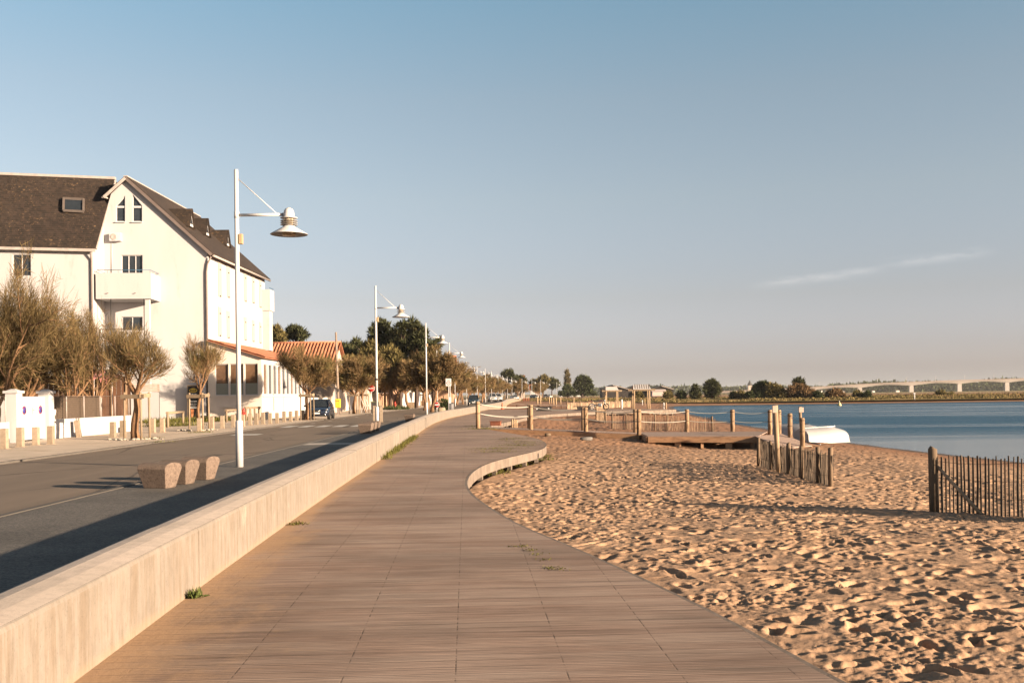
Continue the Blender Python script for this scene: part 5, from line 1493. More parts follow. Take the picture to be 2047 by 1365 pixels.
simple_house('terrace_house', 'distant house with an orange tiled roof at the end of the lamp row', D(1060, 780, 430).x, D(1077, 780, 430).x, 430, 440, 3.4, D(1063, 769, 436).z, m_render, m_terra)
# garden walls along the verge further on
def gwall(px0, py0, px1, py1, h, m, label, cap=True):
    a, b = G(px0, py0), G(px1, py1)
    r = thing('garden_wall', label, 'wall', (a+b)/2)
    c = (a+b)/2
    MB().beam(a - c + Vector((0, 0, h/2-0.05)), b - c + Vector((0, 0, h/2-0.05)), 0.2, h+0.1).build('wall', m, r)
    MB().beam(a - c + Vector((0, 0, h+0.03)), b - c + Vector((0, 0, h+0.03)), 0.30, 0.07).build('coping', m_cream, r)
gwall(618, 829, 655, 825.5, 1.5, m_render, 'white garden wall behind the dark parked car')
gwall(678, 822, 708, 819, 1.75, m_render, 'white garden wall to one side of the yellow letter box')
gwall(709, 818.5, 739, 816.5, 1.45, m_stone, 'beige garden wall behind the white hoop rack')
gwall(745, 817, 775, 814.5, 2.0, m_orange, 'orange garden wall behind the dark litter bin')
gwall(803, 814, 866, 807.5, 2.1, m_render, 'bright white garden wall behind the third lamp')
gwall(868, 807, 884, 805.5, 2.2, m_render, 'bright white garden wall between the third and fourth lamps')
# ================================================================= VEGETATION
def unit(a): return a/np.maximum(np.linalg.norm(a, axis=-1, keepdims=True), 1e-9)
def sprays(P, Dr, L, W, rs, bend=0.25):
    """feathery strokes: bent ribbons of two quads starting at P along Dr"""
    n = len(P)
    Dr = unit(Dr)
    side = unit(np.cross(Dr, unit(rs.normal(size=(n, 3)))))
    up = np.zeros((n, 3)); up[:, 2] = 1
    L = L[:, None]; W = W[:, None]
    b = (rs.uniform(-1, 1, (n, 1)))*bend
    p1 = P + Dr*L*0.5 + up*L*b*0.25
    p2 = P + Dr*L + up*L*b
    V = np.stack([P - side*W*0.25, P + side*W*0.25, p1 - side*W*0.5, p1 + side*W*0.5, p2 - side*W*0.12, p2 + side*W*0.12], 1).reshape(-1, 3)
    i = np.arange(n)[:, None]*6
    F = np.concatenate([i + np.array([[0, 1, 3, 2]]), i + np.array([[2, 3, 5, 4]])], 0)
    return V, F
m_bark = M('tamarisk_bark', (0.21, 0.115, 0.058), 0.95, 0.35, 6, 0.8, 22, 0.02, stretch=(1, 1, 0.35))
m_tam = M('tamarisk_leaf', (0.180, 0.126, 0.056), 0.9, 0.30, 0.9, 0.0, island=0.45, trans=0.28, spec=0.15)
m_tam2 = M('tamarisk_gold', (0.265, 0.172, 0.080), 0.9, 0.28, 0.7, 0.0, island=0.40, trans=0.30, spec=0.15, col2=(0.18, 0.145, 0.055), c2=(0.48, 0.6), c2scale=0.6, objvar=0.18)
m_pine = M('pine_needles', (0.062, 0.066, 0.026), 0.85, 0.30, 0.4, 0.0, island=0.45, trans=0.12, spec=0.2, col2=(0.16, 0.105, 0.040), c2=(0.52, 0.72), c2scale=0.35)
m_leaf = M('dark_foliage', (0.060, 0.072, 0.026), 0.85, 0.3, 0.5, 0.0, island=0.45, trans=0.15, spec=0.2)
m_bush = M('olive_bush', (0.17, 0.135, 0.050), 0.9, 0.35, 0.5, 0.0, island=0.45, trans=0.2, spec=0.15)
m_redbush = M('russet_bush', (0.19, 0.115, 0.055), 0.9, 0.3, 0.5, 0.0, island=0.4, trans=0.2, spec=0.15)
m_pbark = M('pine_bark', (0.10, 0.065, 0.05), 0.95, 0.3, 3, 0.6, 12, 0.03)
m_grass = M('weed_green', (0.135, 0.125, 0.032), 0.9, 0.3, 2, 0.0, island=0.4, trans=0.25, spec=0.15)

def tamarisk(seed, H, R, TH, trunk_r, nl, n_spray, lean=(0.1, 0.0), mat=None, wid=(0.012, 0.022), ln=(0.22, 0.55), up=0.55, droop=0.0, flat=1.0, name=None):
    """returns (trunk mesh object, crown mesh object), unparented, at the origin"""
    rs = np.random.RandomState(seed); rr = random.Random(seed)
    mb = MB()
    pts = []; k = 6
    for i in range(k+1):
        t = i/k
        pts.append(Vector((lean[0]*t + 0.05*math.sin(t*7+seed), lean[1]*t + 0.05*math.cos(t*6+seed*2) - 0.05, TH*t - (0.05 if i == 0 else 0))))
    mb.tube(pts, [trunk_r*(1.25 if i == 0 else 1.0 - 0.25*i/k) for i in range(k+1)], 9)
    base = pts[-1]
    tw_p, tw_d = [], []
    def limb(p, d, L, r, lev):
        q = Vector(p); dd = Vector(d).normalized()
        n = 5 if lev < 2 else 4
        ps = [q.copy()]; rad = [r]
        for i in range(n):
            dd = (dd + Vector((rr.uniform(-.22, .22), rr.uniform(-.22, .22), (0.16*up if lev < 2 else 0.10*up) - droop*0.1*i))).normalized()
            q = q + dd*(L/n); ps.append(q.copy()); rad.append(r*(1 - 0.75*(i+1)/n))
        mb.tube(ps, rad, 6 if lev == 0 else (5 if lev == 1 else 4), cap=False)
        if lev >= 1:
            for a, b in zip(ps[:-1], ps[1:]):
                for f in (0.0, 0.33, 0.66):
                    tw_p.append(a.lerp(b, f)); tw_d.append((b-a).normalized())
        if lev < 2:
            m = (6 if lev == 0 else 5)
            for j in range(m):
                f = 0.25 + 0.75*(j+rr.random()*0.6)/m
                f = min(f, 0.98)
                ii = min(int(f*n), n-1)
                pp = ps[ii].lerp(ps[ii+1], f*n-ii)
                ax = (ps[ii+1]-ps[ii]).normalized()
                o = Vector((rr.uniform(-1, 1), rr.uniform(-1, 1), rr.uniform(-0.1, 0.9)))
                o = (o - ax*o.dot(ax)).normalized()
                nd = (ax*0.75 + o*0.8)
                limb(pp, nd, L*(0.55 if lev == 0 else 0.50)*rr.uniform(0.75, 1.2), r*0.45, lev+1)
    for i in range(nl):
        a = 2*PI*(i + rr.uniform(-.3, .3))/nl
        sl = rr.uniform(0.45, 1.1)
        d = Vector((math.cos(a)*sl, math.sin(a)*sl, rr.uniform(0.55, 1.05)))
        hl = math.hypot(R, H-TH)*rr.uniform(0.62, 0.85)
        limb(base - Vector((0, 0, rr.uniform(0, 0.12)*TH)), d, hl*0.80, trunk_r*0.52, 0)
    # squeeze the branch tips into the wanted crown
    P = np.array([tuple(p) for p in tw_p]); Dd = np.array([tuple(d) for d in tw_d])
    idx = rs.randint(0, len(P), n_spray)
    p = P[idx] + rs.normal(size=(n_spray, 3))*0.085*R/1.6; d = Dd[idx]
    c = np.array([base.x, base.y, TH + (H-TH)*0.25])
    rad = unit(p - c)
    dr = 0.42*d + 0.50*rad + rs.normal(size=p.shape)*0.58 + np.array([0, 0, up*0.75 - droop])
    L = rs.uniform(ln[0], ln[1], n_spray); W = rs.uniform(wid[0], wid[1], n_spray)
    V, F = sprays(p, dr, L, W, rs)
    # scale the whole to height H and radius R
    allz = np.percentile(V[:, 2], 99.3); rxy = np.percentile(np.hypot(V[:, 0]-base.x, V[:, 1]-base.y), 97)
    sz = (H-TH)/(allz-TH); sx = R/rxy
    def warp(A):
        A = np.array(A, dtype=float); m = A[:, 2] > TH*0.98
        A[m, 2] = TH + (A[m, 2]-TH)*sz
        A[m, 0] = base.x + (A[m, 0]-base.x)*sx; A[m, 1] = base.y + (A[m, 1]-base.y)*sx
        return A
    V = warp(V); mb.v = [tuple(q) for q in warp(mb.v)]
    tr = mb.build('trunk', m_bark)
    cr_ = np_obj('crown', V, F, mat or m_tam)
    return tr, cr_
def as_tree(parts, name, label, loc, rz, group=None, cat='tree', scale=None):
    r = thing(name, label, cat, loc, rz, group)
    for q in parts: q.parent = r
    if scale: r.scale = scale
    return r

# --- street tamarisks on the verge
g1 = G(271, 878.5); g2_ = G(396, 860.5); g3 = G(613, 839.5)
as_tree(tamarisk(3, 4.55, 1.75, 1.95, 0.165, 6, 6800, (0.05, 0), m_tam, (0.011, 0.020), (0.22, 0.52), up=0.75), 'tamarisk_tree', 'tamarisk with a thick crooked orange trunk and twiggy crown beside the white garden wall', g1, 0.4, 'tamarisks along the road')
as_tree(tamarisk(8, 4.70, 1.40, 2.05, 0.085, 6, 3800, (0.06, 0), m_tam2, (0.011, 0.019), (0.22, 0.52), up=0.95), 'tamarisk_tree', 'young thin tamarisk with a sparse fan of twigs in front of the poster board', g2_, 1.2, 'tamarisks along the road')
as_tree(tamarisk(12, 5.1, 1.95, 2.0, 0.13, 6, 13000, (0.05, 0), m_tam2, (0.016, 0.028), (0.20, 0.45), up=0.7), 'tamarisk_tree', 'staked tamarisk in front of the red tiled roof, beside the dark car', g3, 0.2, 'tamarisks along the road')
SL = ['wooden stakes with a top bar round the thick-trunked tamarisk', 'wooden stakes with a top bar round the young thin tamarisk', 'wooden stakes with a top bar beside the dark parked car']
for (g, l, sc) in ((g1, SL[0], 1.0), (g2_, SL[1], 1.05), (g3, SL[2], 1.0)):
    s_ = stake_frame(g.x, g.y, l)
T3 = tamarisk(21, 5.3, 2.5, 1.9, 0.16, 6, 15000, (0.15, 0.05), m_tam2, (0.030, 0.055), (0.22, 0.45), up=0.4, name='v1')
first = as_tree(T3, 'tamarisk_tree', 'dense golden tamarisk right behind the yellow letter box', G(707, 827), 0.3, 'tamarisks along the road')
T4 = tamarisk(33, 5.6, 2.7, 1.8, 0.17, 5, 15000, (-0.35, 0.1), m_tam2, (0.030, 0.055), (0.22, 0.45), up=0.3, name='v2')
vB = as_tree(T4, 'tamarisk_tree', 'dense golden tamarisk beside the tall no-entry sign', G(727, 825), 1.3, 'tamarisks along the road')
T5 = tamarisk(47, 6.2, 3.0, 2.2, 0.18, 6, 17000, (0.5, -0.1), m_tam2, (0.035, 0.065), (0.25, 0.5), up=0.3, name='v3')
vC = as_tree(T5, 'tamarisk_tree', 'large leaning tamarisk with a full russet crown at the third lamp', Vector((-8.1, 101, 0)), 0.8, 'tamarisks along the road')
VAR = [first, vB, vC]
for (px, py, k, sc, lb) in ((770, 817, 0, 1.15, 'golden tamarisk behind the second lamp, its trunk by the dark litter bin'), (791, 817, 1, 1.0, 'golden tamarisk whose trunk stands by the farther red hydrant'),
                            (816, 815.5, 1, 1.1, 'golden tamarisk beside the low timber planter box'), (846, 811, 2, 0.95, 'staked golden tamarisk in front of the bright white garden wall'), (858, 809, 0, 1.0, 'golden tamarisk just behind the third lamp')):
    dup(VAR[k], G(px, py), px*0.37, lb, scale=(sc, sc, sc))
stake_frame(*G(707, 827)[:2], 'wooden stakes by the tamarisk behind the yellow letter box')
stake_frame(*G(727, 825)[:2], 'wooden stakes between the hoop rack and the tall no-entry sign')
stake_frame(*G(770, 817)[:2], 'wooden stakes by the tamarisk behind the second lamp')
stake_frame(*G(846, 811)[:2], 'wooden stakes before the bright white garden wall')
lx = lambda y: float(np.interp(y, [p[1] for p in LAMPS[3:]], [p[0] for p in LAMPS[3:]]))
yy, i = 113.0, 0
while yy < 450:
    sc = random.uniform(0.92, 1.12)
    dup(VAR[(i*2+i//3) % 3], (lx(yy) - 1.7 + random.uniform(-0.5, 0.5), yy, 0), random.uniform(0, 6), 'golden tamarisk of the long lamp row, %s from the zone sign onward' % ORD[i], scale=(sc, sc, sc))
    yy += 11.0 + random.uniform(-1.5, 1.5) + (4 if yy > 250 else 0); i += 1
yy, i = 178.0, 0
while yy < 340:
    sc = random.uniform(0.9, 1.08)
    dup(VAR[(i+1) % 3], (lx(yy) - 10.5 + random.uniform(-0.8, 0.8), yy, 0), random.uniform(0, 6), 'tamarisk of the landward row behind the lamps, %s from the gable-roofed terrace house' % ORD[i], scale=(sc, sc, sc))
    yy += 15.0; i += 1

# --- big unkempt tamarisks behind the wire fence
def big(seed, px, Y, H, R, n, label, lean, wid=(0.013, 0.026)):
    p = D(px, 800, Y)
    as_tree(tamarisk(seed, H, R, 1.5, 0.17, 8, n, lean, m_tam, wid, (0.25, 0.65), up=0.45, droop=0.05), 'tamarisk_tree', label, (p.x, p.y, 0), seed*0.7, 'large tamarisks behind the wire fence')
big(61, -12, 45.5, 7.7, 3.0, 22000, 'tallest bushy tamarisk at the edge of the frame behind the white gate', (0.4, 0.3))
big(67, 62, 47.0, 6.2, 2.5, 17000, 'bushy dark tamarisk rising right behind the white gate', (0.3, 0.2))
big(71, 128, 48.0, 5.9, 2.1, 9500, 'loose feathery tamarisk above the pink awning', (0.5, 0.1))
big(79, 188, 49.5, 5.6, 1.7, 6000, 'thin feathery tamarisk before the house downpipe', (0.7, 0.1))
big(83, 30, 50.5, 5.0, 2.6, 15000, 'low dark tamarisk in the gloom behind the gate pillars', (0.1, 0.4))

# --- clump trees (pines and far trees)
def clump_tree(name, label, loc, clumps, n, size, m, trunk=None, seed=1, group=None, cat='tree', spiky=0.5, flatten=1.0, trunk_r=0.2, branches=True):
    """clumps: (x, y, z, r) relative to loc; leaf strokes start inside each clump and point outwards"""
    rs = np.random.RandomState(seed)
    if name == 'pine_tree': n = int(n*0.62)
    r = thing(name, label, cat, loc, 0, group)
    C = np.array(clumps, dtype=float)
    w_ = C[:, 3]**2; w_ /= w_.sum()
    idx = rs.choice(len(C), n, p=w_)
    dr = unit(rs.normal(size=(n, 3)))
    rad = C[idx, 3]*rs.uniform(0.25, 1.0, n)**0.6
    off = dr*rad[:, None]; off[:, 2] *= flatten
    P = C[idx, :3] + off
    Dd = dr*0.7 + rs.normal(size=(n, 3))*0.45 + np.array([0, 0, spiky])
    V, F = sprays(P, Dd, rs.uniform(size[0], size[1], n), rs.uniform(size[0], size[1], n)*size[2], rs, 0.3)
    V[:, 2] = np.maximum(V[:, 2], 0.02)
    if trunk:
        mb = MB()
        mb.tube([(0, 0, -0.3), (trunk[0]*0.4, trunk[1]*0.4, trunk[2]*0.5), tuple(trunk)], [trunk_r*1.2, trunk_r, trunk_r*0.6], 8)
        if branches:
            for c in C[:14]:
                a = Vector((trunk[0]*0.7, trunk[1]*0.7, min(trunk[2]*0.8, c[2]*0.8)))
                mb.tube([a, a.lerp(Vector(c[:3]), 0.55) + Vector((0, 0, 0.15*c[3])), Vector(c[:3])], [trunk_r*0.42, trunk_r*0.3, trunk_r*0.12], 5, cap=False)
        mb.build('trunk', m_pbark, r)
    np_obj('crown', V, F, m, r)
    return r
def px_clumps(L, Y, loc, jit=0.8, seed=1):
    """clump outlines given as image-survey bearings (x, y, radius) at distance Y"""
    rr = random.Random(seed); out = []
    for (px, py, rp) in L:
        p = D(px, py, Y + rr.uniform(-jit, jit)*1.5)
        out.append((p.x-loc[0], p.y-loc[1], p.z-loc[2], rp*Y/FPX*0.92))
    return out
def pine(px, Y, L, n, label, seed, size=(0.35, 0.75, 0.22), m=None, base=0.0, name='pine_tree', top=None, group=None, spiky=0.45, tr=0.22):
    b = D(px, 800, Y); loc = (b.x, b.y, base)
    c = px_clumps(L, Y, loc, 1.0, seed)
    zt = max(q[2] for q in c)
    return clump_tree(name, label, loc, c, n, size, m or m_pine, (0.3, 0, zt*0.92), seed, group, spiky=spiky, trunk_r=tr)
pine(757, 138, [(745, 664, 8), (752, 652, 8), (760, 644, 7), (770, 652, 9), (776, 664, 9), (764, 660, 9), (748, 678, 10), (760, 678, 12), (775, 682, 13), (742, 690, 10), (758, 696, 14), (776, 700, 14)], 7000, 'tall dark pine whose crown stands behind the second lamp', 1)
pine(800, 134, [(790, 668, 10), (798, 656, 9), (806, 650, 8), (812, 660, 10), (800, 676, 12), (816, 676, 12), (790, 690, 13), (808, 694, 15), (824, 692, 13), (796, 708, 14), (818, 712, 15), (838, 706, 12)], 8000, 'broad dark pine in the middle of the pine group', 2)
pine(832, 130, [(824, 646, 7), (831, 652, 8), (838, 660, 9), (846, 668, 8), (826, 664, 9), (836, 676, 11), (850, 684, 10), (842, 696, 13), (858, 700, 10), (826, 684, 10), (848, 714, 14), (862, 718, 12), (834, 722, 14)], 8500, 'pine with two pointed tops behind the third lamp', 3)
pine(866, 126, [(874, 688, 7), (868, 694, 8), (879, 682, 5), (861, 700, 9), (854, 712, 12), (870, 708, 9)], 3000, 'small pine reaching out under the shade of the third lamp', 4)
pine(714, 132, [(712, 686, 7), (706, 694, 8), (718, 694, 8), (712, 704, 11), (724, 706, 10), (702, 710, 10), (715, 718, 13)], 3600, 'dark bushy conifer rising over the tamarisks left of the pines'.replace('left of', 'just before'), 5)
pine(690, 130, [(684, 696, 7), (692, 694, 6), (699, 700, 7), (686, 706, 9), (697, 712, 10), (680, 712, 9), (690, 720, 12)], 3000, 'low dark conifer beside the thin utility pole', 6)
pine(736, 128, [(732, 696, 9), (742, 692, 9), (748, 702, 10), (732, 710, 12), (746, 716, 12), (738, 724, 12)], 3600, 'mid green conifer at the foot of the tall dark pine', 7, m=m_bush)
pine(780, 126, [(770, 704, 9), (782, 700, 8), (792, 712, 10), (776, 716, 12), (790, 724, 12), (764, 720, 11), (806, 724, 11)], 4200, 'olive green bushy tree below the middle pine', 8, m=m_bush)
pine(548, 142, [(546, 664, 8), (553, 658, 6), (558, 668, 7), (548, 676, 9), (560, 680, 8), (566, 674, 6)], 2600, 'olive pine peeping past the corner of the white house', 9, m=m_bush)
pine(590, 144, [(580, 662, 7), (588, 660, 8), (596, 662, 8), (604, 666, 7), (610, 671, 5), (584, 670, 8), (594, 672, 8), (603, 674, 6), (574, 672, 6), (614, 670, 3)], 3600, 'umbrella pine above the ridge of the red tiled roof', 10, spiky=0.25)
pine(1013, 380, [(1010, 747, 4), (1016, 744, 4), (1021, 746, 4), (1007, 751, 3.5), (1014, 751, 5), (1022, 753, 4), (1026, 757, 4), (1018, 758, 5)], 1800, 'distant dark pine beside the brown roofed house', 11, (0.8, 1.6, 0.3))
pine(1040, 385, [(1034, 757, 4), (1042, 758, 4), (1047, 761, 4), (1030, 760, 4)], 900, 'low dark tree hiding the foot of the brown roofed house', 12, (0.8, 1.6, 0.3))
pine(1086, 470, [(1082, 759, 3.5), (1088, 756, 3.5), (1094, 760, 3), (1083, 765, 4), (1091, 766, 4)], 1200, 'grey green tree beyond the end of the lamp row', 13, (1.0, 2.0, 0.3), m=m_bush)
pine(1103, 475, [(1095, 764, 4), (1102, 762, 4.5), (1109, 764, 4.5), (1115, 769, 3.5), (1099, 770, 5), (1108, 771, 5)], 1500, 'round dark pine beyond the end of the lamp row', 14, (1.0, 2.0, 0.3))
pine(1071, 480, [(1068, 765, 3.5), (1075, 764, 3), (1062, 768, 3)], 700, 'pale tree showing over the orange tiled house', 15, (1.0, 2.0, 0.3), m=m_bush)
m_poplar = M('poplar_leaf', (0.18, 0.14, 0.07), 0.9, 0.3, 0.3, 0.0, island=0.4, trans=0.25, spec=0.15)
pine(1134, 520, [(1134, 743.5, 1.6), (1133, 748, 2.6), (1135, 753, 3.2), (1133, 758, 3.6), (1136, 763, 3.9), (1133, 768, 4.0), (1136, 773, 4.0)], 2600, 'tall slender bare-looking poplar', 16, (0.9, 2.0, 0.18), m=m_poplar, name='poplar_tree', spiky=1.4, tr=0.3)
pine(1136, 505, [(1132, 774, 3.5), (1138, 776, 4), (1143, 779, 3), (1129, 778, 3.5), (1136, 781, 4)], 1300, 'dark shrub at the foot of the slender poplar', 17, (0.8, 1.7, 0.3), m=m_leaf)
pine(1164, 480, [(1158, 760, 4), (1164, 757, 4), (1171, 759, 4.5), (1177, 764, 4.5), (1155, 766, 5), (1163, 767, 6), (1172, 770, 6.5), (1180, 773, 4), (1158, 775, 5), (1168, 778, 6), (1176, 781, 5.5), (1152, 772, 3.5)], 3800, 'large round dark tree beyond the beach next to the poplar', 18, (1.0, 2.0, 0.32), m=m_leaf, name='broadleaf_tree', tr=0.4)
def hedge(px0, px1, py0, py1, Y, m, label, seed, n=1200, size=(0.6, 1.4, 0.32)):
    b = D((px0+px1)/2, (py0+py1)/2, Y); zb = 0.0
    rp = (py1-py0)/2
    L = [(px0 + (px1-px0)*(k+0.5)/9, (py0+py1)/2 + random.uniform(-.3, .3)*rp, rp*random.uniform(0.75, 1.15)) for k in range(9)]
    c = px_clumps(L, Y, (b.x, b.y, zb), 1.0, seed)
    r = clump_tree('hedge', label, (b.x, b.y, zb), c, n, size, m, None, seed, cat='hedge')
hedge(1118, 1152, 782, 791, 500, m_leaf, 'dark clipped hedge under the poplar', 19)
hedge(1152, 1192, 783, 790, 490, m_leaf, 'dark hedge below the large round tree', 20)
# --- far shore bushes and trees
def bush(px, Y, L, n, label, seed, m, size=(0.5, 1.1, 0.30), name='shore_bush', cat='bush', tr=False, grp=None, spiky=0.4):
    x = D(px, 795, Y).x; b = plain_z(x, Y)
    loc = (x, Y, b)
    c = px_clumps(L, Y, loc, 0.8, seed)
    return clump_tree(name, label, loc, c, n, size, m, (0, 0, max(q[2] for q in c)*0.85) if tr else None, seed, grp, cat=cat, spiky=spiky, trunk_r=0.14)
bush(1390, 262, [(1390, 773, 3), (1390, 778, 4.5), (1388, 784, 6), (1393, 786, 6), (1386, 791, 6.5), (1394, 792, 6.5), (1390, 795, 6)], 2200, 'small cone shaped pine on the far shore', 31, m_pine, name='pine_tree', cat='tree', tr=True, spiky=0.8)
bush(1423, 262, [(1418, 767, 5), (1424, 764, 5), (1430, 768, 5), (1413, 773, 6), (1422, 774, 8), (1432, 775, 7), (1437, 781, 5), (1412, 781, 6), (1421, 784, 8), (1431, 786, 7), (1416, 790, 6), (1426, 791, 6)], 3600, 'round dark pine standing next to the cone shaped one', 32, m_pine, name='pine_tree', cat='tree', tr=True, spiky=0.6)
bush(1520, 250, [(1512, 776, 6), (1517, 772, 5), (1523, 771, 5), (1530, 769, 4.5), (1511, 783, 7), (1520, 781, 9), (1529, 778, 8), (1516, 790, 7), (1526, 790, 8)], 3400, 'dark spiky bush on the far shore', 33, m_leaf, name='shore_tree', cat='tree', tr=True, spiky=0.7)
bush(1548, 248, [(1541, 776, 8), (1550, 777, 8), (1559, 781, 7), (1541, 786, 10), (1552, 788, 10), (1563, 789, 8), (1570, 793, 6)], 3400, 'wide olive bush beside the dark spiky one', 34, m_bush)
bush(1596, 254, [(1590, 764, 3.5), (1596, 761, 3.5), (1602, 764, 3.5), (1593, 769, 5), (1600, 770, 5), (1605, 769, 3)], 1500, 'dark pine top rising out of the shore thicket', 35, m_pine, name='pine_tree', cat='tree', tr=True, spiky=0.7)
bush(1598, 247, [(1582, 781, 7), (1592, 777, 8), (1602, 778, 8), (1612, 782, 7), (1585, 790, 9), (1598, 789, 10), (1611, 791, 9), (1622, 788, 7), (1630, 793, 6)], 3800, 'russet and olive thicket below the pine top', 36, m_redbush)
bush(1664, 245, [(1658, 790, 6), (1666, 787, 6), (1674, 787, 6), (1682, 791, 5), (1668, 793, 6)], 1800, 'round russet bush on the far shore', 37, m_redbush)
for k, (px, Y, rp, lb, m) in enumerate([(1634, 243, 4.5, 'small dark shrub beside the russet thicket', m_leaf), (1714, 246, 5, 'low olive shrub past the round russet bush', m_bush), (1732, 243, 4.5, 'small dark shrub past the low olive one', m_leaf),
        (1478, 243, 5, 'low dark shrub before the spiky bush', m_bush), (1497, 241, 4, 'flat dark shrub at the waterside before the spiky bush', m_leaf), (1335, 262, 5, 'low brown shrub behind the second beach shelter', m_bush), (1361, 262, 5.5, 'small dark shrub before the cone shaped pine', m_leaf),
        (1466, 246, 4, 'tiny green shrub past the round dark pine', m_leaf), (1880, 262, 6, 'lone olive shrub past the white marker post', m_bush), (1276, 300, 5, 'low olive shrub under the second beach shelter', m_bush), (1900, 250, 3, 'small shrub by the far waterside', m_bush)]):
    bush(px, Y, [(px-rp*0.6, 796-rp, rp*0.8), (px+rp*0.3, 795-rp*1.2, rp), (px+rp*0.9, 796-rp*0.7, rp*0.8)], 700, lb, 50+k, m)
# meadow growth: uncountable, one object
def meadow():
    rs = np.random.RandomState(5); n = 26000
    x = rs.uniform(-40, 330, n); d = rs.exponential(30, n) + 3.0
    y = plain_front(x) + d
    z = plain_h(x, y)
    keep = vnoise(x*0.09, y*0.05, 61) > -0.15
    P = np.stack([x, y, z - 0.05], -1)[keep]; n = len(P)
    V, F = sprays(P, rs.normal(size=(n, 3))*0.35 + np.array([0, 0, 1.0]), rs.uniform(0.2, 0.5, n), rs.uniform(0.15, 0.40, n), rs, 0.2)
    m = M('meadow_growth', (0.17, 0.13, 0.052), 0.95, 0.35, 0.10, 0.0, island=0.45, trans=0.15, spec=0.1, col2=(0.22, 0.14, 0.065), c2=(0.48, 0.60), c2scale=0.05)
    o = np_obj('meadow_growth', V, F, m)
    tag(o, 'tall rough grass and reeds on the far shore', None, None, 'stuff')
meadow()
def far_wood(name, label, x0, x1, Y0, Y1, h0, h1, n, m, seed, size=(3.0, 7.0, 0.55)):
    rs = np.random.RandomState(seed)
    x = rs.uniform(x0, x1, n); y = rs.uniform(Y0, Y1, n)
    top = h0 + (h1-h0)*(0.5 + vnoise(x*0.030, x*0+0.7, seed)) + 5.0*vnoise(x*0.11, x*0+2.3, seed+1)
    z = rs.uniform(-0.25, 1, n)*top
    P = np.stack([x, y, z], -1)
    V, F = sprays(P, unit(rs.normal(size=(n, 3))) + np.array([0, 0, 0.4]), rs.uniform(size[0], size[1], n), rs.uniform(size[0], size[1], n)*size[2], rs, 0.2)
    o = np_obj(name, V, F, m); tag(o, label, None, None, 'stuff')
far_wood('distant_wood', 'long low wood on the horizon behind the bay', 120, 1500, 1900, 1990, 8, 15, 15000, m_leaf, 71)
far_wood('distant_wood', 'darker wood behind the piers of the long bridge', 560, 1400, 1720, 1790, 9, 19, 14000, m_leaf, 73, (3, 7, 0.6))
# --- weeds on the deck and along the wall
def tuft_patch(name, label, pts, n, h, m=m_grass, seed=1, spread=0.2, kind='stuff', cat=None):
    rs = np.random.RandomState(seed)
    A_ = np.array([tuple(p) for p in pts]); idx = rs.randint(0, len(A_), n)
    P = A_[idx] + np.concatenate([rs.normal(size=(n, 2))*spread, np.zeros((n, 1))], 1)
    V, F = sprays(P, rs.normal(size=(n, 3))*0.55 + np.array([0, 0, 0.8]), rs.uniform(h*0.4, h, n), rs.uniform(0.008, 0.02, n)*max(1, h*5), rs, 0.3)
    V[:, 2] = np.maximum(V[:, 2], A_[:, 2].min()+0.002)
    o = np_obj(name, V, F, m); return tag(o, label, cat, None, kind)
def line_pts(a, b, n): return [Vector(a).lerp(Vector(b), k/(n-1)) for k in range(n)]
wl_ = [Vector((wallx(y)+0.05+0.10*random.random(), y, 0)) for y in np.linspace(26.0, 39.5, 40)]
tuft_patch('weeds', 'strip of green weeds along the foot of the sea wall', wl_, 1500, 0.17, seed=3, spread=0.07)
tuft_patch('weeds', 'thin green moss and grass on the far lobe of the boardwalk', [G(a, b, 0.004) for a, b in ((1015, 879), (1028, 876), (1040, 882), (1050, 885), (1020, 890), (1005, 896), (985, 901), (975, 897), (1000, 903), (1045, 890))], 1500, 0.035, seed=4, spread=0.35)
tuft_patch('weeds', 'green grass round the first rope post', [G(a, b, 0.004) for a, b in ((950, 852), (962, 857), (972, 856), (985, 858), (945, 857))], 700, 0.06, seed=5, spread=0.3)
tuft_patch('weeds', 'low weeds on the near planks of the boardwalk', [G(a, b, 0.003) for a, b in ((1030, 1092), (1046, 1092), (1060, 1100), (1090, 1118), (1100, 1135), (1115, 1137), (1078, 1108))], 240, 0.016, seed=6, spread=0.05)
tuft_patch('weeds', 'grass under the curved edge of the boardwalk', [GS(a, b) for a, b in ((985, 952), (995, 950), (1005, 950), (1078, 918), (1086, 914), (1090, 922), (1045, 931), (1052, 933))], 500, 0.22, seed=7, spread=0.16)
tuft_patch('verge_grass', 'rough grass at the foot of the white house', [G(a, b, 0.0) for a, b in ((305, 845), (325, 844), (345, 843), (365, 842), (385, 842), (430, 841), (450, 841), (470, 840), (335, 852), (352, 851), (410, 843))], 3500, 0.42, seed=8, spread=0.8)
tuft_patch('verge_grass', 'thin grass by the stones round the staked tree', [G(a, b, 0.0) for a, b in ((290, 878), (300, 876), (318, 884), (390, 865), (410, 864))], 500, 0.10, seed=9, spread=0.3)
tuft_patch('verge_grass', 'green plants round the farther hydrant', [G(a, b, 0.0) for a, b in ((776, 818), (784, 819), (792, 818), (800, 818), (806, 818), (786, 815))], 1500, 0.55, m=m_leaf, seed=10, spread=0.45)
tuft_patch('verge_grass', 'green weed at the kerb beside the stone seats', [G(a, b, 0.0) for a, b in ((398, 941), (405, 938), (412, 936))], 200, 0.09, seed=12, spread=0.1)
p = G(381, 1194); tuft_patch('weed_plant', 'green leafy weed growing at a joint of the sea wall', [p + Vector((0.03, 0, 0))]*2, 110, 0.095, m=M('weed_leaf', (0.10, 0.125, 0.03), 0.85, 0.3, 4, 0, island=0.4, trans=0.25), seed=13, spread=0.035, kind=None, cat='weed')
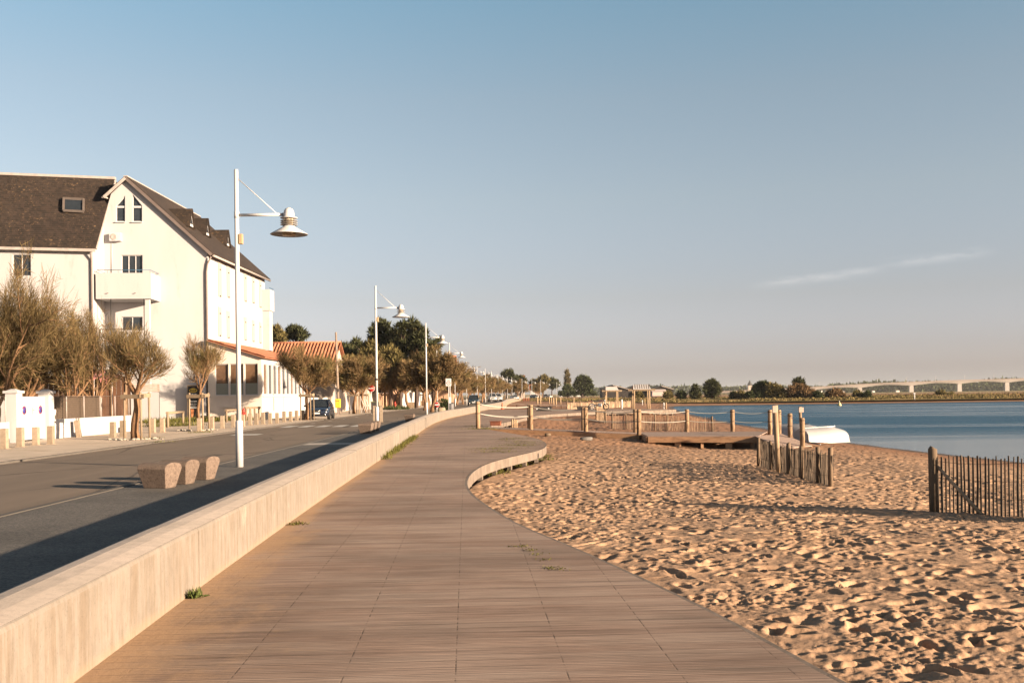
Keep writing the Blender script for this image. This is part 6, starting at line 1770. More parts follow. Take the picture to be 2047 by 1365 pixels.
p = G(592, 1048); tuft_patch('weed_plant', 'tiny green weed farther along the foot of the sea wall', [p + Vector((0.03, 0, 0))]*2, 60, 0.06, seed=14, spread=0.05, kind=None, cat='weed')
p = D(886, 808, 92); b_ = (p.x, p.y, 0)
clump_tree('shrub', 'dark green shrub behind the boulder and low no-entry sign', b_, [(-0.3, 0, 0.5, 0.5), (0.3, 0.1, 0.6, 0.55), (0.0, 0, 0.9, 0.45), (0.6, 0, 0.4, 0.4)], 900, (0.12, 0.3, 0.4), m_leaf, None, 91, cat='shrub')
# white stones round the tree feet
rs_ = random.Random(9); mb = MB()
for (cx, cy) in (g1[:2], g2_[:2]):
    for k in range(34):
        a = rs_.uniform(0, 6.28); q = rs_.uniform(0.5, 0.95); s = rs_.uniform(0.05, 0.11)
        mb.lathe([(0.0, 0.0), (s, 0.01), (s*0.9, s*0.6), (0.0, s*0.9)], (cx + math.cos(a)*q*1.15, cy + math.sin(a)*q*0.8, 0), 6)
tag(mb.build('white_pebbles', M('white_pebble', (0.36, 0.31, 0.25), 0.9, 0.15, 5, 0.2)), 'white pebbles laid round the feet of the staked trees', None, None, 'stuff')

# dry weed and twigs washed over the beach
def beach_litter():
    rs = np.random.RandomState(77); n = 900
    y = rs.uniform(9, 60, n); x = rs.uniform(1, 21, n)
    h = sand_h0(x, y); bi = bay_in(x, y)
    ok = (~in_poly(x, y, BW_POLY)) & (bi < -0.4) & (rs.uniform(0, 1, n) < np.where(bi > -6, 1.0, 0.30))
    P = np.stack([x, y, h + sand_detail(x, y)*0.8 + 0.012], -1)[ok]; k = len(P)
    V, F = sprays(P, rs.normal(size=(k, 3))*np.array([1, 1, 0.15]), rs.uniform(0.04, 0.16, k), rs.uniform(0.012, 0.035, k), rs, 0.2)
    o = np_obj('beach_litter', V, F, M('dry_weed', (0.10, 0.062, 0.035), 0.9, 0.3, 3, 0, island=0.4))
    tag(o, 'scraps of dry weed and twigs scattered on the sand', None, None, 'stuff')
beach_litter()
# ================================================================= BEACH THINGS
m_deck = M('deck_planks', (0.36, 0.255, 0.20), 0.88, 0.18, 2.0, 0.3, 40, 0.006, stretch=(0.4, 5, 1), col2=(0.24, 0.16, 0.12), c2=(0.5, 0.7), c2scale=3)
m_fascia = M('deck_fascia', (0.42, 0.235, 0.125), 0.85, 0.2, 2.5, 0.3, 30, 0.006, stretch=(1, 1, 4), col2=(0.27, 0.14, 0.075), c2=(0.5, 0.7), c2scale=3)
m_rope = M('rope', (0.46, 0.42, 0.35), 0.8, 0.12, 20, 0.3, 90, 0.003)
m_cable = M('thin_cable', (0.22, 0.17, 0.14), 0.7, 0.1, 9, 0.0)
m_slat = M('chestnut_slat', (0.100, 0.072, 0.050), 0.9, 0.3, 4, 0.4, 30, 0.006, stretch=(3, 3, 0.4), island=0.40)
m_slat2 = M('pale_chestnut_slat', (0.46, 0.315, 0.20), 0.9, 0.28, 4, 0.4, 30, 0.006, stretch=(3, 3, 0.4), island=0.40)
m_wire = M('fence_wire', (0.10, 0.075, 0.055), 0.6, 0.1, 9, 0.0)
m_postd = M('dark_post', (0.17, 0.115, 0.072), 0.9, 0.25, 4, 0.5, 24, 0.01, stretch=(1, 1, 0.25), objvar=0.15)

# ---- gangway from the boardwalk to the landing deck
DZ = -0.32
RA = Vector((-1.55, 50.6, -0.02)); RB = Vector((6.0, 48.2, DZ))
gang = thing('gangway', 'narrow timber gangway with orange side boards leading to the beach deck', 'gangway', (2, 50, 0))
go = Vector((2, 50, 0))
off = Vector((0.38, 1.25, 0))
def pl_strip(a, b, off, th, n, m, name, parent, o, gap=0.012):
    mb = MB(); L = (b-a).length; d = (b-a)/n
    for k in range(n):
        p0 = a + d*k + d*(gap/2/d.length); p1 = a + d*(k+1) - d*(gap/2/d.length)
        mb.hexa([p0 - Vector((0, 0, th)), p1 - Vector((0, 0, th)), p1 + off - Vector((0, 0, th)), p0 + off - Vector((0, 0, th)), p0, p1, p1 + off, p0 + off])
    return mb.build(name, m, parent, o)
pl_strip(RA, RB, off, 0.035, 54, m_deck, 'planks', gang, go)
for dlt in (Vector((0, -0.03, -0.17)), off + Vector((0, 0.03, -0.17))):
    MB().beam(RA + dlt, RB + dlt, 0.05, 0.26).build('side_board', m_fascia, gang, go)
# ---- landing deck
C0, C1, C2, C3 = Vector((6.15, 45.6, DZ)), Vector((10.9, 44.3, DZ)), Vector((12.55, 49.2, DZ)), Vector((6.3, 50.2, DZ))
dk = thing('landing_deck', 'low rectangular timber deck standing on short posts in the sand', 'deck', (8.5, 47.3, DZ))
do = Vector((8.5, 47.3, DZ))
def deck_planks():
    mb = MB(); n = 34
    for k in range(n):
        f0, f1 = k/n + 0.0012, (k+1)/n - 0.0012
        a, b, c, d = C0.lerp(C3, f0), C1.lerp(C2, f0), C1.lerp(C2, f1), C0.lerp(C3, f1)
        z = Vector((0, 0, 0.04))
        mb.hexa([a-z, b-z, c-z, d-z, a, b, c, d])
    mb.build('planks', m_deck, dk, do)
deck_planks()
MB().beam(C0 + Vector((0.02, -0.04, -0.17)), C1 + Vector((0, -0.04, -0.17)), 0.06, 0.25).build('fascia', m_fascia, dk, do)
MB().beam(C0 + Vector((-0.04, 0.02, -0.16)), C3 + Vector((-0.04, 0, -0.16)), 0.06, 0.22).build('fascia', m_fascia, dk, do)
for k in range(5):
    p = C0.lerp(C1, (0.04, 0.28, 0.5, 0.74, 0.95)[k]); w_ = 0.28 if k in (0, 1, 3) else 0.12
    MB().box((p.x, p.y+0.12, DZ-0.48), (w_, 0.2, 0.62)).build('deck_post', m_fascia, dk, do)
# ---- ramp off the deck down to the sand
E0, E1 = C1.lerp(C2, 0.02), C1 + Vector((1.45, 0.25, 0))
rp_ = thing('beach_ramp', 'timber ramp sloping from the deck down to the sand by the boats', 'ramp', (11.8, 43, 0))
ro = Vector((11.8, 43, 0))
q0, q1 = Vector((10.75, 44.35, DZ-0.005)), Vector((12.45, 46.2, DZ-0.005))
zr0 = sand_z(11.2, 41.4) + 0.05
dn = Vector((0.45, -3.1, zr0-DZ))
pl_strip(q0, q0 + dn, q1 - q0, 0.04, 22, m_deck, 'planks', rp_, ro)
for a in (q0, q1): MB().beam(a + Vector((0, 0, -0.13)), a + dn + Vector((0, 0, -0.13)), 0.05, 0.16).build('side_board', m_fascia, rp_, ro)

# ---- rope posts
POSTS = [('near', 955, 802.6, 48.8), ('near', 1061, 809, 50.1), ('near', 1170.5, 814, 49.2), ('near', 1276.8, 818, 47.6), ('far', 1373, 818, 49.7), ('far', 1464, 818.5, 49.4), ('far', 1539, 819, 49.0), ('far', 1557, 819, 47.9), ('ramp', 1579, 826, 45.2), ('ramp', 1603.5, 835, 42.6)]
PL_ = ['first rope post standing at the edge of the boardwalk', 'rope post on the near side of the gangway, second from the boardwalk', 'rope post on the near side of the gangway, third from the boardwalk', 'rope post at the corner where the gangway meets the deck',
       'rope post on the far edge of the deck before the reed fence', 'rope post on the far edge of the deck against the water', 'rope post at the far corner of the deck', 'rope post at the top of the sloping ramp', 'rope post halfway along the sloping ramp by the white boats', 'rope post at the foot of the sloping ramp']
FARP = [(1057.6, 808.5, 51.2), (1165.5, 813.5, 50.3), (1269.6, 817.8, 49.4)]
FL_ = ['rope post on the far side of the gangway, closest to the boardwalk', 'rope post on the far side of the gangway, middle of three', 'rope post on the far side of the gangway, beside the deck corner']
post0 = None; TOPS = []
def rope_post(px, py, Y, label):
    global post0
    t_ = D(px, py, Y); zb = sand_z(t_.x, t_.y) - 0.25
    h = t_.z - zb
    if post0 is None:
        post0 = thing('rope_post', label, 'post', (t_.x, t_.y, t_.z), 0, 'round wooden rope posts')
        MB().tube([(0, 0, -2.05), (0, 0, -0.04), (0, 0, 0.0)], [0.112, 0.105, 0.088], 14).build('post', M('rope_post_wood', (0.37, 0.235, 0.135), 0.85, 0.28, 5, 0.4, 30, 0.008, stretch=(1, 1, 0.2), col2=(0.17, 0.10, 0.055), c2=(0.48, 0.64), c2scale=7, objvar=0.14), post0)
        MB().lathe([(0.108, -0.13), (0.118, -0.12), (0.118, -0.09), (0.108, -0.08)], n=14).lathe([(0.109, -0.60), (0.119, -0.59), (0.119, -0.56), (0.109, -0.55)], n=14).build('rope_collar', m_postd, post0)
    else: dup(post0, (t_.x, t_.y, t_.z), random.uniform(0, 6), label)
    return t_
near = [rope_post(px, py, Y, l) for (k, px, py, Y), l in zip(POSTS, PL_)]
farp = [rope_post(px, py, Y, l) for (px, py, Y), l in zip(FARP, FL_)]
def rope(a, b, dz, sag, label, m=None, r=0.014):
    o = (a+b)/2; n = 16; mb = MB()
    pts = [a.lerp(b, k/n) + Vector((0, 0, dz - sag*4*(k/n)*(1-k/n))) - o for k in range(n+1)]
    mb.tube(pts, r, 6)
    ob = mb.build('rope', m or m_rope); ob.location = o
    return tag(ob, label, 'rope', 'ropes between the posts')
NM = ['boardwalk post', 'second gangway post', 'third gangway post', 'deck corner post', 'post before the reed fence', 'post against the water']
for k in range(3):
    for dz, w_, s_ in ((-0.10, 'upper', 0.13), (-0.57, 'lower', 0.13)): rope(near[k], near[k+1], dz, s_, 'pale %s rope on the near side of the gangway, sagging from the %s' % (w_, NM[k]))
fl = [near[0]] + farp
for k in range(3):
    for dz, w_, s_ in ((-0.10, 'upper', 0.10), (-0.57, 'lower', 0.10)): rope(fl[k], fl[k+1], dz, s_, 'pale %s rope on the far side of the gangway, %s span from the boardwalk' % (w_, ORD[k]))
for k in range(3, 6):
    for dz, w_, s_ in ((-0.10, 'upper', 0.10), (-0.57, 'lower', 0.07)): rope(near[k], near[k+1], dz, s_, 'pale %s rope along the far deck edge from the %s' % (w_, NM[k]))
rope(near[7], near[8], -0.15, 0.06, 'thin dark cable from the top post of the ramp', m_cable, 0.009); rope(near[8], near[9], -0.12, 0.10, 'thin dark cable to the foot post of the ramp', m_cable, 0.009)

# ---- sign posts with a small board seen from the back
def board_post(px, py0, py1, bx, by0, by1, label):
    b = GS(px, py1); Y = b.y
    t_ = D(px - (py1-py0)*0.055, py0, Y)
    r = thing('sign_post', label, 'sign post', b)
    MB().tube([(0, 0, -0.2), (t_.x-b.x, 0, t_.z-b.z)], [0.055, 0.075], 10).build('post', m_wood2, r)
    c = D(bx, (by0+by1)/2, Y); w_ = 9.5*Y/FPX; h = (by1-by0)*Y/FPX
    MB().box((c.x-b.x, -0.06, c.z-b.z), (w_, 0.03, h)).build('board', M('board_pale', (0.52, 0.38, 0.30), 0.8, 0.1, 3), r, bevel=0.01)
board_post(1556.5, 810, 944, 1547.5, 811, 825, 'leaning pale sign post with a small square board in front of the grey stake fence')
board_post(1603, 813, 886, 1601, 814, 824, 'upright sign post with a small board at the foot of the ramp')

# ---- stake fences
def stake_fence(name, p0, p1, h, pitch, label, m, posts, seed, lean=0.05, wd=0.03, wires=2, mess=0.0, post_h=1.12, brace=None, m_post=None, jit=0.3):
    """p0-p1 on the sand; posts = list of (fraction, extra height)"""
    rr = random.Random(seed)
    p0, p1 = Vector(p0), Vector(p1); c = (p0+p1)/2
    r = thing(name, label, 'fence', c)
    L = (p1-p0).length; n = int(L/pitch); d = (p1-p0)/L; nrm = Vector((-d.y, d.x, 0)).normalized()
    mb = MB()
    for k in range(n+1):
        q = p0 + d*(L*k/n) + d*rr.uniform(-jit, jit)*pitch
        q.z = sand_z(q.x, q.y) - 0.06
        hh = h*(rr.uniform(0.90, 1.04) if lean > 0.02 else rr.uniform(0.965, 1.02))
        ln = rr.gauss(0, lean) + mess*math.sin(k*0.31+seed)*0.5
        tp = q + d*ln*hh + nrm*rr.gauss(0, min(0.012, lean*0.3)) + Vector((0, 0, hh))
        w_ = wd*rr.uniform(0.65, 1.15)
        md_ = q.lerp(tp, 0.5) + d*rr.gauss(0, min(0.012, lean*0.5))
        a1 = d*w_/2; b1 = nrm*w_*0.38
        vs = []
        for pt, s_ in ((q, 1.0), (md_, 1.0), (tp, 0.8)):
            vs += [pt - a1*s_ - b1*s_ - c, pt + a1*s_ - b1*s_ - c, pt + a1*s_*0.6 + b1*s_ - c, pt - a1*s_*0.6 + b1*s_ - c]
        fs = [(0, 1, 5, 4), (1, 2, 6, 5), (2, 3, 7, 6), (3, 0, 4, 7), (4, 5, 9, 8), (5, 6, 10, 9), (6, 7, 11, 10), (7, 4, 8, 11), (8, 9, 10, 11)]
        mb.add(vs, fs)
    mb.build('slats', m, r)
    for (f, eh, rad) in posts:
        q = p0.lerp(p1, f); q.z = sand_z(q.x, q.y) - 0.2
        MB().tube([q - c - nrm*0.04, q - c - nrm*0.04 + Vector((rr.uniform(-.02, .02), 0, h*post_h + 0.2 + eh - 0.02)), q - c - nrm*0.04 + Vector((0, 0, h*post_h + 0.2 + eh))], [rad, rad*0.96, rad*0.8], 12).build('post', m_post or m_postd, r)
    ws = MB()
    for k in range(wires):
        z = h*(0.28 + 0.55*k/max(1, wires-1))
        pts = []
        for j in range(13):
            q = p0.lerp(p1, j/12); q.z = sand_z(q.x, q.y) + z + 0.02*math.sin(j*1.7+k)
            pts.append(q - c + nrm*0.016)
        ws.tube(pts, 0.005, 4)
    if wires: ws.build('wire', m_wire, r)
    if brace:
        a, b = brace
        MB().tube([Vector(a) - c, Vector(b) - c], [0.030, 0.034], 8).build('brace', m_slat2, r)
    return r
fa0 = GS(1859, 1022); 
fb1 = fa0 + Vector((0.92*3.4, -1.30*3.4, 0))
k0 = fa0 + (fb1-fa0).normalized()*0.05; k1 = fa0 + (fb1-fa0).normalized()*0.95
stake_fence('stake_fence', fa0 + (fb1-fa0).normalized()*0.10, fb1, 0.99, 0.066, 'dark open stake fence with one thick end post and a slanting brace', m_slat, [(0.0, 0.0, 0.075), (0.5, -0.1, 0.06), (1.0, 0, 0.07)], 2, lean=0.008, wd=0.034, wires=3, post_h=1.075, jit=0.06,
            brace=(Vector((k0.x, k0.y, sand_z(k0.x, k0.y)+0.86)), Vector((k1.x-0.02, k1.y, sand_z(k1.x, k1.y)-0.02))))
pA0, pA1 = GS(1519, 932), GS(1664, 973)
stake_fence('stake_fence', pA0, pA1, 0.78, 0.042, 'ragged grey stake fence leaning in a thick row beside the ramp foot', m_slat, [(0.0, 0.02, 0.05), (0.22, -0.03, 0.05), (0.48, 0.0, 0.055), (0.66, -0.02, 0.05), (0.86, 0.03, 0.05), (1.0, 0.06, 0.055)], 5, lean=0.08, wd=0.028, wires=2, mess=0.18, post_h=1.03)
pC0, pC2 = GS(1224, 857), GS(1427, 864)
pC1 = pC0.lerp(pC2, 0.55)
stake_fence('stake_fence', pC0, pC1, 0.96, 0.085, 'pale see-through stake fence behind the ropes and the deck', m_slat2, [(0.0, 0.05, 0.06), (0.26, 0, 0.045), (0.52, 0.0, 0.05), (0.78, 0, 0.045)], 7, lean=0.05, wd=0.038, wires=2, post_h=1.04)
stake_fence('stake_fence', pC1, pC2, 0.96, 0.08, 'pale stake fence continuing towards the water, its end stakes leaning', m_slat2, [(0.0, 0.05, 0.05), (0.45, 0, 0.045), (0.97, 0.0, 0.055)], 8, lean=0.06, wd=0.038, wires=2, mess=0.08, post_h=1.02)
pD0, pD1 = GS(1193, 841), GS(1212, 846)
stake_fence('stake_fence', pD0, pD1, 1.05, 0.06, 'short stub of pale stake fence in front of the motorbike', m_slat2, [(0.0, 0.08, 0.06), (1.0, 0.02, 0.05)], 9, lean=0.05, wd=0.045, wires=2, post_h=1.05)
pE0, pE1 = D(1133, 816, 150), D(1262, 813, 172)
pE0.z = sand_z(pE0.x, pE0.y); pE1.z = sand_z(pE1.x, pE1.y)
stake_fence('stake_fence', pE0, pE1, 1.15, 0.11, 'long distant stake fence with a slanting brace across the upper beach', m_slat2, [(0.0, 0.2, 0.09), (0.18, 0.1, 0.08), (0.36, 0.1, 0.08), (0.54, 0.1, 0.08), (0.72, 0.1, 0.08), (0.9, 0.1, 0.08), (1, 0.1, 0.08)], 10, lean=0.04, wd=0.07, wires=1, post_h=1.1,
            brace=(Vector((pE0.x+0.1, pE0.y, pE0.z+1.1)), Vector((pE0.x+1.6, pE0.y, pE0.z))))

# ---- upturned dinghies
m_boat = M('boat_white', (0.42, 0.40, 0.385), 0.35, 0.04, 1.5, 0.02, 30, 0.002, spec=0.5, col2=(0.45, 0.36, 0.27), c2=(0.70, 0.82), c2scale=2)
def dinghy(loc, rz, L, B, H, label):
    r = thing('upturned_boat', label, 'boat', loc, rz, 'upturned white dinghies')
    vs, fs = [], []
    NS, NC = 12, 13
    for i in range(NS+1):
        t = i/NS
        w = B/2*(1 - 0.50*max(0, (t-0.35)/0.65)**2.2)*(0.93 + 0.07*min(1, t*4))
        hz = H*(1 - 0.10*(1-t) - 0.30*max(0, (t-0.55)/0.45)**2)
        for k in range(NC):
            a = -1 + 2*k/(NC-1); s = abs(a)
            # gunwale -> flaring side -> chine -> flattened bottom with a keel
            if s > 0.62:
                f = (1-s)/0.38
                x = w*(1.0 - 0.13*f); z = hz*0.66*f
            else:
                f = (0.62-s)/0.62
                x = w*0.87*(1-f); z = hz*(0.66 + 0.32*(1-(1-f)**2.0)) + (0.02 if s < 0.09 else 0)
            vs.append((t*L - L/2 + 0.10*(1-z/H)*(1 if t > 0.9 else 0), x*(1 if a > 0 else -1), z + 0.02))
    for i in range(NS):
        for k in range(NC-1): fs.append((i*NC+k, i*NC+k+1, (i+1)*NC+k+1, (i+1)*NC+k))
    mb = MB().add(vs, fs, True)
    mb.add(vs[:NC], [tuple(range(NC))]); mb.add(vs[-NC:], [tuple(reversed(range(NC)))])
    mb.build('hull', m_boat, r)
    g_ = MB()
    for sgn in (0, NC-1):
        g_.tube([Vector(vs[i*NC+sgn]) + Vector((0, 0, 0.0)) for i in range(NS+1)], 0.03, 8)
    g_.tube([vs[0], vs[NC-1]], 0.03, 8); g_.tube([vs[NS*NC], vs[NS*NC+NC-1]], 0.03, 8)
    g_.build('gunwale', m_boat, r)
    MB().beam((-L/2+0.1, 0, H*0.92), (L*0.30, 0, H*1.0), 0.03, 0.05).build('keel_strip', m_boat, r)
    return r
b2 = GS(1653, 885); dinghy((b2.x, b2.y+0.75, sand_z(b2.x, b2.y+0.75)-0.02), math.radians(20), 2.75, 1.55, 0.86, 'nearer upturned white dinghy, its long side in full sun')
b1 = GS(1602, 874); dinghy((b1.x+0.1, b1.y+1.6, sand_z(b1.x+0.1, b1.y+1.6)-0.02), math.radians(-38), 3.0, 1.55, 0.82, 'farther upturned white dinghy, its broad side in blue shade')
tag(MB().tube([GS(1614, 884)+Vector((0, 0, 0.03)), GS(1640, 889)+Vector((0, 0, 0.03))], 0.03, 6).build('oar_shaft', m_frame), 'white shaft lying on the sand beside the nearer dinghy', 'shaft')

# ---- beach shelters
def shelter(pxa, pxb, py_base, Y, label, stripes, sc):
    a, b = D(pxa, py_base, Y), D(pxb, py_base, Y)
    c = (a+b)/2; z = sand_z(c.x, c.y)
    r = thing('beach_shelter', label, 'shelter', (c.x, c.y, z), 0.03)
    w_ = (b.x-a.x)/2; H = 2.75*sc; dp = 0.75*sc
    for sx in (-1, 1):
        for sy in (-1, 1): MB().tube([(sx*w_, sy*dp + 0.3*sx*sy*0, -0.3), (sx*w_*0.97, sy*dp, H)], 0.10*sc, 10).build('post', m_wood2, r)
    for sy in (-1, 1): MB().beam((-w_*1.75, sy*dp, H+0.10), (w_*1.75, sy*dp, H+0.10), 0.12, 0.26*sc).build('beam', m_wood, r)
    ra = MB(); rl = w_*1.12
    m_s = M('shelter_sheet', (0.62, 0.54, 0.49), 0.5, 0.1, 3) if not stripes else M('shelter_white', (0.66, 0.62, 0.58), 0.5, 0.05, 3)
    for sy in (-1, 1):
        ra.hexa([(-rl, sy*dp*1.25, H+0.20), (rl, sy*dp*1.25, H+0.20), (rl*0.86, 0, H+0.78*sc), (-rl*0.86, 0, H+0.78*sc), (-rl, sy*dp*1.25, H+0.24), (rl, sy*dp*1.25, H+0.24), (rl*0.86, 0, H+0.82*sc), (-rl*0.86, 0, H+0.82*sc)])
    ra.build('roof', m_s, r)
    if stripes:
        st = MB()
        for k in range(7):
            x = -rl*0.8 + k*rl*0.26
            for sy in (-1,): st.hexa([(x, sy*dp*1.26, H+0.25), (x+0.12, sy*dp*1.26, H+0.25), (x+0.20, -0.01, H+0.83*sc), (x+0.08, -0.01, H+0.83*sc), (x, sy*dp*1.26, H+0.27), (x+0.12, sy*dp*1.26, H+0.27), (x+0.20, -0.01, H+0.85*sc), (x+0.08, -0.01, H+0.85*sc)])
        st.build('roof_ribs', M('roof_rib', (0.20, 0.16, 0.14), 0.6), r)
    else:
        MB().prism([(rl*0.87, -dp*1.1, H+0.22), (rl*0.87, dp*1.1, H+0.22), (rl*0.80, 0, H+0.74*sc)], (-0.04, 0, 0)).build('gable_panel', m_wood, r)
shelter(1266, 1297, 818, 132, 'larger open beach shelter with a ribbed pale roof', True, 1.0)
shelter(1211, 1234, 812, 168, 'smaller open beach shelter with a plain pinkish roof behind the motorbike', False, 0.98)

# ---- motorbike standing on the far lobe of the boardwalk
def motorbike():
    p = D(1197, 818, 99.0)
    r = thing('motorbike', 'dark trail motorbike with a pale wheel parked on the far part of the boardwalk', 'motorbike', (p.x, p.y, 0.0), 0.12)
    for (x, lb) in ((-0.72, 0), (0.74, 1)):
        w_ = MB().lathe([(0.255, -0.045), (0.315, -0.05), (0.335, 0.0), (0.315, 0.05), (0.255, 0.045), (0.255, -0.045)], (x, 0, 0.335), 26, axis='Y', caps=False).build('wheel', m_black, r)
        rm = MB().lathe([(0.225, -0.03), (0.258, -0.035), (0.258, 0.035), (0.225, 0.03), (0.225, -0.03)], (x, 0, 0.335), 26, axis='Y', caps=False)
        for k in range(9):
            a = 2*PI*k/9
            rm.tube([(x, 0, 0.335), (x+0.24*math.cos(a), 0, 0.335+0.24*math.sin(a))], 0.008, 4, cap=False)
        rm.build('rim', m_frame if lb == 0 else m_dark, w_)
    fk = MB()
    for s in (-0.09, 0.09): fk.tube([(0.74, s, 0.335), (0.50, s, 0.98)], 0.028, 8)
    fk.build('fork', m_chrome, r)
    MB().tube([(-0.72, 0.06, 0.335), (-0.15, 0.08, 0.42)], 0.035, 8).build('swing_arm', m_chrome, r)
    MB().tube([(0.46, 0, 0.95), (0.20, 0, 0.80), (-0.30, 0, 0.78), (-0.15, 0, 0.42), (0.22, 0, 0.36), (0.42, 0, 0.86)], 0.03, 8).build('frame', m_dark, r)
    MB().box((0.08, 0, 0.52), (0.42, 0.26, 0.32), top=(0.8, 0.8)).build('engine', M('engine_grey', (0.14, 0.14, 0.15), 0.4, 0.3, 9, 0.3, metal=0.6), r, bevel=0.03)
    MB().hexa([(-0.02, -0.13, 0.80), (0.44, -0.09, 0.86), (0.44, 0.09, 0.86), (-0.02, 0.13, 0.80), (0.02, -0.12, 0.98), (0.38, -0.07, 1.03), (0.38, 0.07, 1.03), (0.02, 0.12, 0.98)]).build('tank', M('tank_dark', (0.05, 0.02, 0.02), 0.3, 0.1, 3, 0), r, bevel=0.03)
    MB().hexa([(-0.78, -0.10, 0.90), (0.04, -0.12, 0.80), (0.04, 0.12, 0.80), (-0.78, 0.10, 0.90), (-0.80, -0.08, 0.98), (0.04, -0.10, 0.92), (0.04, 0.10, 0.92), (-0.80, 0.08, 0.98)]).build('saddle', m_dark, r, bevel=0.03)
    MB().hexa([(-1.05, -0.07, 0.86), (-0.72, -0.09, 0.84), (-0.72, 0.09, 0.84), (-1.05, 0.07, 0.86), (-1.05, -0.06, 0.90), (-0.70, -0.08, 0.90), (-0.70, 0.08, 0.90), (-1.05, 0.06, 0.90)]).build('rear_mudguard', M('guard_red', (0.16, 0.03, 0.025), 0.5), r)
    MB().tube([(-0.65, 0.13, 0.62), (-0.20, 0.14, 0.45), (0.20, 0.12, 0.32)], 0.05, 8).build('exhaust', m_chrome, r)
    MB().tube([(0.44, -0.40, 1.10), (0.47, -0.15, 1.06), (0.47, 0.15, 1.06), (0.44, 0.40, 1.10)], 0.018, 8).build('handlebar', m_dark, r)
    MB().lathe([(0.0, -0.05), (0.10, -0.04), (0.11, 0.04), (0.0, 0.06)], (0.60, 0, 0.92), 16, axis='X').build('headlight', m_frame, r)
    MB().tube([(0.05, 0.1, 0.35), (0.08, 0.34, 0.0)], 0.018, 6).build('side_stand', m_dark, r)
motorbike()
# ---- bicycle leaning on a white post at the waterside
def bicycle():
    p = GS(1322, 819.5)
    r = thing('bicycle', 'thin dark bicycle leaning on the white post by the water', 'bicycle', p, 0.1)
    for x in (-0.52, 0.52):
        w_ = MB()
        n = 24
        w_.tube([(x+0.33*math.cos(2*PI*k/n), 0, 0.34+0.33*math.sin(2*PI*k/n)) for k in range(n+1)], 0.02, 5, cap=False)
        w_.build('wheel', m_black, r)
    MB().tube([(-0.52, 0, 0.34), (-0.05, 0, 0.30), (0.35, 0, 0.80), (-0.18, 0, 0.82), (-0.05, 0, 0.30)], 0.022, 6).tube([(-0.52, 0, 0.34), (-0.18, 0, 0.82)], 0.016, 6).build('frame', m_dark, r)
    MB().tube([(0.52, 0, 0.34), (0.34, 0, 0.95)], 0.02, 6).build('fork', m_dark, r)
    MB().tube([(0.36, -0.25, 0.98), (0.34, 0, 0.95), (0.36, 0.25, 0.98)], 0.014, 6).build('handlebar', m_dark, r)
    MB().box((-0.2, 0, 0.93), (0.26, 0.14, 0.06)).build('saddle', m_dark, r, bevel=0.02)
bicycle()
def small_post(name, px, py0, py1, w_, m, label, Y=None, cat='post', group=None, cap=True):
    if Y is None: b = GS(px, py1)
    else:
        b = D(px, py1, Y); b.z = min(b.z, 0.02)
    t_ = D(px, py0, b.y)
    r = thing(name, label, cat, b, 0, group)
    h = t_.z - b.z
    MB().tube([(0, 0, -0.3), (0, 0, h-0.06), (0, 0, h)], [w_/2, w_/2, w_*0.36], 12).build('post', m, r)
    if cap: MB().lathe([(w_*0.52, h*0.72), (w_*0.56, h*0.74), (w_*0.56, h*0.78), (w_*0.52, h*0.80)], n=12).build('band', m, r)
small_post('white_post', 1327, 804.5, 819.5, 0.20, m_white, 'white post with the bicycle leaning on it at the waterside')
small_post('wooden_post', 1331.5, 804, 820.5, 0.20, m_wood2, 'wooden post right beside the white post at the waterside')
small_post('white_post', 1243, 798, 820.5, 0.24, m_white, 'tall white round post behind the pale stake fence')
small_post('white_post', 1284, 799.5, 809, 0.19, m_white, 'short white post between the two beach shelters')
small_post('wooden_post', 1289, 799.5, 811, 0.18, m_wood2, 'short wooden post beside the white one between the shelters')
for k, (px, y0) in enumerate(((1024, 837.5), (1028.5, 837.5), (1032.5, 838.5))):
    small_post('wooden_post', px, y0, 851.5, 0.115, m_wood2, 'slim pale post, %s of three close together on the grass of the next bay' % ORD[k], Y=57 + k)
for k, (px, y0, y1, Y) in enumerate(((1074.5, 793, 808, 160), (1080.3, 793, 808, 163), (1106.5, 795, 809, 158), (1111.5, 795, 809, 161), (1098, 793, 804, 205), (1102.3, 793, 804, 207), (1120.6, 794, 805, 200), (1147, 795, 806, 196))):
    small_post('gangway_post', px, y0, y1, 0.24, m_wood2, 'distant rope post of the next gangway, %s counted towards the water' % ORD[k], Y=Y, group='distant gangway posts')
# second gangway seen edge on
a, b = D(1022, 807.5, 160), D(1133, 810.5, 158)
r = thing('gangway', 'distant low gangway showing as a dark line on the upper beach', 'gangway', (a+b)/2)
MB().beam(a - (a+b)/2, b - (a+b)/2, 1.3, 0.16).build('planks', m_deck, r)
for k in range(5): 
    q = a.lerp(b, (k+0.5)/5) - (a+b)/2
    MB().box((q.x, q.y, q.z-0.45), (0.15, 0.15, 0.8)).build('deck_post', m_fascia, r)
# dark benches on the lobe
m_blk = M('bench_dark', (0.03, 0.026, 0.024), 0.6, 0.2, 3, 0.1)
for (p0, p1, pb, lb) in ((1062, 1105, 817.5, 'dark low bench block with two pale round marks on the far boardwalk'), (1146, 1183, 818, 'dark low bench block beside the motorbike')):
    a, b = D(p0, pb, 96), D(p1, pb, 96); c = (a+b)/2
    r = thing('bench_block', lb, 'bench', (c.x, 96.5, 0))
    w_ = b.x-a.x
    MB().box((w_*0.1, 0, 0.17), (w_*0.72, 0.5, 0.36)).build('base', m_blk, r, bevel=0.02)
    MB().box((0, 0, 0.40), (w_, 0.62, 0.07)).build('seat', m_blk, r, bevel=0.015)
    if p0 < 1100:
        for s in (-0.25, 0.30): MB().lathe([(0.0, -0.006), (0.09, -0.004), (0.09, 0.006), (0.0, 0.008)], (w_*s, -0.255, 0.22), 16, axis='Y').build('round_mark', m_frame, r)
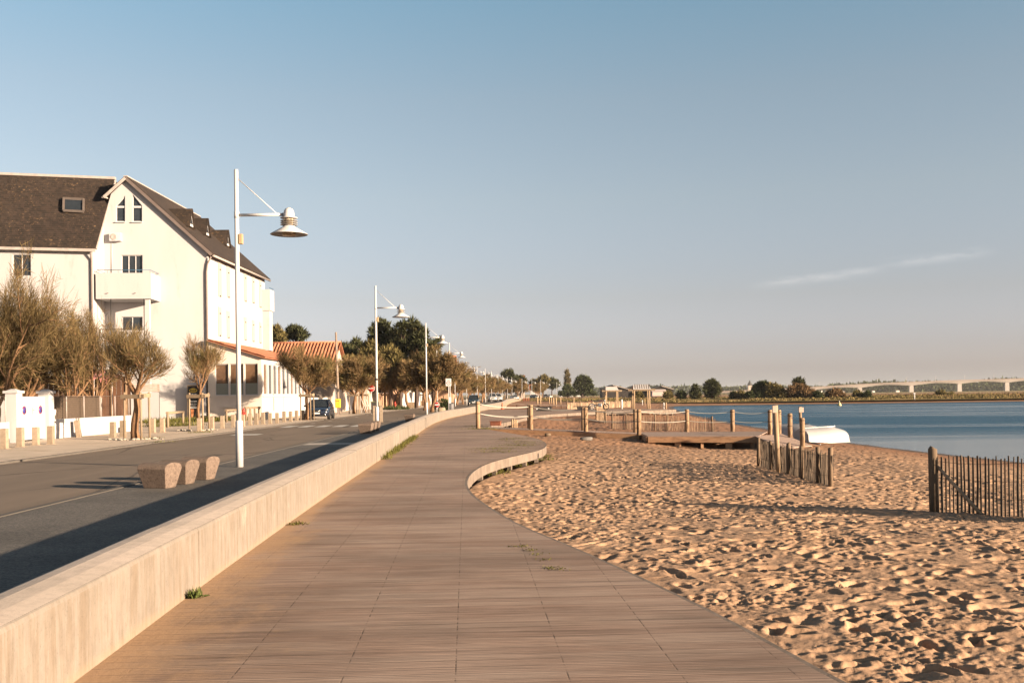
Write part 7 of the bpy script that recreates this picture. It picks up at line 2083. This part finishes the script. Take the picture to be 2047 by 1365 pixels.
# cone
def cone():
    p = D(1004, 818.5, 111); 
    r = thing('traffic_cone', 'dirty orange traffic cone standing against the foot of the sea wall', 'traffic cone', (p.x, p.y, 0.0))
    m = M('cone_orange', (0.55, 0.12, 0.04), 0.6, 0.2, 5, 0.1)
    MB().box((0, 0, 0.02), (0.42, 0.42, 0.04)).build('base', m, r, bevel=0.01)
    MB().lathe([(0.16, 0.04), (0.035, 0.78), (0.0, 0.79)], n=18).build('cone', m, r)
    MB().lathe([(0.112, 0.36), (0.088, 0.52)], n=18).build('band', M('cone_band', (0.40, 0.16, 0.10), 0.6), r)
cone()
# red-brown timber box on the next bay
p = G(991, 850.5)
r = thing('timber_box', 'red brown timber box lying at the edge of the next bay', 'box', p, -0.15)
MB().box((0, 0, 0.11), (0.55, 0.35, 0.22)).build('box', M('redbrown_wood', (0.22, 0.075, 0.04), 0.8, 0.25, 4, 0.2), r, bevel=0.015)
MB().box((0, 0, 0.23), (0.62, 0.40, 0.03)).build('lid', M('redbrown_wood', (0.22, 0.075, 0.04)), r)
rock('stone', GS(1095, 872), (0.28, 0.2, 0.16), m_postd, 'dark lump on the sand below the gangway posts', 'stone', 0.3, 5)
rock('stone', GS(1172, 880), (0.55, 0.3, 0.16), M('grey_stone', (0.18, 0.16, 0.14), 0.95, 0.3, 4, 0.4), 'flat grey stone on the sand in front of the deck', 'stone', 0.1, 6)
# reddish stakes far along the wall
for k, px in enumerate((1047, 1051.5, 1056)):
    small_post('red_stake', px, 795.5, 800.5, 0.35, M('red_stake', (0.30, 0.07, 0.05), 0.8), 'tiny red stake at the far foot of the wall, %s of three' % ORD[k], Y=330, group='tiny red stakes')
# ================================================================= FAR THINGS
# ---- long viaduct
def bridge():
    r = thing('viaduct', 'long pale concrete viaduct rising on slender piers across the horizon', 'bridge', (900, 1600, 0))
    o = Vector((900, 1600, 0))
    Y0 = 1600.0
    def yb(px): return Y0
    top = [(1440, 783.2), (1480, 781.4), (1550, 778.3), (1618.5, 774.8), (1720, 768.6), (1757, 766.8), (1821, 764.4), (1895, 761.4), (1917, 760.7), (2012, 758.3), (2047, 757.2), (2110, 756.0), (2210, 755.4), (2330, 755.6)]
    piers = [1615, 1718, 1821, 1917, 2012, 2108, 2204, 2300]
    P = []
    for px in np.arange(1440, 2331, 5.0):
        py = float(np.interp(px, [a for a, _ in top], [b for _, b in top]))
        q = D(px, py, yb(px))
        # haunched girder: deep over the piers, thin at mid-span
        dmin = min(abs(px-p) for p in piers) if px > 1560 else 50
        dep = 2.5 + 2.6*max(0.0, 1-dmin/50.0)**1.6
        if px < 1560: dep = 2.2
        P.append((q, dep))
    mg = M('bridge_concrete', (0.40, 0.35, 0.31), 0.9, 0.06, 0.05, 0.0)
    vs, fs = [], []
    for q, dep in P:
        vs += [(q.x, q.y-5, q.z), (q.x, q.y+5, q.z), (q.x, q.y-2.8, q.z-dep), (q.x, q.y+2.8, q.z-dep)]
    for i in range(len(P)-1):
        a, b = 4*i, 4*i+4
        fs += [(a, b, b+1, a+1), (a, a+2, b+2, b), (a+2, a+3, b+3, b+2), (a+1, b+1, b+3, a+3)]
    MB().add(vs, fs).build('girder', mg, r, o)
    pr = MB()
    for i in range(len(P)-1):
        a, b = P[i][0], P[i+1][0]
        pr.beam(a + Vector((0, -5.1, 0.35)), b + Vector((0, -5.1, 0.35)), 0.4, 1.1)
    pr.build('parapet', M('bridge_parapet', (0.33, 0.25, 0.21), 0.9), r, o)
    for p in piers:
        py = float(np.interp(p, [a for a, _ in top], [b for _, b in top])); q = D(p, py, yb(p))
        MB().box((q.x, q.y, (q.z-5.0)/2-2), (7.0, 5.0, q.z-4.9+4), top=(0.92, 0.9)).build('pier', mg, r, o)
bridge()
for k, px in enumerate(range(1520, 2040, 58)):
    py = float(np.interp(px, [1480, 1618, 1720, 1821, 1917, 2047], [781.4, 774.8, 768.6, 764.4, 760.7, 757.2]))
    q = D(px, py+0.5, 1600)
    rr = thing('light_mast', 'hair-thin light mast on the viaduct deck, %s from its low end' % ORD[k], 'light mast', (q.x, q.y-4, q.z), 0, 'light masts on the viaduct')
    MB().tube([(0, 0, 0), (0, 0, 8.5)], 0.16, 5).build('mast', m_gutter, rr)
    MB().tube([(0, 0, 8.5), (1.8, 0, 8.8)], 0.14, 5).build('arm', m_gutter, rr)
# ---- sheds beyond the shelters
m_shed = M('shed_roof', (0.045, 0.042, 0.042), 0.7, 0.2, 0.2, 0.0)
m_shedw = M('shed_wall', (0.030, 0.024, 0.021), 0.9, 0.2, 0.3, 0.0)
def shed(px0, pxa, px1, pya, pye, Y, label):
    a, b, c = D(px0, pye, Y), D(pxa, pya, Y), D(px1, pye, Y)
    o = Vector((b.x, Y, 0)); r = thing('storage_shed', label, 'shed', o)
    MB().prism([(a.x, Y, -1), (c.x, Y, -1), (c.x, Y, c.z-0.3), (b.x, Y, b.z-0.3), (a.x, Y, a.z-0.3)], (0, 14, 0)).build('walls', m_shedw, r, o)
    for e in (a, c):
        slab('roof', (e.x + (e.x-b.x)*0.04, Y-0.5, e.z-0.1), (b.x, Y-0.5, b.z), (b.x, Y+15, b.z), (e.x + (e.x-b.x)*0.04, Y+15, e.z-0.1), 0.5, m_shed, r, o)
    MB().beam((b.x, Y-0.7, b.z+0.25), (c.x, Y-0.7, c.z+0.2), 0.5, 0.35).build('ridge_flashing', m_gutter, r, o)
shed(1204, 1225, 1256, 770.8, 778.5, 520, 'dark low-pitched shed behind the smaller beach shelter')
shed(1253, 1276, 1300, 770.5, 778, 540, 'dark low-pitched shed mostly behind the larger beach shelter')
shed(1297, 1322, 1346, 772.5, 778.5, 530, 'dark low-pitched shed past the larger beach shelter')
def far_house(px, py0, py1, wpx, Y, label, m, roof=True, roofm=None):
    b = D(px, py1, Y); t_ = D(px, py0, Y); w_ = wpx*Y/FPX
    z0 = min(b.z, 0.0); h = t_.z - z0
    o = Vector((b.x, Y, z0)); r = thing('far_house', label, 'house', o)
    MB().box((0, 0, h*0.34), (w_, w_*0.8, h*0.68)).build('walls', m, r)
    MB().prism([(-w_*0.54, -w_*0.44, h*0.66), (-w_*0.54, w_*0.44, h*0.66), (-w_*0.54, 0, h)], (w_*1.08, 0, 0)).build('roof', roofm or m_stone, r)
far_house(1316, 778, 783.5, 27, 480, 'long pale pink building in front of the third dark shed', M('pink_render', (0.58, 0.44, 0.38), 0.9, 0.05, 0.3, 0), roofm=M('pale_sheet', (0.55, 0.44, 0.38), 0.6))
m_fw = M('far_white', (0.72, 0.68, 0.63), 0.9, 0.05, 0.2, 0)
for k, (px, y0, y1, w_, lb) in enumerate(((1640, 780, 784.5, 7, 'tiny white house under the low end of the viaduct'), (1652, 781, 784.5, 5, 'tiny white house right of the first one under the viaduct'.replace('right of', 'close to')), (1727, 780.5, 784.5, 8, 'tiny white house just past the second pier'),
        (1746, 780.5, 784, 5, 'tiny white house in the middle of the second span'), (1794, 780, 783.5, 7, 'tiny white house before the third pier'), (1685, 781.5, 784.5, 5, 'tiny white house before the second pier'))):
    far_house(px, y0, y1, w_, 1480, lb, m_fw)
for (px, y0, y1, w_, Y, lb) in ((1121, 781, 787, 9, 510, 'white cabin beside the dark hedge'), (1142, 777.5, 783, 7, 520, 'white cabin roof behind the hedge under the poplar'), (1156, 776, 784, 9, 515, 'white cabin between the poplar and the large round tree')):
    far_house(px, y0, y1, w_, Y, lb, m_fw, roofm=m_frame)
# church
b = D(1499, 783, 1850)
r = thing('church_tower', 'tiny dark church tower with a pointed spire on the horizon', 'church tower', (b.x, b.y, 0))
MB().box((0, 0, 6), (7, 7, 14)).build('tower', m_stone, r)
MB().lathe([(5.2, 13), (0.0, 23)], n=8, smooth=False).build('spire', m_shed, r)
MB().box((12, 0, 4), (18, 9, 9)).build('nave', m_stone, r)
# marker post and buoy
x = D(1828, 800, 226).x
r = thing('marker_post', 'white marker post on the far shore', 'marker post', (x, 226, plain_z(x, 226)))
zt = D(1828, 786.5, 226).z - plain_z(x, 226)
MB().tube([(0, 0, -0.3), (0, 0, zt)], 0.13, 8).build('post', m_frame, r)
MB().box((0, 0, zt+0.02), (0.42, 0.1, 0.3)).build('topmark', m_frame, r)
p = G(1678, 810.5, WATER_Z)
r = thing('buoy', 'small pale yellow buoy floating on the bay', 'buoy', (p.x, p.y, WATER_Z))
MB().lathe([(0.0, -0.2), (0.34, -0.1), (0.40, 0.12), (0.30, 0.30), (0.14, 0.62), (0.0, 0.72)], n=16).build('float', M('buoy_yellow', (0.68, 0.58, 0.28), 0.5, 0.1, 4), r)
MB().lathe([(0.0, 0.68), (0.09, 0.70), (0.09, 0.92), (0.0, 0.96)], n=10).build('topmark', m_frame, r)
# ---- parked and distant vehicles along the sea front
def veh(px, pyb, Y, m, label, sc=(1, 1, 1), rz=0.0):
    p = D(px, pyb, Y)
    r = dup(car0, (p.x, p.y, 0.0), rz, label, None, sc)
    if m:
        for c in r.children:
            if c.name.split('.')[0] in ('body', 'roof', 'pillars', 'mirror'):
                c.data = c.data.copy(); c.data.materials[0] = m
    return r
m_cw = M('van_white', (0.55, 0.53, 0.50), 0.3, 0.04, 1, 0.0, spec=0.5, coat=0.4)
m_cg = M('car_slate', (0.03, 0.045, 0.052), 0.25, 0.05, 1, 0.0, spec=0.5, coat=0.5)
veh(946.5, 807, 150, m_cg, 'dark teal car with a pale number plate coming along the road by the lamps', (0.98, 1, 1.12), 0.05)
veh(984, 799.5, 232, m_cw, 'white van among the lamps, the closer of two', (1.0, 1.1, 1.35), 0.1)
veh(995, 798.5, 250, m_cw, 'white van among the lamps, the farther of two', (1.05, 1.1, 1.3), 0.1)
veh(1028, 796, 300, m_cw, 'distant white car parked near the bend of the sea wall', (1, 1, 1), 0.3)
veh(1068, 793.5, 372, m_cg, 'distant dark car parked past the bend of the sea wall', (1, 1, 1), 0.5)
veh(1095, 793, 420, m_cw, 'distant white car standing at the end of the sea wall', (1, 1, 1.05), 0.8)
# ---- air
def haze():
    m, nt, out = nodes_of('haze_air'); t = NT(nt)
    v = t.n('VolumePrincipled'); v.inputs['Color'].default_value = (0.86, 0.88, 0.90, 1); v.inputs['Density'].default_value = HAZE
    v.inputs['Anisotropy'].default_value = 0.0
    t.l(v.outputs[0], out.inputs[1])
    mb = MB().box((600, 2100, 12), (9000, 5000, 36))
    o = mb.build('haze', m)
    tag(o, 'thin pale haze over the bay', None, None, 'stuff')
HAZE = 0.000055
USE_HAZE = True
if USE_HAZE: haze()
